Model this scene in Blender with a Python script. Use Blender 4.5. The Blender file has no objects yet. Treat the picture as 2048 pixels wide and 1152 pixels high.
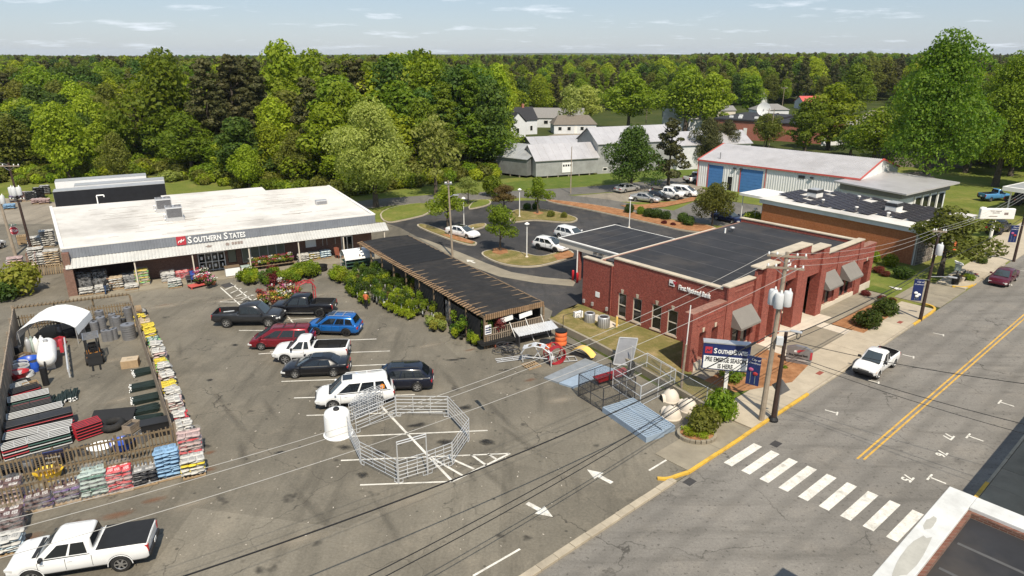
import bpy, bmesh, math, random
import numpy as np
from mathutils import Vector, Matrix
R = math.radians
sc = bpy.context.scene
# ------------------------------------------------------------------ camera
CAM_H = 23.0
PITCH = math.atan((576 - 108) / 1365)
cam_d = bpy.data.cameras.new("camera"); cam = bpy.data.objects.new("camera", cam_d)
sc.collection.objects.link(cam); sc.camera = cam
cam_d.sensor_width = 36.0; cam_d.lens = 36.0 * 1365 / 2048
cam_d.clip_start = 0.5; cam_d.clip_end = 30000
cam.location = (0, 0, CAM_H); cam.rotation_euler = (math.pi / 2 - PITCH, 0, 0)
sc.render.resolution_x = 1024; sc.render.resolution_y = 576
# ------------------------------------------------------------------ sky and sun
SUN_EL, SUN_AZ = 53.0, -73.0            # azimuth of the sun measured from +x, degrees
world = bpy.data.worlds.new("World"); sc.world = world; world.use_nodes = True
wn = world.node_tree.nodes; wl = world.node_tree.links; wn.clear()
w_out = wn.new("ShaderNodeOutputWorld"); w_bg = wn.new("ShaderNodeBackground")
w_sky = wn.new("ShaderNodeTexSky"); w_sky.sky_type = 'NISHITA'; w_sky.sun_disc = False
w_sky.sun_elevation = R(SUN_EL); w_sky.sun_rotation = R(90 - SUN_AZ)
w_sky.air_density = 1.0; w_sky.dust_density = 0.4; w_sky.ozone_density = 2.0; w_sky.altitude = 100
w_bg.inputs[1].default_value = 0.125
w_tc = wn.new("ShaderNodeTexCoord"); w_sep = wn.new("ShaderNodeSeparateXYZ")
wl.new(w_tc.outputs["Generated"], w_sep.inputs[0])
w_add = wn.new("ShaderNodeMath"); w_add.operation = 'ADD'; w_add.inputs[1].default_value = 0.09
wl.new(w_sep.outputs[2], w_add.inputs[0])
w_dx = wn.new("ShaderNodeMath"); w_dx.operation = 'DIVIDE'; w_dy = wn.new("ShaderNodeMath"); w_dy.operation = 'DIVIDE'
wl.new(w_sep.outputs[0], w_dx.inputs[0]); wl.new(w_add.outputs[0], w_dx.inputs[1])
wl.new(w_sep.outputs[1], w_dy.inputs[0]); wl.new(w_add.outputs[0], w_dy.inputs[1])
w_cmb = wn.new("ShaderNodeCombineXYZ"); wl.new(w_dx.outputs[0], w_cmb.inputs[0]); wl.new(w_dy.outputs[0], w_cmb.inputs[1])
w_n = wn.new("ShaderNodeTexNoise"); w_n.inputs["Scale"].default_value = 1.15; w_n.inputs["Detail"].default_value = 9; w_n.inputs["Roughness"].default_value = 0.62
wl.new(w_cmb.outputs[0], w_n.inputs["Vector"])
w_rmp = wn.new("ShaderNodeValToRGB"); w_rmp.color_ramp.elements[0].position = 0.56; w_rmp.color_ramp.elements[1].position = 0.70
wl.new(w_n.outputs[0], w_rmp.inputs[0])
w_tint = wn.new("ShaderNodeMixRGB"); w_tint.blend_type = "MULTIPLY"; w_tint.inputs[0].default_value = 1; w_tint.inputs[2].default_value = (.66,.62,.60,1); wl.new(w_sky.outputs[0], w_tint.inputs[1])
w_mix = wn.new("ShaderNodeMixRGB"); w_mix.inputs[2].default_value = (9.5, 9.4, 9.2, 1)
w_fac = wn.new("ShaderNodeMath"); w_fac.operation = 'MULTIPLY'; w_fac.inputs[1].default_value = 0.75
wl.new(w_rmp.outputs[0], w_fac.inputs[0]); wl.new(w_fac.outputs[0], w_mix.inputs[0]); wl.new(w_tint.outputs[0], w_mix.inputs[1])
w_veil = wn.new("ShaderNodeMixRGB"); w_veil.inputs[0].default_value = .5; w_veil.inputs[2].default_value = (3.15,4.15,5.5,1); wl.new(w_mix.outputs[0], w_veil.inputs[1]); wl.new(w_veil.outputs[0], w_bg.inputs[0]); wl.new(w_bg.outputs[0], w_out.inputs[0])
sun_d = bpy.data.lights.new("sun", 'SUN'); sun = bpy.data.objects.new("sun", sun_d); sc.collection.objects.link(sun)
sun_d.energy = 4.6; sun_d.angle = R(0.5); sun_d.color = (1.0, 0.91, 0.76)
sd = Vector((math.cos(R(SUN_EL)) * math.cos(R(SUN_AZ)), math.cos(R(SUN_EL)) * math.sin(R(SUN_AZ)), math.sin(R(SUN_EL))))
sun.rotation_euler = sd.to_track_quat('Z', 'Y').to_euler(); sun.location = (20, -40, 80)
sc.view_settings.view_transform = 'Standard'; sc.view_settings.look = 'None'; sc.view_settings.gamma = 1
sc.view_settings.exposure = 0.30; sc.view_settings.use_curve_mapping = False
sc.cycles.max_bounces = 6; sc.cycles.diffuse_bounces = 2; sc.cycles.glossy_bounces = 2; sc.cycles.transmission_bounces = 3; sc.cycles.transparent_max_bounces = 8
sc.cycles.use_denoising = True

# ------------------------------------------------------------------ helpers
def g(u, v, z=0.0):
    """survey helper: the point at height z that the survey photograph shows at (u, v)"""
    a = (576 - v) / 1365; s, c = math.sin(PITCH), math.cos(PITCH)
    d = Vector(((u - 1024) / 1365, c + a * s, -s + a * c)); t = (z - CAM_H) / d.z
    return Vector((d.x * t, d.y * t, z))
def rot2(x, y, a):
    return (x * math.cos(a) - y * math.sin(a), x * math.sin(a) + y * math.cos(a))
class MB:
    """collects faces, then becomes one mesh object"""
    def __init__(s): s.v = []; s.f = []; s.m = []; s.cur = 0
    def add(s, vs, fs):
        n = len(s.v); s.v.extend([tuple(p) for p in vs])
        for q in fs: s.f.append(tuple(i + n for i in q)); s.m.append(s.cur)
        return s
    def bx(s, x0, x1, y0, y1, z0, z1):
        return s.add([(x0,y0,z0),(x1,y0,z0),(x1,y1,z0),(x0,y1,z0),(x0,y0,z1),(x1,y0,z1),(x1,y1,z1),(x0,y1,z1)],
                     [(0,3,2,1),(4,5,6,7),(0,1,5,4),(1,2,6,5),(2,3,7,6),(3,0,4,7)])
    def box(s, c, d, rz=0.0, rx=0.0, ry=0.0):
        M = Matrix.Translation(c) @ Matrix.Rotation(rz,4,'Z') @ Matrix.Rotation(ry,4,'Y') @ Matrix.Rotation(rx,4,'X')
        h = [x / 2 for x in d]
        vs = [M @ Vector((a*h[0], b*h[1], e*h[2])) for e in (-1,1) for a,b in ((-1,-1),(1,-1),(1,1),(-1,1))]
        return s.add(vs, [(0,3,2,1),(4,5,6,7),(0,1,5,4),(1,2,6,5),(2,3,7,6),(3,0,4,7)])
    def quad(s, *p): return s.add(p, [tuple(range(len(p)))])
    def prism(s, poly, z0, z1):
        n = len(poly); a = sum(poly[i][0]*poly[(i+1)%n][1]-poly[(i+1)%n][0]*poly[i][1] for i in range(n))
        if a < 0: poly = poly[::-1]
        vs = [(p[0],p[1],z0) for p in poly] + [(p[0],p[1],z1) for p in poly]
        return s.add(vs, [tuple(range(n-1,-1,-1)), tuple(range(n,2*n))] + [(i,(i+1)%n,n+(i+1)%n,n+i) for i in range(n)])
    def slab(s, pts, t):
        """polygon with 3-D points, extruded down by t"""
        n = len(pts); vs = [tuple(p) for p in pts] + [(p[0],p[1],p[2]-t) for p in pts]
        return s.add(vs, [tuple(range(n)), tuple(range(2*n-1,n-1,-1))] + [(i,n+i,n+(i+1)%n,(i+1)%n) for i in range(n)])
    def xz(s, poly, y0, y1):
        """polygon in x,z extruded along y"""
        n = len(poly); vs = [(p[0],y0,p[1]) for p in poly] + [(p[0],y1,p[1]) for p in poly]
        return s.add(vs, [tuple(range(n)), tuple(range(2*n-1,n-1,-1))] + [(i,n+i,n+(i+1)%n,(i+1)%n) for i in range(n)])
    def yz(s, poly, x0, x1):
        n = len(poly); vs = [(x0,p[0],p[1]) for p in poly] + [(x1,p[0],p[1]) for p in poly]
        return s.add(vs, [tuple(range(n-1,-1,-1)), tuple(range(n,2*n))] + [(i,(i+1)%n,n+(i+1)%n,n+i) for i in range(n)])
    def tube(s, p0, p1, r0, r1=None, n=8, caps=True):
        r1 = r0 if r1 is None else r1; p0, p1 = Vector(p0), Vector(p1); d = (p1-p0)
        if d.length < 1e-6: return s
        d.normalize(); a = Vector((0,0,1)) if abs(d.z) < .9 else Vector((1,0,0)); u = d.cross(a).normalized(); w = d.cross(u)
        vs = []
        for p, r in ((p0,r0),(p1,r1)):
            for i in range(n):
                t = 2*math.pi*i/n; vs.append(p + u*(r*math.cos(t)) + w*(r*math.sin(t)))
        fs = [(i, n+i, n+(i+1)%n, (i+1)%n) for i in range(n)]
        if caps: fs += [tuple(range(n)), tuple(range(2*n-1,n-1,-1))]
        return s.add(vs, fs)
    def path(s, pts, r, n=6):
        for a, b in zip(pts, pts[1:]): s.tube(a, b, r, r, n)
        return s
    def lathe(s, prof, n=16, c=(0,0,0), sx=1, sy=1):
        vs = []; fs = []; k = len(prof)
        for (r, z) in prof:
            for i in range(n):
                t = 2*math.pi*i/n; vs.append((c[0]+r*math.cos(t)*sx, c[1]+r*math.sin(t)*sy, c[2]+z))
        for j in range(k-1):
            for i in range(n): fs.append((j*n+i, j*n+(i+1)%n, (j+1)*n+(i+1)%n, (j+1)*n+i))
        fs.append(tuple(range(n-1,-1,-1))); fs.append(tuple(range((k-1)*n, k*n)))
        return s.add(vs, fs)
    def torus(s, c, R0, r, axis='z', n=20, m=8):
        vs = []; fs = []
        for i in range(n):
            t = 2*math.pi*i/n
            for j in range(m):
                q = 2*math.pi*j/m; a = R0 + r*math.cos(q); x, y, z = a*math.cos(t), a*math.sin(t), r*math.sin(q)
                if axis == 'y': x, y, z = x, z, y
                if axis == 'x': x, y, z = z, x, y
                vs.append((c[0]+x, c[1]+y, c[2]+z))
        for i in range(n):
            for j in range(m): fs.append((i*m+j, ((i+1)%n)*m+j, ((i+1)%n)*m+(j+1)%m, i*m+(j+1)%m))
        return s.add(vs, fs)
    def grid(s, rows, closed=False):
        n = len(rows[0]); vs = [p for r in rows for p in r]; fs = []
        for j in range(len(rows)-1):
            for i in range(n if closed else n-1): fs.append((j*n+i, j*n+(i+1)%n, (j+1)*n+(i+1)%n, (j+1)*n+i))
        return s.add(vs, fs)
    def mesh(s, name, mats, smooth=False, fix=True):
        me = bpy.data.meshes.new(name); me.from_pydata(s.v, [], s.f)
        if not isinstance(mats, (list, tuple)): mats = [mats]
        for m in mats: me.materials.append(M(m) if isinstance(m, str) else m)
        if len(mats) > 1: me.polygons.foreach_set("material_index", s.m)
        if fix:
            b = bmesh.new(); b.from_mesh(me); bmesh.ops.recalc_face_normals(b, faces=b.faces); b.to_mesh(me); b.free()
        if smooth is True: me.polygons.foreach_set("use_smooth", [True]*len(me.polygons))
        elif smooth: 
            me.polygons.foreach_set("use_smooth", [True]*len(me.polygons)); me.set_sharp_from_angle(angle=R(smooth))
        me.update(); return me
    def build(s, name, mats, parent=None, smooth=False, loc=None, rz=0.0, bevel=0):
        return link(name, s.mesh(name, mats, smooth), parent, loc, rz, bevel)
def link(name, me, parent=None, loc=None, rz=0.0, bevel=0):
    o = bpy.data.objects.new(name, me); sc.collection.objects.link(o)
    if parent is not None: o.parent = parent
    if loc is not None: o.location = loc
    if rz: o.rotation_euler = (0, 0, rz)
    if bevel:
        b = o.modifiers.new("bevel", 'BEVEL'); b.width = bevel; b.segments = 2; b.limit_method = 'ANGLE'
    return o
def tag(o, label=None, cat=None, group=None, kind=None):
    if label: o["label"] = label
    if cat: o["category"] = cat
    if group: o["group"] = group
    if kind: o["kind"] = kind
    return o
def thing(name, label, cat, loc=(0,0,0), rz=0.0, group=None):
    o = bpy.data.objects.new(name, None); o.empty_display_size = .2; sc.collection.objects.link(o)
    o.location = loc; o.rotation_euler = (0, 0, rz); return tag(o, label, cat, group)
def struct(o): o["kind"] = "structure"; return o
def stuff(o): o["kind"] = "stuff"; return o
kids = {}
def copy_tree(o, parent=None):
    c = o.copy(); sc.collection.objects.link(c); c.parent = parent
    for ch in KIDS.get(o.name, ()): copy_tree(ch, c)
    return c
KIDS = {}
def reg(o):
    """remember the children of a prototype for copy_tree"""
    def rec(p):
        ch = [x for x in bpy.data.objects if x.parent == p]; KIDS[p.name] = ch
        for x in ch: rec(x)
    rec(o); return o
def dup(o, loc, rz=0.0, label=None, group=None, scale=None):
    c = copy_tree(o); c.location = loc; c.rotation_euler = (0, 0, rz)
    if scale is not None: c.scale = scale if isinstance(scale, tuple) else (scale,)*3
    if label: c["label"] = label
    if group: c["group"] = group
    return c
def text_mesh(s, size, ext=0.01, bold=0.0, align='LEFT', sx=1.0, shear=0.0, track=1.0):
    cu = bpy.data.curves.new("lettering", 'FONT'); cu.body = s; cu.size = size; cu.extrude = ext; cu.offset = bold; cu.align_x = align; cu.shear = shear; cu.space_character = track
    cu.resolution_u = 2
    o = bpy.data.objects.new("tmp", cu); me = bpy.data.meshes.new_from_object(o); bpy.data.objects.remove(o)
    for v in me.vertices: v.co.x *= sx
    return me
def lettering(name, s, size, m, parent, loc, rot=(math.pi/2,0,0), **k):
    """flat letters standing in the local x-z plane, facing local -y"""
    me = text_mesh(s, size, **k); me.materials.clear(); me.materials.append(M(m))
    o = link(name, me, parent, loc); o.rotation_euler = rot; return o

# ------------------------------------------------------------------ materials
MATS = {}
def M(n): return MATS[n]
def new_mat(name):
    m = bpy.data.materials.new(name); m.use_nodes = True; MATS[name] = m
    return m, m.node_tree.nodes, m.node_tree.links, m.node_tree.nodes["Principled BSDF"]
def rgb(c): return (c[0], c[1], c[2], 1)
def node(ns, t, **k):
    n = ns.new(t)
    for a, b in k.items():
        if a.startswith("i_"): n.inputs[int(a[2:])].default_value = b
        else: setattr(n, a, b)
    return n
def noise(ns, ls, vec, scale, detail=4, rough=.6):
    n = ns.new("ShaderNodeTexNoise"); n.inputs["Scale"].default_value = scale; n.inputs["Detail"].default_value = detail; n.inputs["Roughness"].default_value = rough
    ls.new(vec, n.inputs["Vector"]); return n.outputs[0]
def ramp(ns, ls, fac, stops):
    r = ns.new("ShaderNodeValToRGB"); e = r.color_ramp.elements
    while len(e) < len(stops): e.new(.5)
    for q, (p, c) in zip(e, stops):
        q.position = p; q.color = rgb(c) if isinstance(c, (tuple, list)) else (c,c,c,1)
    ls.new(fac, r.inputs[0]); return r.outputs[0]
def mixc(ns, ls, fac, a, b, mode='MIX'):
    m = ns.new("ShaderNodeMixRGB"); m.blend_type = mode
    for i, x in ((0,fac),(1,a),(2,b)):
        if hasattr(x, "is_output"): ls.new(x, m.inputs[i])
        else: m.inputs[i].default_value = x if i == 0 else (rgb(x) if isinstance(x,(tuple,list)) else (x,x,x,1))
    return m.outputs[0]
def bump(ns, ls, b, h, strength=.3, dist=.02):
    n = ns.new("ShaderNodeBump"); n.inputs["Strength"].default_value = strength; n.inputs["Distance"].default_value = dist
    ls.new(h, n.inputs["Height"]); ls.new(n.outputs[0], b.inputs["Normal"])
def mat(name, col, rough=.75, var=.18, scale=2.0, metal=0.0, bmp=0.0, spec=.4, coat=0.0, dirt=0.0, rnd=0.0):
    m, ns, ls, b = new_mat(name); tc = ns.new("ShaderNodeTexCoord").outputs["Object"]
    lo = tuple(max(0,c*(1-var)) for c in col); hi = tuple(min(1,c*(1+var)) for c in col)
    c = ramp(ns, ls, noise(ns, ls, tc, scale, 6, .65), [(.3,lo),(.7,hi)])
    if dirt:
        f = ramp(ns, ls, noise(ns, ls, tc, scale*.35, 5, .7), [(.48,0),(.75,dirt)])
        c = mixc(ns, ls, f, c, (.11,.09,.07))
    if rnd:
        oi = ns.new("ShaderNodeObjectInfo"); hs = ns.new("ShaderNodeHueSaturation")
        mr = node(ns, "ShaderNodeMapRange"); mr.inputs[3].default_value = 1-rnd; mr.inputs[4].default_value = 1+rnd
        ls.new(oi.outputs["Random"], mr.inputs[0]); ls.new(mr.outputs[0], hs.inputs["Value"]); ls.new(c, hs.inputs["Color"]); c = hs.outputs[0]
    if name.startswith("line_"): c = mixc(ns, ls, ramp(ns, ls, noise(ns, ls, tc, 9, 6, .8), [(.56,0),(.66,.8)]), c, (.15,.135,.11))   # chipped paint
    ls.new(c, b.inputs["Base Color"]); b.inputs["Roughness"].default_value = rough; b.inputs["Metallic"].default_value = metal
    b.inputs["Specular IOR Level"].default_value = spec
    if coat: b.inputs["Coat Weight"].default_value = coat; b.inputs["Coat Roughness"].default_value = .06
    if bmp: bump(ns, ls, b, noise(ns, ls, tc, scale*6, 5, .7), bmp, .03)
    return m
def asphalt(name, col, patch=.25, crack=True, stain=.5, fine=9.0, track=None, pale=(.2,.17,.13)):
    m, ns, ls, b = new_mat(name); tc = ns.new("ShaderNodeTexCoord").outputs["Object"]
    lo = tuple(c*(1-patch) for c in col); hi = tuple(c*(1+patch) for c in col)
    c = ramp(ns, ls, noise(ns, ls, tc, .12, 7, .62), [(.3,lo),(.7,hi)])
    c = mixc(ns, ls, ramp(ns, ls, noise(ns, ls, tc, .35, 8, .7), [(.5,0),(.72,.55)]), c, pale)                 # dusty, worn patches
    mpz = ns.new("ShaderNodeMapping"); mpz.inputs["Rotation"].default_value = (0,0,R(-28) if track is None else -track[0]); mpz.inputs["Scale"].default_value = (1,.13,1) if track is None else (.13,1,1); ls.new(tc, mpz.inputs[0])
    c = mixc(ns, ls, ramp(ns, ls, noise(ns, ls, mpz.outputs[0], .8, 5, .65), [(.5,0),(.72,.6)]), c, tuple(x*.5 for x in col))   # wheel streaks
    vz = ns.new("ShaderNodeTexVoronoi"); vz.inputs["Scale"].default_value = .085; ls.new(tc, vz.inputs["Vector"]); vs_ = ns.new("ShaderNodeSeparateXYZ"); ls.new(vz.outputs["Color"], vs_.inputs[0])
    c = mixc(ns, ls, .5, c, ramp(ns, ls, vs_.outputs[0], [(.0,.72),(1.,1.22)] if track is None else [(0,.95),(1,1.05)]), 'MULTIPLY')
    if fine > 8: c = mixc(ns, ls, ramp(ns, ls, noise(ns, ls, tc, 4.5, 2, .5), [(.62,0),(.7,.6)]), c, (.05,.045,.04))   # old repaving patches
    c = mixc(ns, ls, .55, c, ramp(ns, ls, noise(ns, ls, tc, fine, 3, .8), [(.25,.55),(.75,1.35)]), 'MULTIPLY')      # aggregate
    if stain: c = mixc(ns, ls, ramp(ns, ls, noise(ns, ls, tc, .55, 3, .5), [(.66,0),(.74,stain)]), c, (.018,.017,.016))  # oil
    if stain:
        v = ns.new("ShaderNodeTexVoronoi"); v.inputs["Scale"].default_value = .9; ls.new(tc, v.inputs["Vector"])
        c = mixc(ns, ls, ramp(ns, ls, v.outputs["Distance"], [(.05,.75*stain),(.1,0)]), c, (.02,.02,.018))
    if crack:
        w = ns.new("ShaderNodeVectorMath"); w.operation = 'ADD'
        nn = ns.new("ShaderNodeTexNoise"); nn.inputs["Scale"].default_value = .5; nn.inputs["Detail"].default_value = 6; ls.new(tc, nn.inputs["Vector"])
        sc_ = ns.new("ShaderNodeVectorMath"); sc_.operation = 'SCALE'; sc_.inputs["Scale"].default_value = 3.0; ls.new(nn.outputs["Color"], sc_.inputs[0])
        ls.new(tc, w.inputs[0]); ls.new(sc_.outputs[0], w.inputs[1])
        v = ns.new("ShaderNodeTexVoronoi"); v.feature = 'DISTANCE_TO_EDGE'; v.inputs["Scale"].default_value = .13; ls.new(w.outputs[0], v.inputs["Vector"])
        k = ramp(ns, ls, v.outputs["Distance"], [(.0,.8),(.006,0)])
        k2 = mixc(ns, ls, 1.0, k, ramp(ns, ls, noise(ns, ls, tc, .2, 3), [(.42,0),(.6,1)]), 'MULTIPLY')
        c = mixc(ns, ls, k2, c, (.03,.028,.024))
    if track is not None:   # tyre-polished lanes along the street: (angle, offset along the normal, spacing)
        sx = ns.new("ShaderNodeSeparateXYZ"); mp = ns.new("ShaderNodeMapping"); mp.inputs["Rotation"].default_value = (0,0,-track[0]); ls.new(tc, mp.inputs[0]); ls.new(mp.outputs[0], sx.inputs[0])
        a = node(ns, "ShaderNodeMath", operation='MULTIPLY_ADD', i_1=2*math.pi/track[2], i_2=track[1]); ls.new(sx.outputs[1], a.inputs[0])
        s_ = node(ns, "ShaderNodeMath", operation='SINE'); ls.new(a.outputs[0], s_.inputs[0])
        mp2 = ns.new("ShaderNodeMapping"); mp2.inputs["Rotation"].default_value = (0,0,-track[0]); mp2.inputs["Scale"].default_value = (.15,1,1); ls.new(tc, mp2.inputs[0])
        t = node(ns, "ShaderNodeMath", operation='MULTIPLY'); ls.new(s_.outputs[0], t.inputs[0]); ls.new(noise(ns, ls, mp2.outputs[0], .5, 5), t.inputs[1])
        c = mixc(ns, ls, ramp(ns, ls, t.outputs[0], [(.1,0),(.7,.42)]), c, tuple(x*.5 for x in col))
    ls.new(c, b.inputs["Base Color"]); b.inputs["Roughness"].default_value = .9; b.inputs["Specular IOR Level"].default_value = .25
    bump(ns, ls, b, noise(ns, ls, tc, fine*1.5, 3, .7), .25, .01)
    return m
def brick_mat(name, c1, c2, mortar, scale=1.0, var=.35):
    m, ns, ls, b = new_mat(name); tc = ns.new("ShaderNodeTexCoord").outputs["Object"]
    s = ns.new("ShaderNodeSeparateXYZ"); ls.new(tc, s.inputs[0])
    a = node(ns, "ShaderNodeMath", operation='ADD'); ls.new(s.outputs[0], a.inputs[0]); ls.new(s.outputs[1], a.inputs[1])
    cb = ns.new("ShaderNodeCombineXYZ"); ls.new(a.outputs[0], cb.inputs[0]); ls.new(s.outputs[2], cb.inputs[1])
    t = ns.new("ShaderNodeTexBrick"); ls.new(cb.outputs[0], t.inputs["Vector"])
    t.inputs["Color1"].default_value = rgb(c1); t.inputs["Color2"].default_value = rgb(c2); t.inputs["Mortar"].default_value = rgb(mortar)
    t.inputs["Scale"].default_value = scale; t.inputs["Mortar Size"].default_value = .010; t.inputs["Brick Width"].default_value = .22; t.inputs["Row Height"].default_value = .075; t.inputs["Bias"].default_value = -.1
    c = mixc(ns, ls, .8, t.outputs["Color"], ramp(ns, ls, noise(ns, ls, tc, 5, 5, .8), [(.3,1-var),(.7,1+var)]), 'MULTIPLY')
    c = mixc(ns, ls, ramp(ns, ls, noise(ns, ls, tc, .5, 5, .7), [(.5,0),(.8,.35)]), c, tuple(x*.55 for x in c1))
    ls.new(c, b.inputs["Base Color"]); b.inputs["Roughness"].default_value = .85; b.inputs["Specular IOR Level"].default_value = .25
    bump(ns, ls, b, t.outputs["Fac"], .4, -.01)
    return m
def leaf(name, c1, c2, trans=.42, rnd=.11):
    """foliage: two greens mixed leaf by leaf and clump by clump"""
    m, ns, ls, b = new_mat(name); ge = ns.new("ShaderNodeNewGeometry"); oi = ns.new("ShaderNodeObjectInfo")
    tc = ns.new("ShaderNodeTexCoord").outputs["Object"]
    f = ramp(ns, ls, mixc(ns, ls, .5, ge.outputs["Random Per Island"], noise(ns, ls, tc, .45, 3)), [(.22,0),(.78,1)])
    c = mixc(ns, ls, f, c1, c2)
    hs = ns.new("ShaderNodeHueSaturation"); mr = node(ns, "ShaderNodeMapRange"); mr.inputs[3].default_value = 1-rnd*2.2; mr.inputs[4].default_value = 1+rnd*2
    ls.new(oi.outputs["Random"], mr.inputs[0]); ls.new(mr.outputs[0], hs.inputs["Value"]); ls.new(c, hs.inputs["Color"])
    mh = node(ns, "ShaderNodeMapRange"); mh.inputs[3].default_value = .5-rnd*.13; mh.inputs[4].default_value = .5+rnd*.1
    w = node(ns, "ShaderNodeMath", operation='MULTIPLY', i_1=7.31); fr = node(ns, "ShaderNodeMath", operation='FRACT'); ls.new(oi.outputs["Random"], w.inputs[0]); ls.new(w.outputs[0], fr.inputs[0])
    ls.new(fr.outputs[0], mh.inputs[0]); ls.new(mh.outputs[0], hs.inputs["Hue"]); c = hs.outputs[0]
    out = ns["Material Output"]; tr = ns.new("ShaderNodeBsdfTranslucent"); mx = ns.new("ShaderNodeMixShader"); mx.inputs[0].default_value = trans
    hs2 = ns.new("ShaderNodeHueSaturation"); hs2.inputs["Saturation"].default_value = 1.15; hs2.inputs["Value"].default_value = 1.3; ls.new(c, hs2.inputs["Color"])
    ls.new(c, b.inputs["Base Color"]); b.inputs["Roughness"].default_value = .6; b.inputs["Specular IOR Level"].default_value = .25
    ls.new(hs2.outputs[0], tr.inputs[0]); ls.new(b.outputs[0], mx.inputs[1]); ls.new(tr.outputs[0], mx.inputs[2]); ls.new(mx.outputs[0], out.inputs[0])
    return m
def grass_mat(name, cols, sc_=.5):
    m, ns, ls, b = new_mat(name); tc = ns.new("ShaderNodeTexCoord").outputs["Object"]
    c = ramp(ns, ls, noise(ns, ls, tc, sc_, 8, .75), [(.28,cols[0]),(.5,cols[1]),(.72,cols[2])])
    c = mixc(ns, ls, .6, c, ramp(ns, ls, noise(ns, ls, tc, sc_*14, 4, .8), [(.25,.5),(.75,1.4)]), 'MULTIPLY')
    ls.new(c, b.inputs["Base Color"]); b.inputs["Roughness"].default_value = .95; b.inputs["Specular IOR Level"].default_value = .1
    bump(ns, ls, b, noise(ns, ls, tc, sc_*20, 4, .8), .6, .06)
    return m
ST_A = R(41.6)
asphalt("lot_asphalt", (.168,.150,.118), .24, True, .8, 7, pale=(.27,.235,.18))
asphalt("street_asphalt", (.205,.19,.168), .16, True, .3, 9, track=(ST_A, 2.2, 1.95), pale=(.27,.24,.20))
asphalt("dark_asphalt", (.052,.05,.05), .3, True, .3, 7, pale=(.13,.11,.09))
asphalt("back_asphalt", (.15,.14,.125), .18, True, .2, 6, pale=(.2,.18,.15))
asphalt("gravel", (.27,.235,.185), .2, False, 0, 5, pale=(.34,.29,.22))
mat("concrete", (.42,.36,.27), .9, .10, 1.2, bmp=.15, dirt=.25, rnd=.06)
mat("old_concrete", (.27,.235,.175), .9, .16, .8, bmp=.15, dirt=.45, rnd=.07)
mat("pale_concrete", (.58,.51,.41), .9, .08, 1.0, bmp=.1, dirt=.18, rnd=.05)
mat("kerb_concrete", (.40,.345,.26), .9, .15, 1.5, dirt=.35, rnd=.08)
mat("kerb_yellow", (.62,.38,.05), .8, .18, 2.5, dirt=.4)
mat("line_white", (.68,.65,.58), .8, .15, 3.0, dirt=.55)
mat("line_yellow", (.62,.36,.06), .8, .25, 2.5, dirt=.5)
grass_mat("lawn", [(.10,.115,.028),(.20,.165,.06),(.38,.28,.15)], .55)
grass_mat("meadow", [(.10,.135,.025),(.145,.17,.035),(.25,.215,.07)], .2)
grass_mat("green_lawn", [(.07,.10,.02),(.10,.14,.025),(.15,.16,.04)], .5)
grass_mat("pine_straw", [(.16,.075,.035),(.33,.16,.075),(.46,.25,.13)], 1.1)
grass_mat("brown_mulch", [(.09,.05,.03),(.17,.10,.06),(.24,.17,.08)], 1.3)
grass_mat("forest_floor", [(.03,.045,.012),(.05,.065,.016),(.09,.09,.03)], .06)
grass_mat("red_clay", [(.13,.09,.055),(.22,.15,.085),(.30,.22,.13)], .5)
# ================================================================== GROUND
def smooth(a, b, x): t = max(0, min(1, (x-a)/(b-a))); return t*t*(3-2*t)
def terrain_h(x, y):
    r = math.hypot(x, y); a = math.atan2(x, max(y, 1e-3))
    h = -0.05 + smooth(330, 1000, r) * (3.5 + 2.5*math.sin(a*5+.6) + 1.5*math.sin(a*11+r*.003)) + smooth(1600, 4200, r)*(-3 + 3*math.sin(a*7+2))
    return h + smooth(4200, 7000, r) * (16 + 8*math.sin(a*6+1.2) + 4*math.sin(a*17))
b = MB(); rs = [0.01,30,60,100,150,200,260,330,400,500,620,760,900,1050,1250,1500,1800,2200,2700,3400,4200,5000,6000,7000,8500]
na = 144
rows = [[(r*math.sin(2*math.pi*i/na), r*math.cos(2*math.pi*i/na), terrain_h(r*math.sin(2*math.pi*i/na), r*math.cos(2*math.pi*i/na)) if r > 1 else -.05) for i in range(na)] for r in rs]
b.grid(rows, True); struct(b.build("ground", "forest_floor", smooth=True))
def sheet(name, pts, z, m, kind="structure"):
    b = MB(); P = [(p[0], p[1]) for p in pts]; n = len(P)
    if sum(P[i][0]*P[(i+1)%n][1]-P[(i+1)%n][0]*P[i][1] for i in range(n)) < 0: P = P[::-1]
    b.add([(p[0],p[1],z) for p in P], [tuple(range(n))])
    o = b.build(name, m); o["kind"] = kind; return o
def px(*uv): return [g(u, v) for u, v in uv]
def strip(cl, w):
    """ribbon polygon of width w round a centre line of points"""
    L, Rr = [], []
    for i, p in enumerate(cl):
        a = cl[max(0,i-1)]; c = cl[min(len(cl)-1,i+1)]; d = Vector((c[0]-a[0], c[1]-a[1])).normalized(); n = Vector((-d.y, d.x))*(w/2)
        L.append((p[0]+n.x, p[1]+n.y)); Rr.append((p[0]-n.x, p[1]-n.y))
    return L + Rr[::-1]
K0 = g(1345, 970); SD = Vector((math.cos(ST_A), math.sin(ST_A), 0)); SN = Vector((math.sin(ST_A), -math.cos(ST_A), 0))
def st(s, t, z=0.0): q = K0 + SD*s + SN*t; return Vector((q.x, q.y, z))
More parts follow.
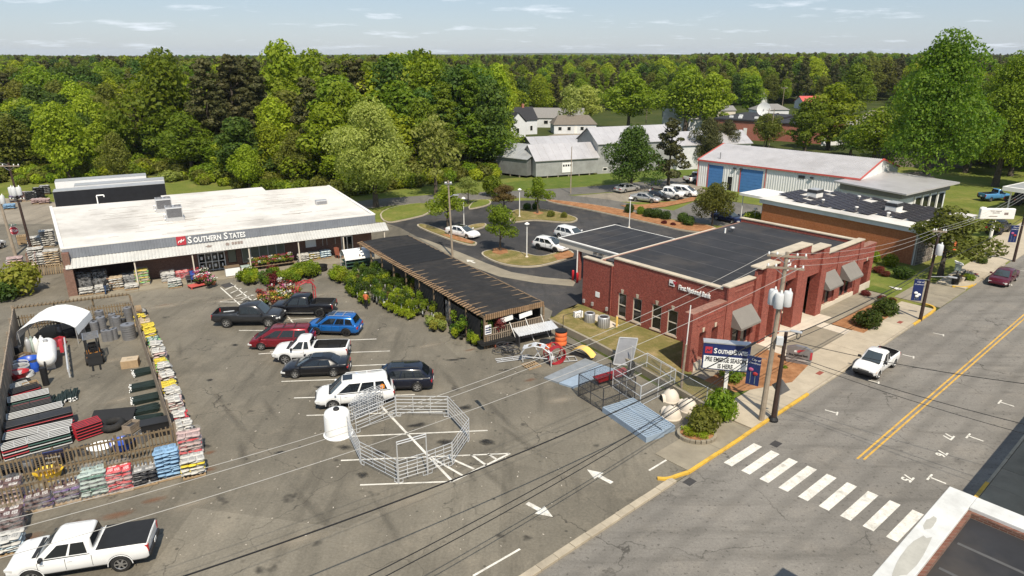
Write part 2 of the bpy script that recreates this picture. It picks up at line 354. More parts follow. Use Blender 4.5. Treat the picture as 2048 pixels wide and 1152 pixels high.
# open grass round the town, then the roads and lots lie on it in thin sheets
sheet("meadow", px((-900,430),(-900,352),(0,352),(330,352),(420,345),(700,372),(900,372),(1010,357),(1230,340),(1420,318),(2048,300),(2700,300),(2700,560),(1300,640),(500,600)), -.036, "meadow")
sheet("street", [st(-60,0), st(220,0), st(220,11.7), st(-60,11.7)], -.012, "street_asphalt")
lot = [st(-60,-.02), st(7.6,-.02), g(1440,842), g(1096,650), g(1105,622), g(800,455), g(770,446), g(640,430), g(-420,460), g(-900,800)]
sheet("parking_lot", lot, 0.0, "lot_asphalt")
sheet("gravel_yard", px((-400,470),(-400,398),(-5,395),(110,404),(330,385),(330,500),(60,520)), .006, "gravel")
sheet("yard_road", px((-400,520),(-400,452),(90,448),(140,452),(140,520),(60,540)), .010, "lot_asphalt")
sheet("back_road", strip(px((650,420),(760,405),(860,397),(960,391),(1060,387),(1160,381),(1240,375),(1330,366),(1400,352)), 6.2), -.020, "back_asphalt")
sheet("side_road", strip(px((1040,388),(1110,394),(1200,404),(1300,422),(1390,436)), 5.4), -.016, "back_asphalt")
sheet("bank_lot", px((752,462),(765,447),(862,428),(985,402),(1078,400),(1140,409),(1240,433),(1330,452),(1425,470),(1560,520),(1300,620),(1170,640),(1120,640),(1040,600),(860,510)), -.024, "dark_asphalt")
sheet("gravel_drive", px((1140,392),(1232,384),(1300,374),(1375,360),(1425,385),(1360,400),(1290,404),(1200,402)), -.028, "gravel")
sheet("tan_lot", px((1330,428),(1390,402),(1440,395),(1545,413),(1548,450),(1470,455),(1400,446)), -.027, "back_asphalt")
sheet("far_drive", px((1080,275),(1110,268),(1180,262),(1200,268),(1130,278)), -.02, "gravel")
sheet("hayfield", px((1690,262),(1740,222),(1800,222),(1790,262)), .3, "gravel")
# soft uneven edge beds: brown mulch and clay patches
sheet("mulch_patch", px((762,437),(770,420),(812,412),(842,416),(838,430),(800,437)), -.010, "brown_mulch")
sheet("clay_patch", px((90,402),(190,388),(330,380),(420,384),(400,392),(330,390)), -.008, "meadow")
# concrete swirl lanes in the bank lot
sheet("concrete_gutter", strip(px((770,462),(840,482),(905,507),(960,530),(1010,548),(1080,560),(1150,566)), 2.1), -.016, "old_concrete")
def island(name, pts, m="lawn", h=.14, kerb=True):
    """raised planting island: a kerb ring of separate stones and a bed of turf"""
    P = [Vector((p[0],p[1],0)) for p in pts]; c = sum(P, Vector())/len(P)
    if sum(P[i].x*P[(i+1)%len(P)].y-P[(i+1)%len(P)].x*P[i].y for i in range(len(P))) < 0: P = P[::-1]
    # smooth outline
    Q = P
    for _ in range(2):
        Q = [q for i in range(len(Q)) for q in (Q[i]*.75+Q[(i+1)%len(Q)]*.25, Q[i]*.25+Q[(i+1)%len(Q)]*.75)]
    n = len(Q); inn = []
    for i in range(n):
        d = (Q[(i+1)%n]-Q[i-1]).normalized(); inn.append(Q[i] + Vector((-d.y, d.x, 0))*.22)
    b = MB(); b.add([(q.x,q.y,h+.03) for q in inn], [tuple(range(n))]); o = b.build(name, m); struct(o)
    b = MB()
    for i in range(n):
        j = (i+1)%n
        b.add([(Q[i].x,Q[i].y,-.03),(Q[j].x,Q[j].y,-.03),(Q[i].x,Q[i].y,h),(Q[j].x,Q[j].y,h),(inn[i].x,inn[i].y,h),(inn[j].x,inn[j].y,h),(inn[i].x,inn[i].y,h+.03),(inn[j].x,inn[j].y,h+.03)],
              [(0,1,3,2),(2,3,5,4)])
    b.build("kerb", "kerb_concrete", o)
    return o
island("turf_island", px((958,509),(975,501),(1018,500),(1055,509),(1081,515),(1106,508),(1140,500),(1152,512),(1097,531),(1058,536),(1018,533),(985,524)))
island("turf_island", px((828,451),(850,448),(903,468),(935,481),(958,487),(946,493),(914,486),(858,465)))
island("turf_island", px((930,453),(972,446),(974,455),(938,463)))
island("turf_island", px((1015,430),(1032,419),(1080,418),(1121,426),(1148,434),(1158,440),(1146,446),(1121,446),(1068,441),(1045,444),(1020,446)))
island("turf_island", px((757,420),(855,403),(866,427),(816,440),(765,449)), "meadow")
island("turf_island", px((935,416),(950,400),(980,400),(984,410),(940,420)), "meadow")
island("straw_bed", px((1092,399),(1180,409),(1250,421),(1330,440),(1430,452),(1440,470),(1360,462),(1320,452),(1240,434),(1160,417),(1092,404)), "pine_straw")
def patch(name, uv, z, m): return sheet(name, [g(u, v) for u, v in uv], z, m)
patch("straw_patch", [(985,500),(1000,497),(1014,501),(1016,508),(1000,512),(985,508)], .178, "pine_straw")
patch("straw_patch", [(1106,513),(1135,503),(1148,510),(1146,516),(1115,523)], .178, "pine_straw")
patch("straw_patch", [(880,470),(905,472),(950,486),(944,490),(915,483)], .178, "pine_straw")
patch("straw_patch", [(1064,428),(1076,424),(1088,428),(1076,432)], .178, "pine_straw")
patch("straw_bank", [(1240,411),(1290,409),(1350,402),(1395,392),(1388,402),(1330,414),(1270,420)], .05, "pine_straw")
patch("verge", [(1400,388),(1440,378),(1540,400),(1545,414),(1470,404),(1410,396)], .01, "meadow")
patch("barn_lawn", [(1008,366),(1120,353),(1240,345),(1400,330),(1400,352),(1250,364),(1110,376),(1020,381)], -.012, "green_lawn")

# ------------------------------------------------------------------ street side: kerb, sidewalk slabs, apron
def kerbstones(name, s0, s1, t, w, step, m, h=.13, side=-1):
    root = MB(); i = 0
    o = MB().bx(0,.01,0,.01,-.2,-.19).build(name, m) ; struct(o)
    s = s0
    while s < s1 - .05:
        e = min(s1, s+step); k = MB(); jig = random.uniform(-.012,.012)
        q = [st(s+.012,t+jig), st(e-.012,t+jig), st(e-.012,t+side*w+jig), st(s+.012,t+side*w+jig)]
        k.prism([(p.x,p.y) for p in q], -.15, h+random.uniform(-.008,.008)); k.build("kerb_stone", m, o, bevel=.015); s = e
    return o
random.seed(4)
kerbstones("kerb", -16, 0.4, 0.0, .42, 1.15, "kerb_concrete")
kerbstones("kerb", 16.2, 36.0, 0.0, .17, 3.0, "kerb_concrete")
kerbstones("yellow_kerb", 1.6, 16.2, 0.03, .20, 3.0, "kerb_yellow")
kerbstones("yellow_kerb", 36.0, 40.6, 0.03, .20, 1.5, "kerb_yellow")
kerbstones("kerb", 52.6, 64.0, 0.0, .17, 3.0, "kerb_concrete")
kerbstones("yellow_kerb", 10.4, 13.4, 11.66, .2, 1.5, "kerb_yellow", .135, 1)
kerbstones("kerb", -10, 120, 11.7, .17, 3.0, "kerb_concrete", side=1)
def arc_kerb(name, pts, m, w=.2, h=.13):
    k = MB(); P = [Vector((p[0],p[1],0)) for p in pts]
    for _ in range(2): P = [P[0]] + [q for i in range(len(P)-1) for q in (P[i]*.75+P[i+1]*.25, P[i]*.25+P[i+1]*.75)] + [P[-1]]
    poly = strip(P, w); n = len(P)
    for i in range(n-1):
        k.prism([poly[i], poly[i+1], poly[2*n-2-i], poly[2*n-1-i]], -.1, h)
    return struct(k.build(name, m))
arc_kerb("yellow_kerb", [st(40.6,-.08), st(41.9,-.15), st(42.6,-.7), st(42.7,-1.6)], "kerb_yellow")
arc_kerb("yellow_kerb", [st(50.6,-1.4), st(51.0,-.5), st(52.0,-.12), st(53.4,-.08)], "kerb_yellow")
arc_kerb("yellow_kerb", [st(1.6,-.1), st(.9,-.3), st(.2,-.45), st(-.2,-.9)], "kerb_yellow")
def slabs(name, s0, s1, t0, t1, step, m, z=.12, cols=1, gap=.012):
    o = MB().bx(0,.01,0,.01,-.2,-.19).build(name, m); struct(o)
    s = s0
    while s < s1-.05:
        e = min(s1, s+step)
        for c in range(cols):
            a = t0+(t1-t0)*c/cols; d = t0+(t1-t0)*(c+1)/cols; k = MB()
            k.prism([(p.x,p.y) for p in (st(s+gap,a+gap),st(e-gap,a+gap),st(e-gap,d-gap),st(s+gap,d-gap))], -.1, z+random.uniform(-.004,.004)); k.build("slab", m, o)
        s = e
    return o
sheet("pavement_bed", [st(8.7,-.18), st(40.6,-.18), st(40.6,-3.6), st(8.7,-3.0)], .02, "brown_mulch")
slabs("sidewalk", 8.8, 41.6, -3.1, -.19, 2.9, "concrete")
slabs("driveway_apron", 1.8, 8.78, -2.6, -.22, 3.4, "old_concrete", .045)
slabs("driveway_apron", 42.8, 50.4, -4.2, -.05, 3.8, "old_concrete", .03)
slabs("sidewalk", 50.6, 66, -3.0, -.19, 2.6, "concrete")
slabs("sidewalk", 66.2, 120, -4.6, .2, 3.6, "concrete", .05, 2)
slabs("sidewalk", -6, 110, 11.88, 14.6, 2.4, "old_concrete", .12)
# ------------------------------------------------------------------ painted markings (flat sheets, thin wear in the material)
def paint(name, quads, m="line_white", z=.006):
    b = MB()
    for q in quads:
        n = len(q); P = [(p[0],p[1],z) for p in q]
        if sum(P[i][0]*P[(i+1)%n][1]-P[(i+1)%n][0]*P[i][1] for i in range(n)) < 0: P = P[::-1]
        b.add(P, [tuple(range(n))])
    return struct(b.build(name, m))
def pline(a, c, w=.11):
    a, c = Vector((a[0],a[1])), Vector((c[0],c[1])); d = (c-a).normalized(); n = Vector((-d.y,d.x))*w/2
    return [a+n, c+n, c-n, a-n]
cw = struct(MB().bx(20,20.01,20,20.01,-.2,-.19).build("crosswalk", "line_white"))
for i in range(9):
    t = .62 + i*1.135; s0, s1 = 4.15+i*.035, 7.45+i*.04
    o = paint("crossing_bar", [[st(s0,t+.05),st(s1,t+.12),st(s1,t+.68),st(s0,t+.60)]], z=-.006); del o["kind"]; o.parent = cw
paint("centre_line", [[st(10.5,5.72),st(150,5.78),st(150,5.90),st(10.5,5.84)],[st(10.7,6.02),st(150,6.10),st(150,6.22),st(10.7,6.14)]], "line_yellow", -.006)
for k in range(10):
    s = 14.95+6.83*k
    if 40 < s < 53: continue
    paint("stall_tick", [pline(st(s,1.75),st(s+.15,2.5)), pline(st(s+.35,2.45),st(s-.15,2.62))], z=-.006)
for k in range(12):
    s = 11.7+6.75*k
    paint("stall_tick", [pline(st(s,9.35),st(s,10.2)), pline(st(s-.4,9.35),st(s+.4,9.35))], z=-.006)
for s, n in ((10.6,"75"),(14.9,"76"),(17.4,"77")):
    o = lettering("stall_number", n, .75, "line_white", None, st(s,8.3 if n != "76" else 8.7,-.005), rot=(0,0,ST_A+math.pi), ext=0.0, bold=.02, align='CENTER'); struct(o)
paint("stall_line", [pline(g(1298,941),g(1379,892),.12)])
paint("stall_line", [pline(g(946,1152),g(1040,1098),.12)])
def arrow(name, tip, tail, z, w=.14, hw=.42, hl=.9):
    a, c = Vector((tip[0],tip[1])), Vector((tail[0],tail[1])); d = (a-c).normalized(); n = Vector((-d.y,d.x)); k = a-d*hl
    return paint(name, [[c+n*w,k+n*w,k-n*w,c-n*w],[k+n*hw,a,k-n*hw]], z=z)
arrow("painted_arrow", g(1174,939), g(1224,966), .006)
arrow("painted_arrow", g(1106,1034), g(1054,1006), .006)
arrow("painted_arrow", g(933,519), g(950,526), -.004, .12, .5, .9)
arrow("painted_arrow", g(1777,573), g(1803,580), .04, .12, .45, 1.2)
# lot stalls: slanted bay lines, spine line and the hatched corner
SP0, SP1 = g(610,600), g(905,963)
bays = [((478,661),(586,661)),((540,703),(615,697)),((517,708),(545,706)),((563,763),(700,758)),((588,796),(830,789)),((613,831),(885,823)),((650,875),(975,861)),((682,921),(1018,907)),((720,970),(905,963)),
        ((575,639),(700,634)),((700,680),(753,678)),((695,705),(780,702)),((697,732),(795,728))]
for a, c in bays: paint("bay_line", [pline(g(*a), g(*c), .12)])
paint("bay_spine", [pline(g(746,795), g(905,963), .16), pline(g(560,612), g(628,700), .12)])
paint("hatched_corner", [pline(g(905,963), g(1020,907), .15)] + [pline(g(*a), g(*c), .15) for a, c in [((862,915),(925,951)),((890,912),(948,938)),((942,909),(973,931)),((975,907),(993,919))]])
hatch = [((441,575),(505,632)),((461,566),(518,613)),((437,604),(513,604)),((437,604),(509,590))] + [((450+k*11,577+k*6.5+3),(472+k*11,570+k*6.5)) for k in range(5)]
paint("walkway_hatching", [pline(g(*a), g(*c), .13) for a, c in hatch])
paint("door_mat", [px((440,570),(459,565),(470,572),(450,576))], "dark_asphalt", .008)
# drains and brick insets
for s, t, n in ((1.0,.45,"storm_drain"),(8.4,1.7,"manhole_cover")):
    b = MB(); b.prism([(p.x,p.y) for p in (st(s-.35,t-.25),st(s+.35,t-.25),st(s+.35,t+.25),st(s-.35,t+.25))], -.02, -.005); struct(b.build(n, "dark_asphalt"))
mat("red_paver", (.26,.07,.05), .85, .3, 8)
for s in (20.0, 35.6, 57):
    b = MB(); b.prism([(p.x,p.y) for p in (st(s-.35,-1.2),st(s+.35,-1.2),st(s+.35,-.85),st(s-.35,-.85))], .1, .128); struct(b.build("brick_inset", "red_paver"))
# ================================================================== BUILDINGS
brick_mat("bank_brick", (.225,.034,.025), (.31,.062,.043), (.29,.16,.12), 1.0, .5)
brick_mat("store_brick", (.15,.065,.045), (.21,.10,.07), (.24,.19,.15), 1.0, .3)
brick_mat("orange_brick", (.36,.105,.035), (.44,.15,.06), (.40,.21,.12), 1.0, .3)
brick_mat("far_brick", (.30,.09,.06), (.38,.13,.09), (.36,.22,.17), 1.0, .2)
mat("coping_stone", (.50,.43,.33), .85, .10, 1.5, dirt=.3, rnd=.06)
mat("black_membrane", (.026,.026,.029), .8, .3, .5, bmp=.05, dirt=.45)
mat("membrane_seam", (.095,.093,.092), .85, .2, 1)
mat("white_roof", (.64,.61,.565), .8, .10, .25, dirt=.5)
mat("roof_streak", (.30,.26,.215), .9, .2, .8, dirt=.4)
mat("fascia_grey", (.25,.265,.295), .55, .12, .8, metal=.25, dirt=.15)
mat("canopy_white", (.50,.495,.47), .5, .08, .8, metal=.1, dirt=.3)
mat("trim_white", (.76,.74,.70), .6, .05, 1, dirt=.12)
mat("trim_cream", (.62,.55,.45), .7, .05, 1, dirt=.12)
mat("glass_dark", (.012,.014,.016), .08, .2, .5, spec=.6)
mat("blind_glass", (.19,.20,.155), .25, .15, .6, spec=.5)
mat("awning_cloth", (.20,.185,.165), .85, .08, 1.5)
mat("metal_grey", (.30,.30,.31), .45, .12, 2, metal=.6, dirt=.15)
mat("metal_light", (.55,.55,.55), .45, .1, 2, metal=.5, dirt=.15)
mat("galvanized", (.62,.63,.64), .45, .10, 3, metal=.35, dirt=.12)
mat("steel_dark", (.06,.06,.065), .5, .2, 3, metal=.4)
mat("black", (.012,.012,.013), .6, .2, 3)
mat("white_panel", (.74,.74,.74), .45, .05, .7, dirt=.1)
mat("red_trim", (.52,.10,.08), .5, .1, 2)
mat("sign_red", (.46,.04,.055), .45, .12, 2)
mat("sign_navy", (.016,.028,.11), .4, .12, 1.5)
mat("sign_white", (.82,.82,.80), .5, .03, 2)
mat("door_blue", (.07,.20,.46), .5, .12, 1.2)
mat("roof_tin", (.54,.52,.52), .42, .08, .5, metal=.35, dirt=.25)
mat("barn_tin", (.40,.405,.40), .5, .14, .8, metal=.3, dirt=.35)
mat("barn_tin_dark", (.20,.205,.20), .55, .2, .8, metal=.2, dirt=.35)
mat("shingle_grey", (.22,.21,.20), .9, .15, 3, bmp=.3)
mat("shingle_brown", (.17,.145,.12), .9, .2, 3, bmp=.3)
mat("shingle_black", (.03,.03,.034), .9, .2, 3, bmp=.2)
mat("block_white", (.62,.63,.64), .8, .07, 1, dirt=.2)
mat("solar_cell", (.035,.030,.034), .45, .2, 1, spec=.25)
mat("weathered_wood", (.20,.14,.085), .9, .3, 4, bmp=.3, rnd=.2)
mat("grey_wood", (.25,.20,.15), .9, .25, 4, bmp=.3, rnd=.2)
mat("old_fence_wood", (.17,.125,.075), .9, .3, 4, bmp=.3, rnd=.22)
def holed(b, x0, x1, z0, z1, y0, y1, holes, ax='x'):
    """wall slab with rectangular openings (hx0,hx1,hz0,hz1); ax='y' turns it along y"""
    xs = sorted({x0,x1,*[h[0] for h in holes],*[h[1] for h in holes]}); zs = sorted({z0,z1,*[h[2] for h in holes],*[h[3] for h in holes]})
    for i in range(len(xs)-1):
        runs = []
        for j in range(len(zs)-1):
            cx, cz = (xs[i]+xs[i+1])/2, (zs[j]+zs[j+1])/2
            solid = not any(h[0] < cx < h[1] and h[2] < cz < h[3] for h in holes)
            if solid:
                if runs and abs(runs[-1][1]-zs[j]) < 1e-6: runs[-1][1] = zs[j+1]
                else: runs.append([zs[j], zs[j+1]])
        for a, c in runs:
            if ax == 'x': b.bx(xs[i], xs[i+1], y0, y1, a, c)
            else: b.bx(y0, y1, xs[i], xs[i+1], a, c)
    return b
def ribs(b, x0, x1, y, z0, z1, pitch=.3, d=.035, y2=None):
    """ribbed sheet metal between z0 and z1, front face at y (y2: y of the upper edge)"""
    y2 = y if y2 is None else y2; n = max(2, int((x1-x0)/pitch)); lo = []; hi = []
    for i in range(n):
        for k, dd in ((0,0),(.55,0),(.65,-d),(.9,-d)):
            x = x0+(x1-x0)*(i+k)/n; lo.append((x, y+dd, z0)); hi.append((x, y2+dd, z1))
    lo.append((x1,y,z0)); hi.append((x1,y2,z1)); return b.grid([lo, hi])
def window(parent, x0, x1, z0, z1, y, glass="glass_dark", frame="trim_cream", sill=True, bars=1, ax='x', fw=.07):
    """a window part: frame, pane and sill; y is the wall face, -y outside"""
    f = MB(); 
    def bb(b, xa, xb, ya, yb, za, zb): b.bx(xa,xb,ya,yb,za,zb) if ax == 'x' else b.bx(ya,yb,xa,xb,za,zb)
    bb(f,x0,x0+fw,y+.06,y+.14,z0,z1); bb(f,x1-fw,x1,y+.06,y+.14,z0,z1); bb(f,x0+fw,x1-fw,y+.06,y+.14,z0,z0+fw); bb(f,x0+fw,x1-fw,y+.06,y+.14,z1-fw,z1)
    for i in range(bars): zz = z0+(z1-z0)*(i+1)/(bars+1); bb(f,x0+fw,x1-fw,y+.065,y+.135,zz-.04,zz+.04)
    o = f.build("window", frame, parent)
    p = MB(); bb(p,x0+fw,x1-fw,y+.10,y+.12,z0+fw,z1-fw); p.build("pane", glass, o)
    if sill: s_ = MB(); bb(s_,x0-.08,x1+.08,y-.08,y+.055,z0-.1,z0-.002); s_.build("sill", "coping_stone", o)
    return o
# ------------------------------------------------------------------ the red brick bank
BO, BA = (16.75,49.9,0), R(40.6)
bank = thing("bank_building", "single-storey red brick bank with stepped parapet, awnings and flat black roof", "building", BO, BA)
def LB(x, y, z=0): q = rot2(x,y,BA); return Vector((BO[0]+q[0], BO[1]+q[1], z))
b = MB()
winL = [(4.42,5.45),(6.10,7.12),(8.26,9.24),(10.0,10.95)]
holed(b, .45, 11.65, -.1, 5.62, 0, .4, [(a,c,.38,2.62) for a,c in winL], 'y'); 
b.bx(0,.4,11.65,15.4,-.1,4.9)
frontw = [(1.25,2.2,.5,2.75),(2.55,3.5,.5,2.75)]
holed(b, 0, 4.5, -.1, 5.9, 0, .45, frontw)
holed(b, 15.3, 23.6, -.1, 5.62, 0, .45, [(15.9,16.7,.55,2.75),(17.0,17.8,.55,2.75),(20.0,20.8,.55,2.75),(21.1,21.9,.55,2.75)])
b.bx(23.15,23.6,.45,13.2,-.1,5.5); b.bx(.4,23.15,13.0,13.4,-.1,5.1); b.bx(.4,6,15.0,15.4,-.1,4.0)
b.bx(4.5,15.3,2.2,2.5,-.1,5.0)                               # back of the entrance recess
b.build("wall", "bank_brick", bank)
for a_ in ((.2,4.3,-.05,.0,4.35,4.5),(.2,4.3,-.05,0,5.25,5.4),(15.5,23.4,-.05,0,4.15,4.3),(15.5,23.4,-.05,0,5.0,5.15)): MB().bx(*a_).build("brick_course", "bank_brick", bank)
for x0, x1, y0, h in ((-.12,.75,-.12,5.92),(3.7,4.5,-.2,6.5),(23.0,23.7,-.12,5.6),(18.55,19.1,-.1,5.5)):
    MB().bx(x0,x1,y0,.02,-.1,h).build("pilaster", "bank_brick", bank)
# entrance: columns, lintel walls, stepped parapet
for x0, x1, h in ((4.5,5.55,6.75),(6.55,7.9,7.35),(9.9,11.7,7.35),(14.2,15.3,6.62)):
    MB().bx(x0,x1,-.55,.35,-.1,h).build("column", "bank_brick", bank)
b = MB(); b.bx(5.55,6.55,-.35,.3,4.3,6.75); b.bx(7.9,9.9,-.35,.3,4.7,7.35); b.bx(11.7,14.2,-.35,.3,4.3,6.62)
b.bx(5.75,6.35,-.39,-.35,5.9,6.05); b.bx(11.9,14.0,-.39,-.35,5.6,5.75); b.bx(8.0,9.8,-.39,-.35,6.3,6.45); b.build("lintel_wall", "bank_brick", bank)
MB().bx(4.5,15.3,.36,2.2,4.9,5.15).build("soffit", "trim_cream", bank)
for x0, x1 in ((5.6,6.5),(7.95,9.85),(12.0,14.1)):
    d_ = MB(); d_.bx(x0,x1,2.02,2.15,0,3.1); o = d_.build("door", "trim_cream", bank)
    k = (x0+x1)/2
    for a, c in ((x0+.08,k-.05),(k+.05,x1-.08)): MB().bx(a,c,1.98,2.02,.15,2.95).build("pane", "glass_dark", o)
def coping(parent, x0, x1, y0, y1, z, step=1.25, ax='x', dz=0.0):
    x = x0
    while x < x1-.05:
        e = min(x1, x+step); m_ = MB(); zz = z + dz*((x+e)/2-x0)/(x1-x0)
        (m_.bx(x+.008,e-.008,y0,y1,zz,zz+.13) if ax == 'x' else m_.bx(y0,y1,x+.008,e-.008,zz,zz+.13)); m_.build("coping_stone", "coping_stone", parent, bevel=.02); x = e
coping(bank, .45, 11.65, -.08, .48, 5.62, ax='y'); coping(bank, 11.68, 15.45, -.08, .48, 4.9, ax='y')
coping(bank, -.15, 3.7, -.16, .52, 5.92); coping(bank, 3.62, 6.5, -.62, .42, 6.76, 1.45); coping(bank, 6.5, 11.75, -.62, .42, 7.36, 1.75); coping(bank, 11.76, 15.35, -.62, .42, 6.63, 1.8); coping(bank, 15.4, 23.75, -.16, .52, 5.63, 1.2)
coping(bank, .55, 13.4, 23.1, 23.7, 5.51, ax='y')
for a, c in winL:
    window(bank, a, c, .38, 2.62, 0, ax='y', frame="trim_cream")
    k = (a+c)/2; q = MB(); q.yz([(k-.09,2.66),(k+.09,2.66),(k+.16,3.02),(k-.16,3.02)], -.05, -.004); q.build("keystone", "coping_stone", bank)
    [MB().bx(-.03,-.003,p_,q_,2.64,2.95).build("window_arch", "bank_brick", bank) for p_, q_ in ((a-.12,k-.17),(k+.17,c+.12))]
for a in (1.25,2.55,15.9,17.0,20.0,21.1): window(bank, a, a+(.95 if a<5 else .8), .5 if a<5 else .55, 2.75, 0, frame="steel_dark")
def awning(x0, x1):
    m_ = MB(); z0, z1, d_ = 2.45, 3.75, -1.05
    m_.add([(x0,-.02,z1),(x1,-.02,z1),(x1,d_,z0+.12),(x0,d_,z0+.12),(x0,d_,z0-.05),(x1,d_,z0-.05),(x0,-.02,z0),(x1,-.02,z0)], [(0,1,2,3),(3,2,5,4),(0,3,4,6),(1,7,5,2)])
    m_.build("awning", "awning_cloth", bank)
awning(.75, 3.65); awning(15.45, 18.2); awning(19.6, 22.4)
b = MB(); b.bx(15.3,22.9,-.16,-.02,-.1,.45); b.build("plinth", "pale_concrete", bank)
b = MB(); b.bx(.42,23.13,.47,12.98,5.05,5.2); roof = b.build("roof", "black_membrane", bank)
for k in range(9):
    MB().bx(.5+k*2.75,.56+k*2.75,.5,12.9,5.2,5.207).build("seam", "membrane_seam", roof)
b = MB(); b.lathe([(.14,0),(.14,.35),(.26,.36),(.26,.5),(.1,.56)], 12, (18.2,11.2,5.2)); b.build("roof_vent", "metal_light", roof, True)
b = MB(); b.tube((17.2,11.4,5.2),(17.2,11.4,5.7),.09); b.build("vent_pipe", "sign_white", roof)
b = MB(); b.bx(.35,.6,13.4,13.55,5.0,5.12); b.bx(.6,18.5,13.4,13.55,5.0,5.14); b.build("gutter", "trim_cream", bank)
# lettering and logo on the long side wall
def side_rot(): return (math.pi/2, 0, -math.pi/2)
lettering("lettering", "First National Bank", .56, "sign_white", bank, (-.05,4.55,4.62), side_rot(), ext=.04, bold=.012, sx=.70)
o = MB().bx(-.07,-.003,4.95,5.5,4.72,5.22).build("logo_plate", "sign_white", bank)
MB().add([(-.075,4.68,5.2),(-.075,5.15,5.2),(-.075,5.05,4.98),(-.075,4.85,4.85)], [(0,1,2,3)]).build("logo_wing", "sign_red", o)
MB().bx(-.074,-.071,5.05,5.45,4.78,4.95).build("logo_bar", "steel_dark", o)
lettering("lettering", "First", .34, "sign_white", bank, (7.65,-.60,6.6), ext=.03, bold=.01, align='CENTER')
lettering("lettering", "National", .34, "sign_white", bank, (7.65,-.60,6.22), ext=.03, bold=.01, align='CENTER')
lettering("lettering", "Bank", .34, "sign_white", bank, (7.65,-.60,5.84), ext=.03, bold=.01, align='CENTER')
MB().add([(6.9,-.6,7.05),(8.4,-.6,7.25),(8.1,-.6,7.0),(7.6,-.6,6.95)], [(0,1,2,3)]).build("logo_wing", "sign_red", bank)
MB().bx(-.04,-.003,13.2,13.7,1.5,2.0).build("wall_plate", "sign_white", bank)
b = MB(); b.tube((-.1,11.75,.1),(-.1,11.75,4.9),.05); b.build("downpipe", "bank_brick", bank)
for y in (12.1,13.9,15.0): MB().bx(-.15,-.003,y,y+.2,.5,.85).build("meter_box", "metal_light", bank)
# garden wall at the left of the front and pavilion wall at the right
def screen_wall(x0, x1, h, holes, lab):
    root = thing("brick_screen_wall", lab, "wall", LB(x0,0), BA); L_ = x1-x0
    m_ = MB(); holed(m_, 0, L_, -.1, h, -.05, .55, [(a-x0,c-x0,z0,z1) for a,c,z0,z1 in holes]); m_.bx(0,.6,-.12,-.05,-.1,h); m_.bx(0,L_,-.12,.62,h,h+.18); m_.build("wall", "bank_brick", root)
    MB().bx(.6,L_,-.12,-.051,-.1,.75).build("plinth", "pale_concrete", root)
    for a, c, z0, z1 in holes:
        k = (a+c)/2-x0; q = MB(); q.xz([(k-.09,z1+.02),(k+.09,z1+.02),(k+.15,z1+.36),(k-.15,z1+.36)], -.1, -.054); q.build("keystone", "coping_stone", root)
    [MB().bx(.8,L_-.2,-.09,-.052,h-p_,h-q_).build("brick_course", "bank_brick", root) for p_, q_ in ((.55,.4),(1.0,.9))]
    return root
screen_wall(-4.6, -.14, 4.7, [(-3.45,-2.6,.75,3.05),(-1.85,-1.0,.75,3.05)], "low brick screen wall with two openings left of the bank front")
screen_wall(23.72, 26.8, 4.7, [(24.4,26.0,-.05,3.2)], "brick screen wall with one doorway at the far end of the bank")
# drive-through canopy
cz = 4.15
dt = thing("drive_through_canopy", "flat black-roofed drive-through canopy with cream fascia behind the bank", "canopy", LB(5.4,15.45), BA)
b = MB(); b.bx(0,9.1,0,8.7,cz-.85,cz-.1); b.build("fascia", "trim_cream", dt)
b = MB(); b.bx(-.12,9.2,-.1,8.85,cz-.1,cz+.02); b.build("cornice", "trim_white", dt)
b = MB(); b.bx(.12,8.98,.12,8.58,cz+.02,cz+.05); r2 = b.build("roof", "black_membrane", dt)
for k in range(1,5): MB().bx(.2,8.9,k*1.75-.03,k*1.75+.03,cz+.05,cz+.058).build("seam", "membrane_seam", r2)
for y in (.5, 5.9):
    for x in (.25, 8.6):
        MB().bx(x-.2,x+.2,y-.2,y+.2,0,cz-.85).build("column", "bank_brick", dt)
MB().tube((-.02,5.9,0),(-.02,5.9,cz-.8),.07).build("downpipe", "trim_white", dt)
lettering("clearance_sign", "EXIT ONLY", .28, "steel_dark", dt, (-.06,3.6,cz-.62), side_rot(), ext=.01, bold=.01)
mat("bollard_red", (.50,.02,.03), .5, .1, 3)
for i, (x, y) in enumerate(((4.9,20.8),(5.15,21.7))):
    o = MB().lathe([(.13,0),(.13,1.0),(.1,1.1),(.03,1.13)], 12).build("bollard", "bollard_red", None, True, LB(x,y)); tag(o, "red bollard %s the canopy downpipe" % ("in front of","behind")[i], "bollard", "bollards at the drive-through")
# front walk of the bank
def bslab(name, x0, x1, y0, y1, m_, z=.10, step=1.6, ax='x'):
    o = MB().bx(0,.01,0,.01,-.2,-.19).build(name, m_); struct(o); x = x0
    while x < x1-.05:
        e = min(x1, x+step); k = MB()
        P = [LB(x+.01,y0+.01),LB(e-.01,y0+.01),LB(e-.01,y1-.01),LB(x+.01,y1-.01)] if ax == 'x' else [LB(y0+.01,x+.01),LB(y1-.01,x+.01),LB(y1-.01,e-.01),LB(y0+.01,e-.01)]
        k.prism([(p.x,p.y) for p in P], -.1, z); k.build("slab", m_, o); x = e
    return o
bslab("bank_walk", 4.4, 15.2, -1.7, 2.0, "pale_concrete", .11, 2.2)
bslab("bank_walk", -5.5, -1.72, 12.0, 13.4, "pale_concrete", .11, 1.4, 'y')
bslab("bank_walk", -5.5, -1.72, 4.0, 5.2, "pale_concrete", .11, 1.4, 'y')
bslab("bank_walk", 5.22, 11.98, -5.5, -4.55, "pale_concrete", .11, 1.7)
bslab("bank_terrace", 5.22, 11.98, -4.53, -1.72, "old_concrete", .10, 3.4)
bslab("bank_terrace", -4.5, 4.38, -1.6, -.18, "old_concrete", .09, 2.2)
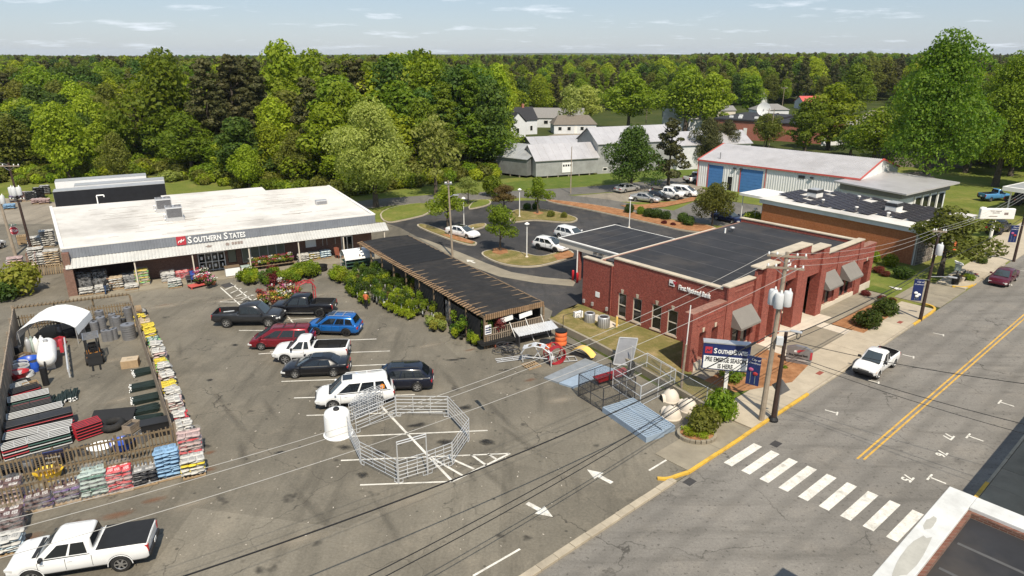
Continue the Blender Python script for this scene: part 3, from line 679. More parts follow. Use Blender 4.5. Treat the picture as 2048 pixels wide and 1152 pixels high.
bslab("bank_terrace", 13.42, 25.5, -2.4, -.2, "old_concrete", .09, 3.0)
def bed(name, pts, z, m_): return sheet(name, [LB(*p) for p in pts], z, m_)
bed("straw_bed", [(-4.9,-1.62),(3.95,-1.62),(3.95,-5.3),(0,-6.0),(-4.6,-4.2)], .13, "pine_straw")
bed("straw_bed", [(13.5,-2.5),(21.2,-2.5),(21.6,-5.0),(13.5,-5.3)], .13, "pine_straw")
bed("grass_strip", [(21.3,-2.5),(27.2,-2.4),(27.4,-.3),(25.6,-.2),(25.5,-2.4)], .125, "green_lawn")
sheet("verge", [st(9.0,-3.12), st(15.6,-3.12), g(1455,770), g(1400,775), g(1452,838)], .125, "green_lawn")
# lawn beside the bank with its retaining wall
def v3(u, v, z): return g(u, v, z)
rw = [(1097,651),(1180,690),(1262,733),(1340,777),(1412,817),(1450,838)]
top = [v3(u,v-13+i*1.2,.55-.05*i) for i,(u,v) in enumerate(rw)]
lawn_in = [LB(-.05,15.4,.2), LB(-.05,11,.16), LB(-.05,7,.15), LB(-.05,3,.15), LB(-4.7,.5,.14), LB(-4.7,-3.5,.13)]
b = MB(); b.grid([[tuple(p) for p in top], [tuple((p*.5+q*.5)-Vector((0,0,.05))) for p,q in zip(top,lawn_in)], [tuple(q) for q in lawn_in]]); struct(b.build("bank_lawn", "lawn", smooth=True))
b = MB(); 
sheet("lawn_end", [g(1126,623), LB(0,15.4), LB(-.05,15.9), g(1120,640), g(1097,645)], .16, "lawn")
rwall = thing("retaining_wall", "low stained concrete retaining wall between parking lot and bank lawn", "wall")
for i in range(len(top)-1):
    a, c = top[i], top[i+1]; d_ = (c-a).normalized(); n = Vector((-d_.y,d_.x,0))*-.12
    m_ = MB(); k = 2
    for j in range(k):
        p = a.lerp(c, j/k)+d_*.01; q = a.lerp(c,(j+1)/k)-d_*.01
        m_ = MB(); m_.add([p-n,q-n,q+n,p+n] and [(p-n).to_tuple(),(q-n).to_tuple(),(q+n).to_tuple(),(p+n).to_tuple()] + [((x).x,(x).y,-.1) for x in (p-n,q-n,q+n,p+n)], [(0,1,2,3),(0,4,5,1),(1,5,6,2),(2,6,7,3),(3,7,4,0)])
        m_.v = [(x,y,z+.05 if z>0 else z) for x,y,z in m_.v]; m_.build("wall_section", "old_concrete", rwall)
# ------------------------------------------------------------------ the farm store
SO, SA = (-43.9,64.3,0), R(28.6)
def LS(x, y, z=0): q = rot2(x,y,SA); return Vector((SO[0]+q[0], SO[1]+q[1], z))
store = thing("farm_store", "long low brick farm store with white roof, grey ribbed fascia and white canopy", "building", SO, SA)
FZ = 4.72
b = MB(); b.slab([(-.2,1.2,FZ),(31.8,1.2,FZ),(31.4,22.2,FZ+.15),(-2.7,23.8,FZ+.15)], .25); roof = b.build("roof", "white_roof", store)
b = MB(); b.bx(9.8,23,23.2,26.2,FZ-.3,FZ+.05); b.build("rear_roof", "white_roof", store)
b = MB(); b.bx(-.25,31.85,1.02,1.2,FZ-.02,FZ+.14); b.bx(31.4,31.75,1.2,22.2,FZ,FZ+.2); b.add([(-.3,1.0,FZ+.15),(0,1.2,FZ+.15),(-2.5,23.9,FZ+.3),(-2.8,23.9,FZ+.3),(-.3,1.0,FZ-.2),(0,1.2,FZ-.2),(-2.5,23.9,FZ-.1),(-2.8,23.9,FZ-.1)], [(0,1,2,3),(0,3,7,4),(1,5,6,2),(0,4,5,1),(3,2,6,7)]); b.build("roof_edge", "trim_white", store)
random.seed(8)
for k in range(70):
    x, y, L_ = random.uniform(1.5,26), random.uniform(2.5,20), random.uniform(.6,4)
    m_ = MB(); zz = FZ+.012+(y-1.2)*.15/22; m_.slab([(x,y,zz),(x+L_,y+random.uniform(-.1,.1),zz+.001),(x+L_,y+random.uniform(.03,.1),zz+.001),(x,y+random.uniform(.02,.12),zz)], .004); m_.build("seam_streak", "roof_streak", roof)
b = MB(); ribs(b, -.2, 31.8, 1.0, 3.72, FZ-.02, .28, .05); b.build("fascia", "fascia_grey", store)
b = MB(); ribs(b, -.1, 33.0, -.1, 3.06, 3.70, .32, .10, 1.0); cn = b.build("canopy_roof", "canopy_white", store)
b = MB(); b.bx(-.1,33.0,-.16,-.1,2.93,3.07); b.build("canopy_edge", "trim_white", store)
b = MB(); b.bx(-.1,33.0,-.1,2.4,2.9,2.96); b.build("canopy_soffit", "metal_grey", store)
b = MB()
holed(b, 5.7, 31.6, 0, 4.4, 2.4, 2.7, [(11.9,14.75,0,2.55),(15.0,15.9,.7,2.45),(16.45,21.2,.55,2.75),(27.8,29.3,0,2.3)])
b.bx(5.7,6.0,2.7,6.0,0,4.4); b.bx(0,5.7,6.0,6.3,0,4.4); b.bx(-.25,.35,.2,6.3,0,4.4); b.bx(31.3,31.6,2.7,22,0,FZ-.26)
b.add([(-.25,6.3,0),(.0,6.3,0),(-2.3,23.6,0),(-2.55,23.6,0),(-.25,6.3,FZ-.2),(.0,6.3,FZ-.2),(-2.3,23.6,FZ-.2),(-2.55,23.6,FZ-.2)], [(0,3,7,4),(1,5,6,2),(3,2,6,7)])
b.build("wall", "store_brick", store)
MB().bx(-.35,.45,-.05,.6,0,3.0).build("brick_pier", "store_brick", store)
for x in (.15, 5.85, 11.3, 17.0, 22.35, 27.5, 32.5):
    b = MB(); b.bx(x-.06,x+.06,-.02,.1,.1,2.95); b.build("canopy_post", "trim_cream", store)
# walkway
walk = struct(MB().bx(0,.01,0,.01,-.2,-.19).build("store_walk", "old_concrete"))
x = -.3
while x < 33: 
    m_ = MB(); e = min(33.2,x+3.05); m_.prism([(p.x,p.y) for p in (LS(x+.01,-1.3),LS(e-.01,-1.3),LS(e-.01,2.38),LS(x+.01,2.38))], -.05, .11+random.uniform(-.004,.004)); m_.build("slab", "old_concrete", walk); x = e
# sliding doors
dr = MB(); dr.bx(11.95,14.7,2.42,2.55,2.2,2.5); [dr.bx(x-.05,x+.05,2.42,2.55,.11,2.2) for x in (11.98,12.66,13.33,14.0,14.66)]; [dr.bx(12.03,14.61,2.43,2.54,z-.04,z+.04) for z in (.2,1.15,2.15)]
o = dr.build("entrance_door", "trim_white", store)
for i in range(4):
    for z0, z1 in ((.25,1.1),(1.2,2.1)):
        x0 = 12.05+i*.675; MB().bx(x0,x0+.56,2.47,2.5,z0,z1).build("pane", "glass_dark", o)
        MB().bx(x0+.12+.1*(i%2),x0+.36,2.455,2.465,z0+.25,z0+.6).build("notice", "sign_white", o)
b = MB(); b.bx(11.9,14.75,2.30,2.38,2.56,2.85); o = b.build("door_banner", "black", store)
lettering("banner_lettering", "Farmer owned              since 1923", .17, "sign_white", o, (12.0,2.29,2.62), ext=.004, bold=.003, sx=.8)
MB().bx(13.05,13.6,2.285,2.297,2.58,2.84).build("banner_patch", "sign_red", o)
for i in range(5):
    x0 = 16.5+i*.94; f = MB(); f.bx(x0,x0+.05,2.42,2.5,.55,2.75); f.bx(x0+.89,x0+.94,2.42,2.5,.55,2.75); f.bx(x0+.05,x0+.89,2.42,2.5,.55,.62); f.bx(x0+.05,x0+.89,2.42,2.5,2.68,2.75); w_ = f.build("window", "metal_light", store)
    MB().bx(x0+.05,x0+.89,2.45,2.48,.62,2.68).build("pane", "blind_glass", w_)
w_ = MB().bx(15.05,15.85,2.5,2.55,.75,2.4).build("window", "blind_glass", store)
b = MB(); b.bx(27.85,27.95,2.42,2.55,0.1,2.25); b.bx(28.5,28.6,2.42,2.55,0.1,2.25); b.bx(29.15,29.25,2.42,2.55,0.1,2.25); b.bx(27.95,29.15,2.42,2.55,2.1,2.25); o = b.build("side_door", "trim_white", store)
MB().bx(27.95,29.15,2.47,2.5,.15,2.1).build("pane", "glass_dark", o)
MB().bx(27.5,31.2,2.3,2.38,2.3,2.75).build("door_header", "trim_cream", store)
MB().bx(23.6,24.8,2.3,2.38,1.4,2.3).build("wall_notice", "sign_white", store)
for x in (25.6,26.1,27.1): MB().tube((x,2.3,1.4),(x,2.3,2.9),.03).build("conduit", "metal_light", store)
# lettering on the fascia
lettering("lettering", "S", 1.0, "sign_white", store, (11.12,.93,3.9), ext=.03, bold=.02, sx=.95)
lettering("lettering", "OUTHERN", .80, "sign_white", store, (11.68,.93,3.9), ext=.03, bold=.02, sx=.74)
lettering("lettering", "S", 1.0, "sign_white", store, (14.72,.93,3.9), ext=.03, bold=.02, sx=.95)
lettering("lettering", "TATES", .80, "sign_white", store, (15.28,.93,3.9), ext=.03, bold=.02, sx=.74)
o = MB().xz([(10.05+.92*x,3.80+.92*z) for x,z in ((.06,0),(.94,0),(1,.06),(1,.94),(.94,1),(.06,1),(0,.94),(0,.06))], .86, .94).build("logo_panel", "sign_red", store)
for k in (0,1):
    pts = [(10.2+.5*t*.75+k*.24, 4.05+.38*t+.10*math.sin(t*6.28)+k*.0) for t in (0,.25,.5,.75,1)]
    MB().path([(x,.845,z) for x,z in pts], .045).build("logo_stroke", "sign_white", o)
mat("decal_grey", (.20,.16,.14), .7, .3, 3)
def on_canopy(x, t, up=.012): return (x, -.1+1.1*t-.02, 3.06+.64*t+up)
star = []
for k in range(10): r_ = .42 if k%2 == 0 else .2; star.append((13.1+r_*math.cos(k*math.pi/5+.5), .5+.45*r_*math.sin(k*math.pi/5+.5)))
MB().quad(*[on_canopy(x,t,.05) for x,t in star]).build("decal", "decal_grey", cn)
MB().quad(*[on_canopy(14.95+.2*math.cos(k*.7854),.5+.2*math.sin(k*.7854),.05) for k in range(8)]).build("decal", "decal_grey", cn)
for k in range(4): MB().quad(*[on_canopy(x,t,.05) for x,t in ((15.4+k*.3,.35),(15.64+k*.3,.35),(15.64+k*.3,.68),(15.4+k*.3,.68))]).build("decal", "decal_grey", cn)
# rooftop units
def rooftop_unit(loc_, lab, w=1.75, d_=1.9, h=1.55):
    r_ = thing("rooftop_air_conditioner", lab, "air conditioner", loc_, SA, "air conditioners on the store roof")
    MB().bx(-w/2-.1,w/2+.1,-d_/2-.1,d_/2+.1,0,.35).build("kerb", "metal_light", r_)
    MB().bx(-w/2,w/2,-d_/2,d_/2,.35,h).build("casing", "metal_light", r_, bevel=.03)
    q = MB()
    for k in range(9): q.bx(-w/2+.12,w/2-.12,-d_/2-.03,-d_/2+.01,.5+k*.1,.55+k*.1)
    q.build("louvre", "metal_grey", r_); MB().bx(-w/2+.1,w/2-.1,-d_/2-.012,-d_/2-.004,.45,h-.12).build("coil", "steel_dark", r_)
    for x in (-w/4, w/4):
        f = MB(); f.lathe([(.36,0),(.36,.12),(.3,.13),(.3,.02)], 18, (x,0,h)); f.build("fan_ring", "metal_grey", r_, 40)
    MB().path([(-w/2-.05,-.4,.3),(-w/2-.25,-.4,.3),(-w/2-.25,-.4,.8),(-w/2,-.4,.8)], .05).build("pipe", "metal_light", r_)
rooftop_unit(LS(10.55,9.6,FZ+.05), "nearer boxy air conditioner on the white store roof")
rooftop_unit(LS(9.75,15.2,FZ+.1), "farther boxy air conditioner on the white store roof")
r_ = thing("roof_ventilator", "small low vent box near the right end of the store roof", "roof vent", LS(27.6,10.0,FZ+.06), SA)
MB().bx(-.7,.7,-.45,.45,0,.55).build("casing", "metal_light", r_, bevel=.05); MB().bx(-.6,.6,-.47,-.452,.1,.45).build("grille", "metal_grey", r_)
b = MB(); b.path([(2.5,23.0,FZ+.1),(2.5,23.0,FZ+1.3),(3.3,23.0,FZ+1.3),(3.3,23.0,FZ+1.05)], .07); o = b.build("vent_pipe", "sign_white", store)
# ------------------------------------------------------------------ brick building with solar panels
PO, PA = (46.2,75.2,0), R(35.3)
def LP(x, y, z=0): q = rot2(x,y,PA); return Vector((PO[0]+q[0], PO[1]+q[1], z))
sol = thing("brick_office", "low orange brick office with white flat roof covered in solar panels", "building", PO, PA)
b = MB(); b.bx(0,12.3,.3,20.6,-.1,3.75); b.build("wall", "orange_brick", sol)
b = MB(); b.bx(-.25,12.6,-.6,21.0,3.75,4.3); b.build("fascia", "block_white", sol)
b = MB(); b.bx(-.4,12.75,-.75,21.15,4.3,4.36); roof = b.build("roof", "white_roof", sol)
b = MB(); b.bx(.9,6.6,21.0,25.2,4.0,4.34); b.build("rear_canopy", "trim_white", sol)
for x in (1.3,6.2): MB().tube((x,24.8,0),(x,24.8,4.0),.07).build("canopy_post", "trim_white", sol)
MB().bx(4.2,12.3,2.0,2.3,-.1,.1).build("front_step", "concrete", sol)
[MB().bx(4.5+i*1.2,4.65+i*1.2,.1,.25,0,3.7).build("window_post", "trim_white", sol) for i in range(6)]
b = MB(); b.bx(4.3,12.2,.2,.28,.4,3.4); b.build("shop_window", "glass_dark", sol)
MB().tube((-.1,.1,0),(-.1,.1,3.8),.06).build("downpipe", "trim_white", sol)
pm = MB().bx(-.45,.45,-.74,.74,0,.04).mesh("solar_panel", "solar_cell")
random.seed(3)
for i in range(10):
    for j in range(11):
        x, y = 1.9+i*1.08, 2.2+j*1.78
        if (i in (4,5) and j in (2,9)) or (i in (7,8) and j in (5,)) or (i == 0 and j < 3) or (i < 2 and j == 10) or random.random() < .05 or (i==9 and j>8): continue
        o = link("solar_panel", pm, roof, (x, y, 4.5)); o.rotation_euler = (R(6), 0, 0)
def roof_box(x, y):
    r_ = thing("rooftop_unit", "white boxy rooftop unit with dark band, %s of the two among the solar panels" % ("left" if y > 10 else "right"), "air conditioner", LP(x,y,4.36), PA, "units among the solar panels")
    MB().bx(-.8,.8,-.7,.7,0,.75).build("casing", "trim_white", r_, bevel=.03); MB().bx(-.83,.83,-.73,.73,.75,1.15).build("band", "steel_dark", r_); MB().bx(-.75,.75,-.65,.65,1.15,1.22).build("cap", "metal_light", r_)
roof_box(6.2, 16.9); roof_box(6.2, 6.2)
for i, (x, y) in enumerate(((3.4,14.0),(2.6,9.0),(2.6,5.0),(9.5,12.5))):
    o = MB().lathe([(.16,0),(.16,.45),(.24,.46),(.2,.6)], 10).build("vent_cap", "trim_white", roof, True, (x,y,4.36))
# stone front: each stone is a piece of the wall
mat("stone_a", (.16,.135,.115), .85, .3, 5, bmp=.3, rnd=.4); mat("mortar_dark", (.30,.27,.23), .9, .1, 3)
MB().bx(-.05,3.9,-.12,.28,-.1,3.7).build("stone_wall", "mortar_dark", sol)
random.seed(11)
z = .02
while z < 3.6:
    h = random.uniform(.26,.46); x = 0.0+random.uniform(0,.1)
    while x < 3.75:
        w = random.uniform(.3,.62); x1 = min(3.85, x+w); k = MB()
        pts = [(x+.03+random.uniform(0,.08),z+.02+random.uniform(0,.05)),(x1-.03-random.uniform(0,.08),z+.02+random.uniform(0,.06)),(x1-.02,z+h*.55),(x1-.03-random.uniform(0,.1),min(3.66,z+h-.02)-random.uniform(0,.05)),(x+.03+random.uniform(0,.1),min(3.66,z+h-.02)-random.uniform(0,.05)),(x+.02,z+h*.5)]
        k.xz(pts, -.17-random.uniform(0,.03), -.118); k.build("stone", "stone_a", sol); x = x1
    z += h
# ------------------------------------------------------------------ white metal workshop with blue doors
WO, WA = (34.2,125.5,0), R(-46)
ws = thing("metal_workshop", "white ribbed metal workshop with red trim and two blue roll-up doors", "building", WO, WA)
Wd, We, Wr, WL = 17.0, 4.8, 6.9, 28.2
b = MB(); holes = [(2.1,5.0,0,4.1),(8.4,12.5,0,4.1),(6.0,6.9,0,2.4)]
xs = [0]+[x for h in holes[:1] for x in h[:2]]+[6.0,6.9]+[8.4,12.5,WL]
for a, c in ((0,2.1),(5.0,6.0),(6.9,8.4),(12.5,WL)): ribs(b, a, c, 0, -.1, We, .42, .05)
for a, c, z in ((2.1,5.0,4.1),(8.4,12.5,4.1),(6.0,6.9,2.4)): ribs(b, a, c, 0, z, We, .42, .05)
b.add([(WL,0,-.1),(WL,Wd,-.1),(WL,Wd,We),(WL,Wd/2,Wr),(WL,0,We)], [(0,1,2,3,4)]); b.add([(0,0,-.1),(0,Wd,-.1),(0,Wd,We),(0,Wd/2,Wr),(0,0,We)], [(4,3,2,1,0)]); b.bx(0,WL,Wd-.1,Wd,-.1,We-.05)
b.build("wall", "white_panel", ws)
b = MB(); 
for s_, y0, y1, z0, z1 in ((1,-.25,Wd/2,We-.03,Wr+.02),(2,Wd+.25,Wd/2,We-.03,Wr+.02)):
    n = 94; lo = []; hi = []
    for i in range(n):
        for k, dz in ((0,0),(.6,0),(.7,.06),(.9,.06)): x = -.2+(WL+.4)*(i+k)/n; lo.append((x,y0,z0+dz)); hi.append((x,y1,z1+dz))
    b.grid([lo,hi])
b.build("roof", "roof_tin", ws)
b = MB(); b.bx(-.2,WL+.2,-.33,-.24,We-.22,We+.05)
for a in (-.12,12.9,27.2): b.bx(a,a+.16,-.09,-.055,-.1,We-.2)
for a, c in ((2.1,5.0),(8.4,12.5)): b.bx(a-.14,a,-.09,.0,-.1,4.25)
for x in (WL+.12,-.22):
    for y0, y1 in ((-.3,Wd/2),(Wd+.3,Wd/2)): b.add([(x,y0,We-.16),(x+.1,y0,We-.16),(x+.1,y1,Wr-.1),(x,y1,Wr-.1),(x,y0,We+.1),(x+.1,y0,We+.1),(x+.1,y1,Wr+.16),(x,y1,Wr+.16)], [(0,1,2,3),(4,7,6,5),(0,3,7,4),(1,5,6,2)])
b.build("trim", "red_trim", ws)
for a, c in ((2.1,5.0),(8.4,12.5)):
    o = MB().bx(a,c,.05,.12,-.05,4.1).build("roll_up_door", "door_blue", ws)
    for k in range(8): MB().bx(a+.03,c-.03,.0,.05,k*.51,k*.51+.46).build("panel", "door_blue", o)
o = MB().bx(6.0,6.9,.04,.1,0,2.4).build("door", "black", ws); MB().bx(6.72,6.8,-.02,.04,1.05,1.15).build("handle", "metal_light", o)
for x in (7.0,8.2,20.6): MB().bx(x,x+.5,-.35,-.08,3.9,4.15).build("wall_lamp", "steel_dark", ws)
MB().bx(18.6,19.7,-.1,-.06,3.7,4.2).build("vent", "steel_dark", ws)
MB().tube((3.5,1.2,We+.3),(3.5,1.2,We+1.5),.08).build("flue", "metal_grey", ws)
# ------------------------------------------------------------------ barns and houses
def gable(name, lab, loc_, ang, L_, D_, e, r_, wm, rm, cat="building", z0=-.1, over=.3, wins=(), door=None, seams=0, chim=None, posts=False, group=None, hip=0):
    t = thing(name, lab, cat, loc_, R(ang), group)
    b = MB(); b.bx(0,L_,0,D_,z0,e); 
    if not hip:
        for x in (0.0, L_): b.add([(x,0,e),(x,D_,e),(x,D_/2,r_)], [(0,1,2)])
    b.build("wall", wm, t); b = MB(); o = over; k = hip
    P = [(-o,-o,e-.05),(L_+o,-o,e-.05),(L_+o-k,D_/2,r_+.08),(-o+k,D_/2,r_+.08),(L_+o,D_+o,e-.05),(-o,D_+o,e-.05)]
    b.add(P+[(x,y,z+.1) for x,y,z in P], [(6,7,8,9),(9,8,10,11),(0,3,2,1),(3,5,4,2),(0,1,7,6),(4,5,11,10),(1,2,8,7),(2,4,10,8),(0,6,9,3),(3,9,11,5)])
    if hip: b.add([P[0],P[3],P[5]], [(0,1,2)]); b.add([P[1],P[2],P[4]], [(0,1,2)])
    rf = b.build("roof", rm, t)
    if seams:
        s_ = MB()
        for i in range(1,seams):
            x = -o+(L_+2*o)*i/seams
            for y0, y1 in ((-o,D_/2),(D_+o,D_/2)): s_.add([(x-.03,y0,e+.052),(x+.03,y0,e+.052),(x+.03,y1,r_+.182),(x-.03,y1,r_+.182),(x,y0,e+.1),(x,y1,r_+.23)], [(0,4,5,3),(1,2,5,4)])
        s_.build("roof_seam", rm, rf)
    if chim: MB().bx(chim-.35,chim+.35,D_/2-.3,D_/2+.3,r_-.4,r_+1.1).build("chimney", "far_brick", rf)
    for w in wins:
        f, a, c, za, zb = w; m_ = MB(); p_ = MB()
        if f == 'f': m_.bx(a,c,-.05,0,za,zb); p_.bx(a+.1,c-.1,-.06,-.05,za+.1,zb-.1)
        elif f == 'l': m_.bx(-.05,0,a,c,za,zb); p_.bx(-.06,-.05,a+.1,c-.1,za+.1,zb-.1)
        else: m_.bx(L_,L_+.05,a,c,za,zb); p_.bx(L_+.05,L_+.06,a+.1,c-.1,za+.1,zb-.1)
        q = m_.build("window", "trim_white", t); p_.build("pane", "glass_dark", q)
    if door: MB().bx(door[0],door[1],-.06,-.002,z0+.1,door[2]).build("door", door[3], t)
    if posts:
        for i in range(int(L_/2.4)+1): MB().bx(.1+i*2.3,.35+i*2.3,.05,.3,-.15,z0).build("pier", "old_concrete", t)
    return t
barn = gable("grey_barn", "front grey tin barn on low piers with a white hatch", (4.64,132.9,0), 20.9, 13.5, 7.5, 3.35, 5.9, "barn_tin", "roof_tin", "barn", z0=.35, posts=True, seams=9)
o = MB().bx(5.6,7.8,-.08,-.002,.85,2.75).build("hatch", "sign_white", barn)
for k in range(4): MB().bx(5.75+k*.52,6.1+k*.52,-.09,-.08,2.0,2.4).build("pane", "glass_dark", o)
MB().bx(-.06,-.002,3.3,4.0,3.2,4.0).build("gable_vent", "sign_white", barn)
gable("grey_barn", "dark weathered barn behind and left of the front grey barn", (-4.2,139,0), -38, 9, 11, 3.6, 5.6, "barn_tin_dark", "barn_tin", "barn", z0=.4, seams=7, posts=True)
gable("tin_shed", "low pale tin roof between the dark barn and the tall barn", (4.5,148,0), 18, 14, 8, 4.2, 5.7, "barn_tin", "roof_tin", "barn", seams=8)
gable("grey_barn", "tall pale tin barn with gable end standing behind the front barn", (17.3,138.5,0), 20.9, 20, 9.5, 5.9, 8.6, "barn_tin", "roof_tin", "barn", seams=12, wins=[('f',1.2,2.2,.5,1.2)])
gable("white_warehouse", "long pale warehouse with tin roof behind the two dark trees", (34.5,143.5,0), 14, 17, 9, 5.0, 7.2, "block_white", "roof_tin", "barn", seams=10, wins=[('f',5.2,6.2,2.4,4.0),('f',11,12,2.4,4.0)])
wh = gable("white_house", "white house with steep black roof at the wood edge", (-.5,208,0), 25, 9, 8, 4.2, 7.6, "block_white", "shingle_black", "house", chim=6, wins=[('f',1,2,1,2.6),('f',4,5,1,2.6),('l',3,4,1,2.6),('f',6.5,7.5,1,2.6)])
gable("white_house_wing", "x", (0,0,0), 0, 4, 5, 4.2, 6.9, "block_white", "shingle_black", "house", wins=[('l',2,3,1,2.6)])
w2 = bpy.data.objects["white_house_wing"]; w2.location = Vector((4.0,204.5,0)); w2.rotation_euler = (0,0,R(115)); w2.name = "porch_wing"; tag(w2, "gabled white wing joined to the black-roofed house", "house")
gable("ranch_house", "pale ranch house with grey roof at the end of the drive", (5.5,232,0), -6, 18, 9, 3.0, 5.8, "block_white", "shingle_grey", "house", wins=[('f',1.5,3,1,2.3),('f',5,6.5,1,2.3),('f',13,14.5,1,2.3)], door=(9,10,2.3,"trim_white"))
gable("cottage", "white cottage with dark brown roof under pale trees", (12.8,212,0), 5, 13, 8, 2.7, 5.0, "block_white", "shingle_brown", "house", wins=[('f',1.2,2.4,.9,2.1),('f',4,5.2,.9,2.1),('f',8,9.2,.9,2.1)], door=(6.2,7.1,2.2,"trim_white"), hip=2)
gable("white_house", "white house half hidden behind the tall leafy tree", (48,222,0), -10, 12, 8, 3.6, 6.6, "block_white", "roof_tin", "house", wins=[('f',2,3,1,2.5),('f',7,8,1,2.5)])
gable("grey_house", "small grey-roofed house beyond the brick hall", (92,262,0), 8, 12, 8, 3.2, 5.0, "block_white", "shingle_grey", "house", wins=[('f',2,3.2,1,2.2),('f',7,8.2,1,2.2)], hip=3)
gable("white_house", "far white house with steep gable among the trees", (118,330,0), 60, 9, 8, 4.5, 8, "sign_white", "shingle_grey", "house", wins=[('f',2,3,1.5,3),('l',3.5,4.5,1.5,3)])
gable("red_roof_house", "far house with red roof below the white gable", (128,310,0), 5, 11, 8, 3, 5.2, "block_white", "red_trim", "house", wins=[('f',2,3,1,2)])
gable("white_house", "distant white house peeking out of the right woods", (160,390,0), 30, 10, 8, 6, 9, "sign_white", "shingle_grey", "house", wins=[('f',2,3,1.5,3)])
gable("grey_house", "low white house with hipped grey roof right of the light green tree", (99,207,0), 25, 15, 9, 2.9, 4.7, "block_white", "shingle_grey", "house", wins=[('f',3,4.2,1,2.1),('f',8,9.2,1,2.1),('l',2,3.2,1,2.1)], hip=4)
gable("carport", "dark low hipped roof behind the metal workshop", (82,148,0), -8, 16, 11, 2.4, 4.0, "shingle_brown", "shingle_black", "building", hip=4)
gable("shingle_shed", "grey shingled low roof between workshop and pale flat-roofed building", (59.5,106.5,0), 20, 11, 7, 2.8, 4.4, "block_white", "shingle_brown", "building")
gable("beige_shed", "small beige shed roof behind the far house roofs", (75,262,0), 10, 9, 6, 3, 4.4, "trim_cream", "shingle_grey", "house")
# white picket yard wall
o = MB().bx(0,9,0,.15,0,2.2).build("white_fence", "white_panel", None, False, (82,183.5,0), R(12)); tag(o, "white panel fence beside the light green tree", "fence")
# brick hall with dish
hall = thing("brick_hall", "red brick flat-roofed hall with satellite dish on the roof", "building", (58.5,203,0), R(-38))
hd = [(0,0),(14,0),(33,14),(20,30),(0,16)]
b = MB(); b.prism([(0,0),(15,0),(15,26),(0,26)], -.1, 5.1); b.build("wall", "far_brick", hall); b = MB(); b.bx(-.3,15.3,-.3,26.3,5.1,5.5); rf = b.build("roof", "shingle_black", hall)
b = MB(); b.bx(15,30,3,24,-.1,4.7); b.build("wing_wall", "far_brick", hall); MB().bx(14.9,30.3,2.7,24.3,4.7,5.0).build("wing_roof", "shingle_black", hall)
MB().bx(9,10,-.05,0,1.2,3.2).build("window", "sign_white", hall)
for x, y in ((3,4),(6,3),(10,5),(4,9)): MB().bx(x,x+.9,y,y+.9,5.5,6.0).build("roof_hatch", "sign_white", rf)
dish = thing("satellite_dish", "large white satellite dish on the brick hall roof", "satellite dish", Vector((73.0,204,5.5)), R(-20))
b = MB(); rows = []
for k in range(5):
    r_ = 1.9*k/4+.01; rows.append([(r_*math.cos(t*math.pi/10), -.28*(1-(r_/1.9)**2)*-1-.2, 2.4+r_*math.sin(t*math.pi/10)) for t in range(20)])
b.grid(rows, True); b.build("reflector", "sign_white", dish, True); MB().tube((0,.3,0),(0,.1,2.3),.12).build("mast", "metal_grey", dish); MB().tube((0,0,2.4),(0,-1.2,2.4),.05).build("feed_arm", "metal_grey", dish)
# pale filling station at the right
GO, GA = (55.8,97.0,0), R(33)
fs = thing("filling_station", "pale block building with tilted flat grey roof right of the solar office", "building", GO, GA)
MB().bx(0,13,0,9,-.1,3.3).build("wall", "block_white", fs)
MB().bx(-.2,13.4,-.3,9.3,3.3,4.2).build("shingle_band", "shingle_grey", fs)
b = MB(); b.slab([(-.8,-1.2,4.25),(14.2,-1.2,4.5),(14.2,10,4.7),(-.8,10,4.5)], .22); b.build("roof", "roof_tin", fs)
for i in range(4):
    q = MB().bx(4.2+i*2.2,5.9+i*2.2,-.06,0,.6,2.9).build("window", "steel_dark", fs); MB().bx(4.3+i*2.2,5.8+i*2.2,-.075,-.06,.7,2.8).build("pane", "glass_dark", q)
    MB().bx(3.8+i*2.2,4.1+i*2.2,-.2,0,0,3.2).build("pilaster", "trim_white", fs)
cp = thing("station_canopy", "flat white canopy on posts at the right edge of the picture", "canopy", Vector((76,99.5,0)), GA)
MB().bx(0,12,-3,3.5,3.5,4.1).build("canopy_deck", "trim_white", cp); MB().bx(.5,11.5,-2.6,3.1,4.1,4.14).build("roof", "metal_light", cp)
for x in (1,11): 
    for y in (-2.2,2.6): MB().tube((x,y,0),(x,y,3.5),.12).build("post", "trim_white", cp)
o = MB().bx(-.1,11.9,-3.08,-3.0,3.6,3.95).build("fascia_stripe", "sign_navy", cp)
# near building at the lower right corner and its neighbour across the street
nb = thing("corner_building", "flat black roof with peeling white parapet at the lower right corner", "building", st(-4.4,13.7), ST_A)
# local x along the street (away), local -y away from the kerb: use y in [-20,0]
H9 = 9.0
mat("peeling_white", (.60,.60,.575), .8, .1, 1.2, dirt=.35); mat("worn_patch", (.40,.385,.34), .85, .15, 2)
b = MB(); b.bx(-26,0,-16,0,-.1,H9-.31); b.bx(-26,0,-.75,0,H9-.31,H9-.01); b.bx(-.75,0,-16,-.76,H9-.31,H9-.01); b.build("wall", "store_brick", nb)
b = MB(); b.bx(-26,.03,-.75,.06,H9,H9+.14); b.bx(-.75,.03,-16,-.75,H9,H9+.14); b.build("parapet_cap", "peeling_white", nb, bevel=.02)
b = MB(); b.bx(-26,-.75,-.87,-.752,H9-.18,H9+.02); b.bx(-.87,-.752,-16,-.87,H9-.18,H9+.02); b.build("inner_brick", "store_brick", nb)
b = MB(); b.bx(-26,-.87,-16,-.87,H9-.3,H9-.16); rf = b.build("roof", "black_membrane", nb)
for k in range(5): MB().bx(-2.6-k*1.6,-2.48-k*1.6,-16,-1.0,H9-.16,H9-.15).build("seam", "membrane_seam", rf)
random.seed(21)
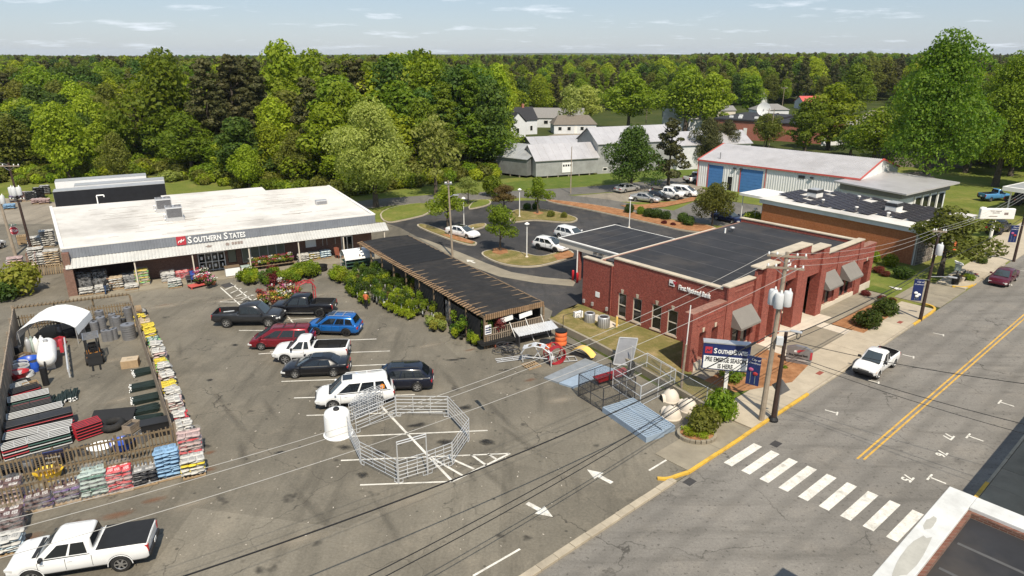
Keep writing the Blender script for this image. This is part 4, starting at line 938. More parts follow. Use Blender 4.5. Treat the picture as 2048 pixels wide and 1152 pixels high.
for (x, y, w, d_) in ((-4.6,-.38,2.6,.5),(-6.9,-.36,1.6,.5),(-2.6,-.2,.9,.25)):
    n = 14; b = MB(); b.quad(*[(x+w*(.5+random.uniform(-.08,.08))*math.cos(t*2*math.pi/n), y+d_*(.5+random.uniform(-.1,.05))*math.sin(t*2*math.pi/n), H9+.145) for t in range(n)]); b.build("worn_patch", "worn_patch", nb)
nb2 = thing("street_building", "pale building across the street cut by the right edge of the picture", "building", st(1.0,14.3), ST_A)
MB().bx(9.3,60,-14,0,-.1,4.4).build("wall", "trim_cream", nb2); [MB().bx(*q).build("parapet", "trim_white", nb2) for q in ((9.2,60.2,-.3,.12,4.4,4.6),(9.2,9.6,-14.2,-.3,4.4,4.6))]; MB().bx(9.6,60,-14,-.3,4.4,4.45).build("roof", "black_membrane", nb2)
# trailers behind the store
def trailer(loc_, ang, L_, h, m_, lab):
    t = thing("box_trailer", lab, "trailer", loc_, ang, "trailers parked behind the store"); MB().bx(0,L_,0,2.5,1.0,h).build("box", m_, t, bevel=.03)
    MB().bx(-.02,L_+.02,-.02,2.52,h,h+.05).build("roof", "metal_light", t); MB().bx(-.04,0,.2,2.3,1.05,h-.1).build("door", "metal_light", t)
    for x in (L_-1.2,L_-2.4,1.5):
        for y in (.15,2.35): q = MB(); q.tube((x,y-.15,.5),(x,y+.15,.5),.5,n=14); q.build("wheel", "black", t)
mat("trailer_black", (.015,.016,.02), .45, .3, 1.5)
p0 = g(105,425); trailer(LS(-3.7,40.2), SA, 14.6, 4.1, "trailer_black", "black-sided box trailer right behind the store")
trailer(LS(-1.2,43.6), SA, 12.2, 4.2, "white_panel", "middle white box trailer behind the store")
trailer(LS(-4.0,48.5), SA, 12.6, 4.3, "white_panel", "rearmost long white box trailer by the woods")
# ================================================================== VEGETATION
leaf("leaf_bright", (.17,.235,.010), (.34,.395,.028)); leaf("leaf_mid", (.105,.172,.010), (.225,.295,.022)); leaf("leaf_dark", (.034,.078,.010), (.092,.15,.018), .3)
leaf("leaf_pine", (.042,.050,.014), (.11,.105,.032), .2); leaf("leaf_pale", (.23,.275,.05), (.38,.42,.11)); leaf("leaf_olive", (.095,.11,.016), (.19,.20,.034))
leaf("leaf_deep", (.055,.115,.010), (.165,.235,.020)); leaf("leaf_yellow", (.17,.19,.02), (.30,.28,.05)); leaf("leaf_red", (.10,.018,.02), (.20,.05,.03)); leaf("leaf_shrub", (.04,.075,.010), (.085,.125,.018)); leaf("leaf_russet", (.14,.09,.025), (.20,.16,.05))
mat("bark", (.085,.068,.052), .95, .35, 3, bmp=.5); mat("bark_pale", (.30,.26,.21), .95, .3, 3, bmp=.4)
def leaf_mesh(name, clumps, n, size, seed, m, flat=.15, outward=.95, shell=.66):
    """n leaf faces spread through the outer part of a list of ellipsoid clumps (x,y,z,rx,rz)"""
    rg = np.random.default_rng(seed); C = np.array(clumps, float); wgt = C[:,3]**2; wgt = wgt/wgt.sum()
    k = rg.choice(len(C), n, p=wgt); d = rg.normal(size=(n,3)); d[:,2] += .25; d /= np.linalg.norm(d,axis=1)[:,None]
    r = shell + (1.06-shell)*rg.random(n)**.6; sc3 = np.stack([C[k,3],C[k,3],C[k,4]],1); P = C[k,:3] + d*sc3*r[:,None]
    N = d*outward + rg.normal(size=(n,3))*.55; N[:,2] += flat; N /= np.linalg.norm(N,axis=1)[:,None]
    a = rg.normal(size=(n,3)); U = np.cross(N,a); U /= np.linalg.norm(U,axis=1)[:,None]; W = np.cross(N,U)
    s = size*(.55+.9*rg.random(n))[:,None]; l = .75+.5*rg.random(n)[:,None]
    V = np.stack([P-U*s*l, P-W*s*.62+N*s*.12, P+U*s*l, P+W*s*.62+N*s*.12],1).reshape(-1,3)
    me = bpy.data.meshes.new(name); me.vertices.add(4*n); me.vertices.foreach_set("co", V.astype(np.float32).ravel())
    me.loops.add(4*n); me.loops.foreach_set("vertex_index", np.arange(4*n,dtype=np.int32)); me.polygons.add(n)
    me.polygons.foreach_set("loop_start", np.arange(0,4*n,4,dtype=np.int32)); me.update(calc_edges=True); me.materials.append(M(m)); return me
def clumps_broad(seed, R0, z0, z1, n):
    rr = random.Random(seed); out = []
    for i in range(n):
        t = (i+.5)/n; z = z0+(z1-z0)*(.12+.80*t); prof = math.sin(math.pi*min(1,(.20+.75*t)))**.75
        a = i*2.399+rr.uniform(-.5,.5); q = R0*prof*rr.uniform(.30,.95)*(1 if i % 4 else .25); rad = R0*rr.uniform(.20,.46)*(.65+.45*prof)
        out.append((q*math.cos(a), q*math.sin(a), z+rr.uniform(-.6,.6), rad, rad*rr.uniform(.65,.9)))
    out.append((0,0,z1-R0*.35,R0*.4,R0*.42)); out.append((0,0,(z0+z1)/2,R0*.5,(z1-z0)*.3)); return out
def clumps_pine(seed, R0, z0, z1, n):
    rr = random.Random(seed); out = []
    for i in range(n):
        t = (i+.5)/n; z = z0+(z1-z0)*t; q = R0*(1-.75*t)*rr.uniform(.3,.95); a = i*2.399+rr.uniform(-.6,.6); rad = R0*rr.uniform(.24,.40)*(1.1-.5*t)
        out.append((q*math.cos(a), q*math.sin(a), z, rad, rad*.55))
    return out
def trunk_mesh(name, h, r0, seed, m="bark", limbs=6, spread=3.0, zl=.35):
    rr = random.Random(seed); b = MB(); pts = [Vector((rr.uniform(-.1,.1)*k*.3, rr.uniform(-.1,.1)*k*.3, h*k/4)) for k in range(5)]
    pts[0] = Vector((0,0,-.2))
    for k in range(4): b.tube(pts[k], pts[k+1], r0*(1-.22*k)*(1.25 if k == 0 else 1), r0*(1-.22*(k+1)), 8, False)
    for i in range(limbs):
        t = zl+(.95-zl)*i/limbs; p = pts[min(3,int(t*4))].lerp(pts[min(4,int(t*4)+1)], t*4-int(t*4)); a = i*2.4+rr.uniform(-.4,.4); L_ = spread*(1.1-.6*t)
        q = p+Vector((math.cos(a)*L_*.6, math.sin(a)*L_*.6, L_*.55)); e = q+Vector((math.cos(a)*L_*.45, math.sin(a)*L_*.45, L_*.35))
        b.tube(p,q,r0*.4*(1.1-.6*t),r0*.25,6,False); b.tube(q,e,r0*.25,r0*.08,5,False)
    return b.mesh(name, m, True)
CROWN = {}
def crown_kind(k, seed, H_, R0, z0, n, size, m, pine=False, nc=22, **kw):
    cl = clumps_pine(seed,R0,z0,H_,nc) if pine else clumps_broad(seed,R0,z0,H_,nc)
    CROWN[k] = (leaf_mesh("crown", cl, n, size, seed, m, **kw), trunk_mesh("trunk", H_*(.95 if pine else .72), .022*H_ if pine else .026*H_, seed, limbs=9 if pine else 7, spread=R0*.75), H_)
for i, (r_, z_) in enumerate(((6.2,2.2),(7.0,3.2),(5.2,1.8),(6.6,4.0),(5.6,2.6))): crown_kind("broad%d"%i, 10+i, 18, r_, z_, 6200, .33, "leaf_mid", nc=20+7*i)
for i in range(3): crown_kind("pine%d"%i, 30+i, 22, 4.6, 6.5, 5200, .30, "leaf_pine", True, 34)
for i in range(2): crown_kind("small%d"%i, 40+i, 5.2, 1.75, 1.5, 4200, .10, "leaf_mid", nc=20)
crown_kind("tall", 51, 26, 8.0, 4.5, 30000, .23, "leaf_mid", nc=85, outward=.7)
crown_kind("sycamore", 52, 16.2, 6.2, 2.6, 20000, .18, "leaf_pale", nc=44)
crown_kind("round", 53, 11, 5.0, 1.2, 13000, .17, "leaf_dark", nc=34)
crown_kind("openpine", 54, 11.5, 3.4, 2.4, 3600, .22, "leaf_pine", True, 26)
crown_kind("globe", 55, 5.6, 3.3, 1.6, 8500, .12, "leaf_olive", nc=26)
crown_kind("sparse", 56, 12, 4.2, 2.0, 1700, .26, "leaf_pale", nc=16)
def bush_mesh(seed, R0, h, n, size, m, nc=9):
    rr = random.Random(seed); cl = [(R0*.55*math.cos(i*2.4)*rr.uniform(.4,1), R0*.55*math.sin(i*2.4)*rr.uniform(.4,1), h*rr.uniform(.3,.62), R0*rr.uniform(.38,.52), h*rr.uniform(.30,.40)) for i in range(nc)]
    cl.append((0,0,h*.5,R0*.8,h*.5)); return leaf_mesh("foliage", cl, n, size, seed, m)
def tree(kind, label, loc_, h=None, w=None, m=None, group=None, name="tree", trunk=True, rz=None):
    cm, tm, H_ = CROWN[kind]; t = thing(name, label, "tree", loc_, random.uniform(0,6.28) if rz is None else rz, group)
    s = (h or H_)/H_; sw = w if w else s; t.scale = (sw,sw,s)
    c = link("crown", cm, t)
    if m: c.material_slots[0].link = 'OBJECT'; c.material_slots[0].material = M(m)
    if trunk: link("trunk", tm, t)
    return t
random.seed(77)
# --- single trees one can point to
def pt(u, v): return g(u, v)
tree("sycamore", "pale green egg-shaped tree standing behind the store roof", pt(752,414), 16.4, 1.02)
tree("sparse", "thin pale tree just right of the pale egg-shaped tree", pt(872,392), 13.5, 1.1, "leaf_pale")
tree("round", "dense round dark green tree beside the parked silver cars", pt(1262,381), 11.2, 1.0, "leaf_dark")
tree("openpine", "open dark pine with bare trunk right of the round dark tree", pt(1336,372), 12.0, 1.05, "leaf_pine", name="pine_tree")
tree("round", "dark bushy pine at the end of the pale warehouse", pt(1412,338), 10.5, .68, "leaf_pine", name="pine_tree")
tree("round", "dark bushy pine touching the metal workshop roof", pt(1448,330), 9.5, .62, "leaf_pine", name="pine_tree")
tree("tall", "tallest leafy tree towering over the filling station", pt(1842,398), 26.0, .92, "leaf_deep")
tree("tall", "very tall tree cut by the right edge of the picture", g(1990,372), 23, .8, "leaf_mid")
tree("broad1", "leafy tree low in front of the tallest tree", g(1745,330), 12, 1.0, "leaf_mid")
tree("broad2", "light green tree standing right of the brick hall", g(1655,300), 16, 1.2, "leaf_bright")
tree("broad0", "mid green tree in front of the brick hall's right wing", g(1608,308), 13, .85, "leaf_mid")
tree("globe", "olive dome-shaped tree in front of the brick hall", g(1532,296), 8.2, 1.5, "leaf_olive")
tree("broad3", "large green tree rising behind the tall tin barn", g(1256,262), 17.5, 1.35, "leaf_mid")
tree("broad4", "bright green tree behind the tin barns, left of the large one", g(1170,250), 13, 1.0, "leaf_pale")
tree("sparse", "pale thin tree between the cottages", g(1140,262), 14, 1.25, "leaf_pale")
tree("broad1", "green tree behind the white house right of the tin barn", g(1370,262), 19, 1.3, "leaf_mid")
tree("broad0", "green tree left of the brick hall", g(1420,262), 17, 1.1, "leaf_bright")
tree("broad2", "bright yellow-green tree beyond the brick hall", g(1500,232), 15, 1.2, "leaf_mid")
tree("broad3", "tall rounded light tree right of the hayfield houses", g(1702,240), 19, 1.15, "leaf_mid")
tree("small0", "small leafy tree on the pine straw by the lamp, far island", pt(1075,428), 5.6, 1.1, "leaf_mid")
tree("small1", "small leafy tree on the near turf island with pale trunk", pt(1001,503), 5.8, 1.15, "leaf_mid")
tree("small0", "dark leafy tree beside the tall lot lamp pole", pt(896,458), 6.2, 1.35, "leaf_mid")
tree("small1", "brownish russet small tree on the middle of the bank lot", pt(1008,424), 4.2, 1.15, "leaf_russet")
tree("small1", "thin pale young tree at the back road edge", pt(937,408), 4.4, .95, "leaf_pale")
tree("globe", "olive umbrella-shaped tree behind the bank roof", pt(1424,452), 5.8, .98, "leaf_olive")
tree("small0", "white-flowering green street tree before the stone-fronted office", pt(1880,552), 7.6, 2.4, "leaf_olive")
for u, v, h, w, k, mm in ((2020,352,13,1.0,"broad4","leaf_bright"),(2075,380,18,1.3,"broad2","leaf_mid"),(1930,345,14,1.0,"broad0","leaf_mid"),(1790,318,9,.8,"broad3","leaf_mid"),(1700,312,7,.7,"broad4","leaf_dark"),(2120,345,20,1.3,"broad1","leaf_mid")):
    tree(k, "leafy tree in the clump round the tallest tree", g(u,v), h, w, mm, "clump round the tallest tree")
for u, y, tp, k, mm, lab in ((365,150,90,"broad1","leaf_mid","tall rounded tree on the skyline left of the dark pines"),(440,140,104,"pine0","leaf_pine","dark pine leftmost of the skyline group behind the roof units"),(490,145,96,"pine1","leaf_pine","tallest dark pine of the skyline group"),(525,150,100,"pine2","leaf_pine","dark pine rightmost of the skyline group"),(592,165,80,"broad3","leaf_bright","highest tree on the skyline behind the middle of the store"),(648,160,92,"broad1","leaf_mid","tall spreading tree right of the highest skyline tree"),(716,165,98,"broad4","leaf_mid","skyline tree left above the pale egg-shaped tree"),(790,170,100,"broad0","leaf_bright","skyline tree above the pale egg-shaped tree"),(855,160,96,"broad3","leaf_mid","skyline tree right above the pale egg-shaped tree"),(925,150,118,"broad1","leaf_dark","dark rounded tree at the right end of the wood"),(985,140,140,"broad2","leaf_dark","dark tree beside the grey barns"),(150,128,180,"broad1","leaf_bright","bright lime tree in front of the left wood"),(600,122,230,"broad3","leaf_olive","broad olive tree low behind the store roof"),(505,120,255,"broad1","leaf_bright","bright green tree low behind the store roof"),(250,125,235,"broad3","leaf_olive","olive mound of foliage behind the trailers")):
    dep = y*math.cos(PITCH)+12*math.sin(PITCH); h = CAM_H-1.6+(108-tp)/1365*y*1.04; tree(k, lab, ((u-1024)/1365*dep*1.04,y,0), h, (h/18)*.95 if "broad" in k else h/22*1.2, mm, name="pine_tree" if "pine" in k else "tree")
# --- the woods: near trees are things, the rest one mass
def treeline(u):
    P = [(-600,366),(0,362),(200,352),(330,344),(420,362),(560,380),(700,388),(820,372),(900,362),(1000,352),(1008,250),(1060,236),(1300,222),(1500,214),(1650,212),(1720,206),(1800,206),(1815,300),(1850,322),(2048,350),(2700,350)]
    for (a, va), (c, vc) in zip(P, P[1:]):
        if a <= u <= c: return va+(vc-va)*(u-a)/(c-a)
    return 300
def to_px(x, y, z=0.0):
    dz = z-CAM_H; dep = y*math.cos(PITCH)-dz*math.sin(PITCH); up = y*math.sin(PITCH)+dz*math.cos(PITCH)
    return 1024+1365*x/dep, 576-1365*up/dep
cand = []; random.seed(5); yy = 95.0
while yy < 1500:
    stp = 6.4 if yy < 330 else (8.5 if yy < 600 else 13); xx = -yy*.86
    while xx < yy*.86:
        x, y = xx+random.uniform(-.45,.45)*stp, yy+random.uniform(-.45,.45)*stp; u, v = to_px(x,y)
        if v < treeline(u)-2 and not (1690 < u < 1810 and 206 < v < 262): cand.append((y,x,u,v))
        xx += stp
    yy += stp
cand.sort(); far_pts = []; near_n = {"pine":0,"b":0}; used = 0
ZN = [(60,"at the left picture edge"),(130,"beyond the gravel yard poles"),(230,"behind the left half of the trailers"),(330,"behind the right half of the trailers"),(430,"behind the rooftop air conditioners"),(530,"behind the left middle of the store roof"),(640,"behind the right middle of the store roof"),(760,"just left of the pale egg-shaped tree"),(860,"just behind the pale egg-shaped tree"),(940,"behind the thin pale tree"),(1010,"left of the grey barns"),(1130,"behind the black-roofed house"),(1260,"behind the tall tin barn"),(1390,"behind the pale warehouse"),(1520,"left of the satellite dish"),(1640,"right of the satellite dish"),(1760,"around the hayfield"),(9999,"behind the tallest tree")]
KN = {"leaf_bright": "bright yellow-green tree", "leaf_mid": "green tree", "leaf_dark": "dark green tree", "leaf_pine": "dark brown-green pine", "leaf_olive": "olive green tree", "leaf_pale": "pale green tree"}
for y, x, u, v in cand:
    pin = (430 < u < 560 and y < 175 and random.random() < .75) or random.random() < (.08 if u < 1000 and y < 260 else .28)
    depth = treeline(u)-v; edge = depth < (16 if u < 1005 else 9)
    h = random.uniform(16,23) if pin else random.uniform(11,21.5)
    if u < 1005 and edge: h = random.uniform(7.5,13.0) if random.random() < .75 else random.uniform(12,16); pin = False
    elif u < 1005 and depth < 34: h *= .85
    h *= .94+.16*math.sin(x*.041+1.3)*math.sin(y*.013+x*.017)+.05*math.sin(x*.11)
    if u < 340 and y < 260: h = min(h, 10.5+8.5*smooth(105,230,y)+random.uniform(-1.5,1.5))
    if 340 < u < 930 and 118 < y < 190 and not edge: h *= 1.12
    if y > 260: h = min(h, random.uniform(17,22.3)-terrain_h(x,y)+(2.5 if u > 1380 else 0))
    if u > 1005 and y < 330: h = min(h, 15)
    seen = (u < 1010 and y < 250) or (u >= 1010 and y < 400)
    if seen and used < 310 and -120 < u < 2170:
        mm = "leaf_pine" if pin else random.choices(["leaf_bright","leaf_mid","leaf_dark","leaf_olive","leaf_pale"], [3.4,4.2,1.6,1.5,.5])[0]
        if 880 < u < 1040 and y < 190: mm = random.choice(["leaf_dark","leaf_mid"])
        zone = next(w for c_, w in ZN if u < c_); lab = ("tall " if h > 17 else "low " if h < 11 else "")+KN[mm]+(" at the front" if edge else " farther back")+" "+zone if u < 1010 else KN[mm]+" in the woods "+zone
        tree(("pine%d"%random.randrange(3)) if pin else ("broad%d"%random.randrange(5)), lab, (x,y,terrain_h(x,y)), h, (h/22*1.15 if pin else (h/18)**.6*random.uniform(.85,1.3)), mm, lab.replace(" tree"," trees",1).replace(" pine "," pines ",1), "pine_tree" if pin else "tree", trunk=(edge or u > 1010)); used += 1
    else: far_pts.append((x,y,terrain_h(x,y),h,1 if pin else 0))
# instanced mass of the far woods
def scatter(name, pts, sources, base_h, smin=.85, smax=1.15):
    col = bpy.data.collections.new(name+"_source")
    for me, mm in sources:
        o = bpy.data.objects.new("crown", me); col.objects.link(o)
        if mm: o.material_slots[0].link = 'OBJECT'; o.material_slots[0].material = M(mm)
    me = bpy.data.meshes.new(name); me.from_pydata([p[:3] for p in pts], [], [])
    at = me.attributes.new("hs", 'FLOAT', 'POINT'); at.data.foreach_set("value", [p[3]/base_h for p in pts])
    o = link(name, me); ng = bpy.data.node_groups.new(name, 'GeometryNodeTree'); N = ng.nodes; L_ = ng.links
    ng.interface.new_socket("Geometry", in_out='INPUT', socket_type='NodeSocketGeometry'); ng.interface.new_socket("Geometry", in_out='OUTPUT', socket_type='NodeSocketGeometry')
    gi, go = N.new("NodeGroupInput"), N.new("NodeGroupOutput"); ip = N.new("GeometryNodeInstanceOnPoints"); ci = N.new("GeometryNodeCollectionInfo"); ci.inputs["Collection"].default_value = col
    ci.inputs["Separate Children"].default_value = True; ci.inputs["Reset Children"].default_value = True; ip.inputs["Pick Instance"].default_value = True
    rv = N.new("FunctionNodeRandomValue"); rv.data_type = 'FLOAT_VECTOR'; rv.inputs[0].default_value = (0,0,0); rv.inputs[1].default_value = (0,0,6.28)
    ri = N.new("FunctionNodeRandomValue"); ri.data_type = 'INT'; ri.inputs[4].default_value = 0; ri.inputs[5].default_value = len(sources)-1
    na_ = N.new("GeometryNodeInputNamedAttribute"); na_.data_type = 'FLOAT'; na_.inputs[0].default_value = "hs"
    L_.new(gi.outputs[0], ip.inputs["Points"]); L_.new(ci.outputs[0], ip.inputs["Instance"]); L_.new(rv.outputs[0], ip.inputs["Rotation"])
    L_.new(ri.outputs[2], ip.inputs["Instance Index"]); L_.new(na_.outputs[0], ip.inputs["Scale"]); L_.new(ip.outputs[0], go.inputs[0])
    m_ = o.modifiers.new("scatter", 'NODES'); m_.node_group = ng; return stuff(o)
src = [(CROWN["broad0"][0],"leaf_mid"),(CROWN["broad1"][0],"leaf_bright"),(CROWN["broad2"][0],"leaf_dark"),(CROWN["broad3"][0],"leaf_mid"),(CROWN["broad4"][0],"leaf_olive")]
o = scatter("far_woods", [p for p in far_pts if not p[4]], src, 18); tag(o, "green broadleaf mass of the far woods up to the skyline", "woods")
o = scatter("far_pine_woods", [p for p in far_pts if p[4]], [(CROWN["pine%d"%i][0],"leaf_pine") for i in range(3)], 22); tag(o, "dark pine mass of the far woods up to the skyline", "woods")
# tangled undergrowth along the wood edge
bm_a, bm_b = bush_mesh(61, 1.6, 2.2, 700, .2, "leaf_olive"), bush_mesh(62, 1.7, 2.6, 700, .2, "leaf_mid")
ug = []
for _ in range(520):
    u = random.uniform(-200,1010); v = treeline(u)+random.uniform(-16,10 if u < 700 else 4); p = g(u,v); ug.append((p.x,p.y,-.1,random.uniform(.8,2.0)))
o = scatter("undergrowth", ug, [(bm_a,"leaf_olive"),(bm_b,"leaf_mid"),(bm_a,"leaf_bright"),(bm_b,"leaf_olive")], 1.6); tag(o, "tangled low bushes along the edge of the wood", "undergrowth")
# --- shrubs
SH = {k: bush_mesh(70+i, 1.0, 1.3, 1500, .085, m) for i,(k,m) in enumerate((("round","leaf_shrub"),("round2","leaf_shrub"),("loose","leaf_bright"),("wild","leaf_mid")))}
def shrub(kind, label, p, r, h, m=None, group=None, name="shrub"):
    t = thing(name, label, "shrub", p, random.uniform(0,6.28), group); t.scale = (r,r,h/1.3)
    c = link("foliage", SH[kind], t); s_ = MB().tube((0,0,-.1),(0,0,.5),.05,.03,6).build("stem", "bark", t)
    if m: c.material_slots[0].link = 'OBJECT'; c.material_slots[0].material = M(m)
    return t
for u, v, r, h, k, mm, lab in [
    (1734,655,1.35,1.65,"round","leaf_shrub","clipped round shrub nearest the terrace of the bank front"),(1769,631,1.35,1.7,"round2","leaf_shrub","clipped round shrub farther along the bank front bed"),
    (1806,556,1.25,1.25,"round","leaf_shrub","wide green shrub in front of the stone wall"),(1779,532,1.0,1.45,"round2","leaf_bright","light green shrub at the side of the orange brick wall"),(1748,524,.7,1.3,"round","leaf_bright","small green shrub at the end of the bank screen wall"),
    (1756,545,.75,.75,"round","leaf_red","dark red shrub before the light green shrub"),(1770,552,.6,.6,"round","leaf_red","low dark red shrub left of the wide green shrub"),(1730,592,.55,.6,"round","leaf_red","dark red shrub at the bank plinth end"),(1763,601,.5,.5,"round","leaf_red","dark red shrub left of the grass strip"),(1783,604,.5,.45,"round2","leaf_red","dark red shrub right of the grass strip"),
    (1962,528,.7,1.0,"round2","leaf_shrub","small round shrub near the little library box"),(1405,862,1.3,1.7,"wild","leaf_olive","sprawling yellow-green shrub beside the dog houses"),(1438,840,1.25,2.2,"wild","leaf_mid","tall green shrub under the roadside sign post"),(1462,762,1.1,1.3,"wild","leaf_mid","green shrub behind the roadside sign"),(1568,738,.3,.3,"wild","leaf_mid","tiny green plant in front of the bank's low sign"),
    (40,588,2.3,3.3,"loose","leaf_yellow","big yellow-green bush by the stacked pallets"),(8,600,1.8,2.0,"wild","leaf_dark","dark bush at the left picture edge"),
    (1258,427,.85,1.5,"round","leaf_shrub","leftmost clipped shrub on the pine straw strip"),(1281,430,.8,1.3,"loose","leaf_mid","loose light shrub second along the pine straw strip"),(1297,435,1.0,1.4,"round2","leaf_shrub","shrub third along the pine straw strip"),(1312,437,1.1,1.5,"round","leaf_shrub","larger shrub in the middle of the pine straw strip"),(1331,440,.95,1.4,"round2","leaf_shrub","rounded shrub right of the middle of the straw strip"),(1366,446,1.0,1.5,"round","leaf_dark","dark round shrub near the umbrella tree"),(1377,452,1.0,1.5,"round2","leaf_dark","second dark round shrub next to the umbrella tree"),
    (1328,449,.5,.6,"round","leaf_red","low red shrub on the pine straw strip"),(1346,452,.45,.5,"round","leaf_red","low red shrub near the dark round shrubs"),
    (1054,421,.75,1.2,"round","leaf_dark","dark round shrub left of the island tree"),(1071,420,.7,1.2,"round2","leaf_dark","dark round shrub behind the island tree"),(1102,435,.75,1.1,"wild","leaf_olive","loose olive shrub on the far turf island"),(1128,437,.6,1.0,"wild","leaf_olive","smaller olive shrub at the tip of the far turf island"),
    (1507,447,1.5,1.8,"loose","leaf_bright","wide bright shrub above the bank's rear parapet"),(1530,450,1.5,1.6,"loose","leaf_mid","wide leafy shrub beside the orange brick wall end"),(985,392,2.0,3.6,"wild","leaf_mid","large leafy bush at the bend of the back road"),(340,362,2.6,2.0,"loose","leaf_pale","pale flowering bush in the field behind the trailers"),(1935,560,.9,.7,"wild","leaf_mid","low flowering border beside the little library box")]:
    shrub(k, lab, g(u,v), r, h, mm)
# ================================================================== VEHICLES
def paint_mat(name, col, metal=.0, rough=.28): return mat(name, col, rough, .04, .8, metal=metal, spec=.4, coat=.45)
for n, c, me_ in (("paint_white",(.76,.76,.75),0),("paint_charcoal",(.032,.033,.036),.3),("paint_black",(.006,.006,.008),0),("paint_blue",(.012,.13,.42),.35),("paint_red",(.20,.010,.018),.35),("paint_navy",(.006,.008,.018),0),("paint_silver",(.50,.49,.47),.5),("paint_maroon",(.11,.010,.025),.35),("paint_sky",(.10,.30,.55),.2),("paint_midnight",(.012,.02,.07),.4)): paint_mat(n, c, me_)
mat("car_glass", (.010,.013,.016), .05, .1, .5, spec=.8); mat("windshield", (.04,.052,.058), .05, .1, .5, spec=.9); mat("tyre", (.016,.016,.016), .85, .2, 4, dirt=.25); mat("rim_alloy", (.48,.48,.48), .3, .05, 3, metal=.8); mat("rim_dark", (.03,.03,.032), .4, .1, 3, metal=.5)
mat("lamp_red", (.40,.012,.015), .2, .1, 3, coat=.5); mat("lamp_clear", (.62,.62,.60), .12, .1, 4, spec=.8); mat("lamp_amber", (.65,.22,.03), .25, .1, 3); mat("chrome", (.65,.65,.65), .15, .05, 3, metal=.9); mat("plastic_dark", (.022,.022,.023), .6, .1, 3); mat("bed_liner", (.014,.014,.015), .7, .2, 3)
WH = {}
def wheel_mesh(r, w, dark):
    k = (r, w, dark)
    if k not in WH:
        t = MB(); prof = [(r*.66,-w/2),(r*.9,-w/2),(r*.985,-w*.38),(r,-w*.2),(r,w*.2),(r*.985,w*.38),(r*.9,w/2),(r*.66,w/2)]
        n = 22; vs = []; fs = []
        for rr_, yy_ in prof:
            for i in range(n): a = 2*math.pi*i/n; vs.append((rr_*math.cos(a), yy_, rr_*math.sin(a)))
        for j in range(len(prof)-1):
            for i in range(n): fs.append((j*n+i, j*n+(i+1)%n, (j+1)*n+(i+1)%n, (j+1)*n+i))
        t.add(vs, fs); tm = t.mesh("wheel", "tyre", True)
        q = MB(); q.tube((0,-w*.30,0),(0,w*.30,0),r*.66,n=20); q2 = MB()
        for sgn in (-1,1):
            for i in range(6):
                a = i*math.pi/3; c, s_ = math.cos(a), math.sin(a); hw = r*.10
                q2.add([(c*r*.12-s_*hw,sgn*w*.44,s_*r*.12+c*hw),(c*r*.12+s_*hw,sgn*w*.44,s_*r*.12-c*hw),(c*r*.64+s_*hw*.9,sgn*w*.40,s_*r*.64-c*hw*.9),(c*r*.64-s_*hw*.9,sgn*w*.40,s_*r*.64+c*hw*.9)], [(0,1,2,3)])
            ring = MB(); 
        q2.torus((0,-w*.40,0), r*.62, r*.05, 'y', 20, 6); q2.torus((0,w*.40,0), r*.62, r*.05, 'y', 20, 6); q2.tube((0,-w*.45,0),(0,w*.45,0),r*.15,n=10)
        WH[k] = (tm, q.mesh("hub_back", "rim_dark", True), q2.mesh("rim", "rim_dark" if dark else "rim_alloy", 40))
    return WH[k]
def lerp_prof(P, x):
    if x <= P[0][0]: return P[0][1]
    for (a, va), (c, vc) in zip(P, P[1:]):
        if a <= x <= c: return va+(vc-va)*(x-a)/max(1e-6,c-a)
    return P[-1][1]
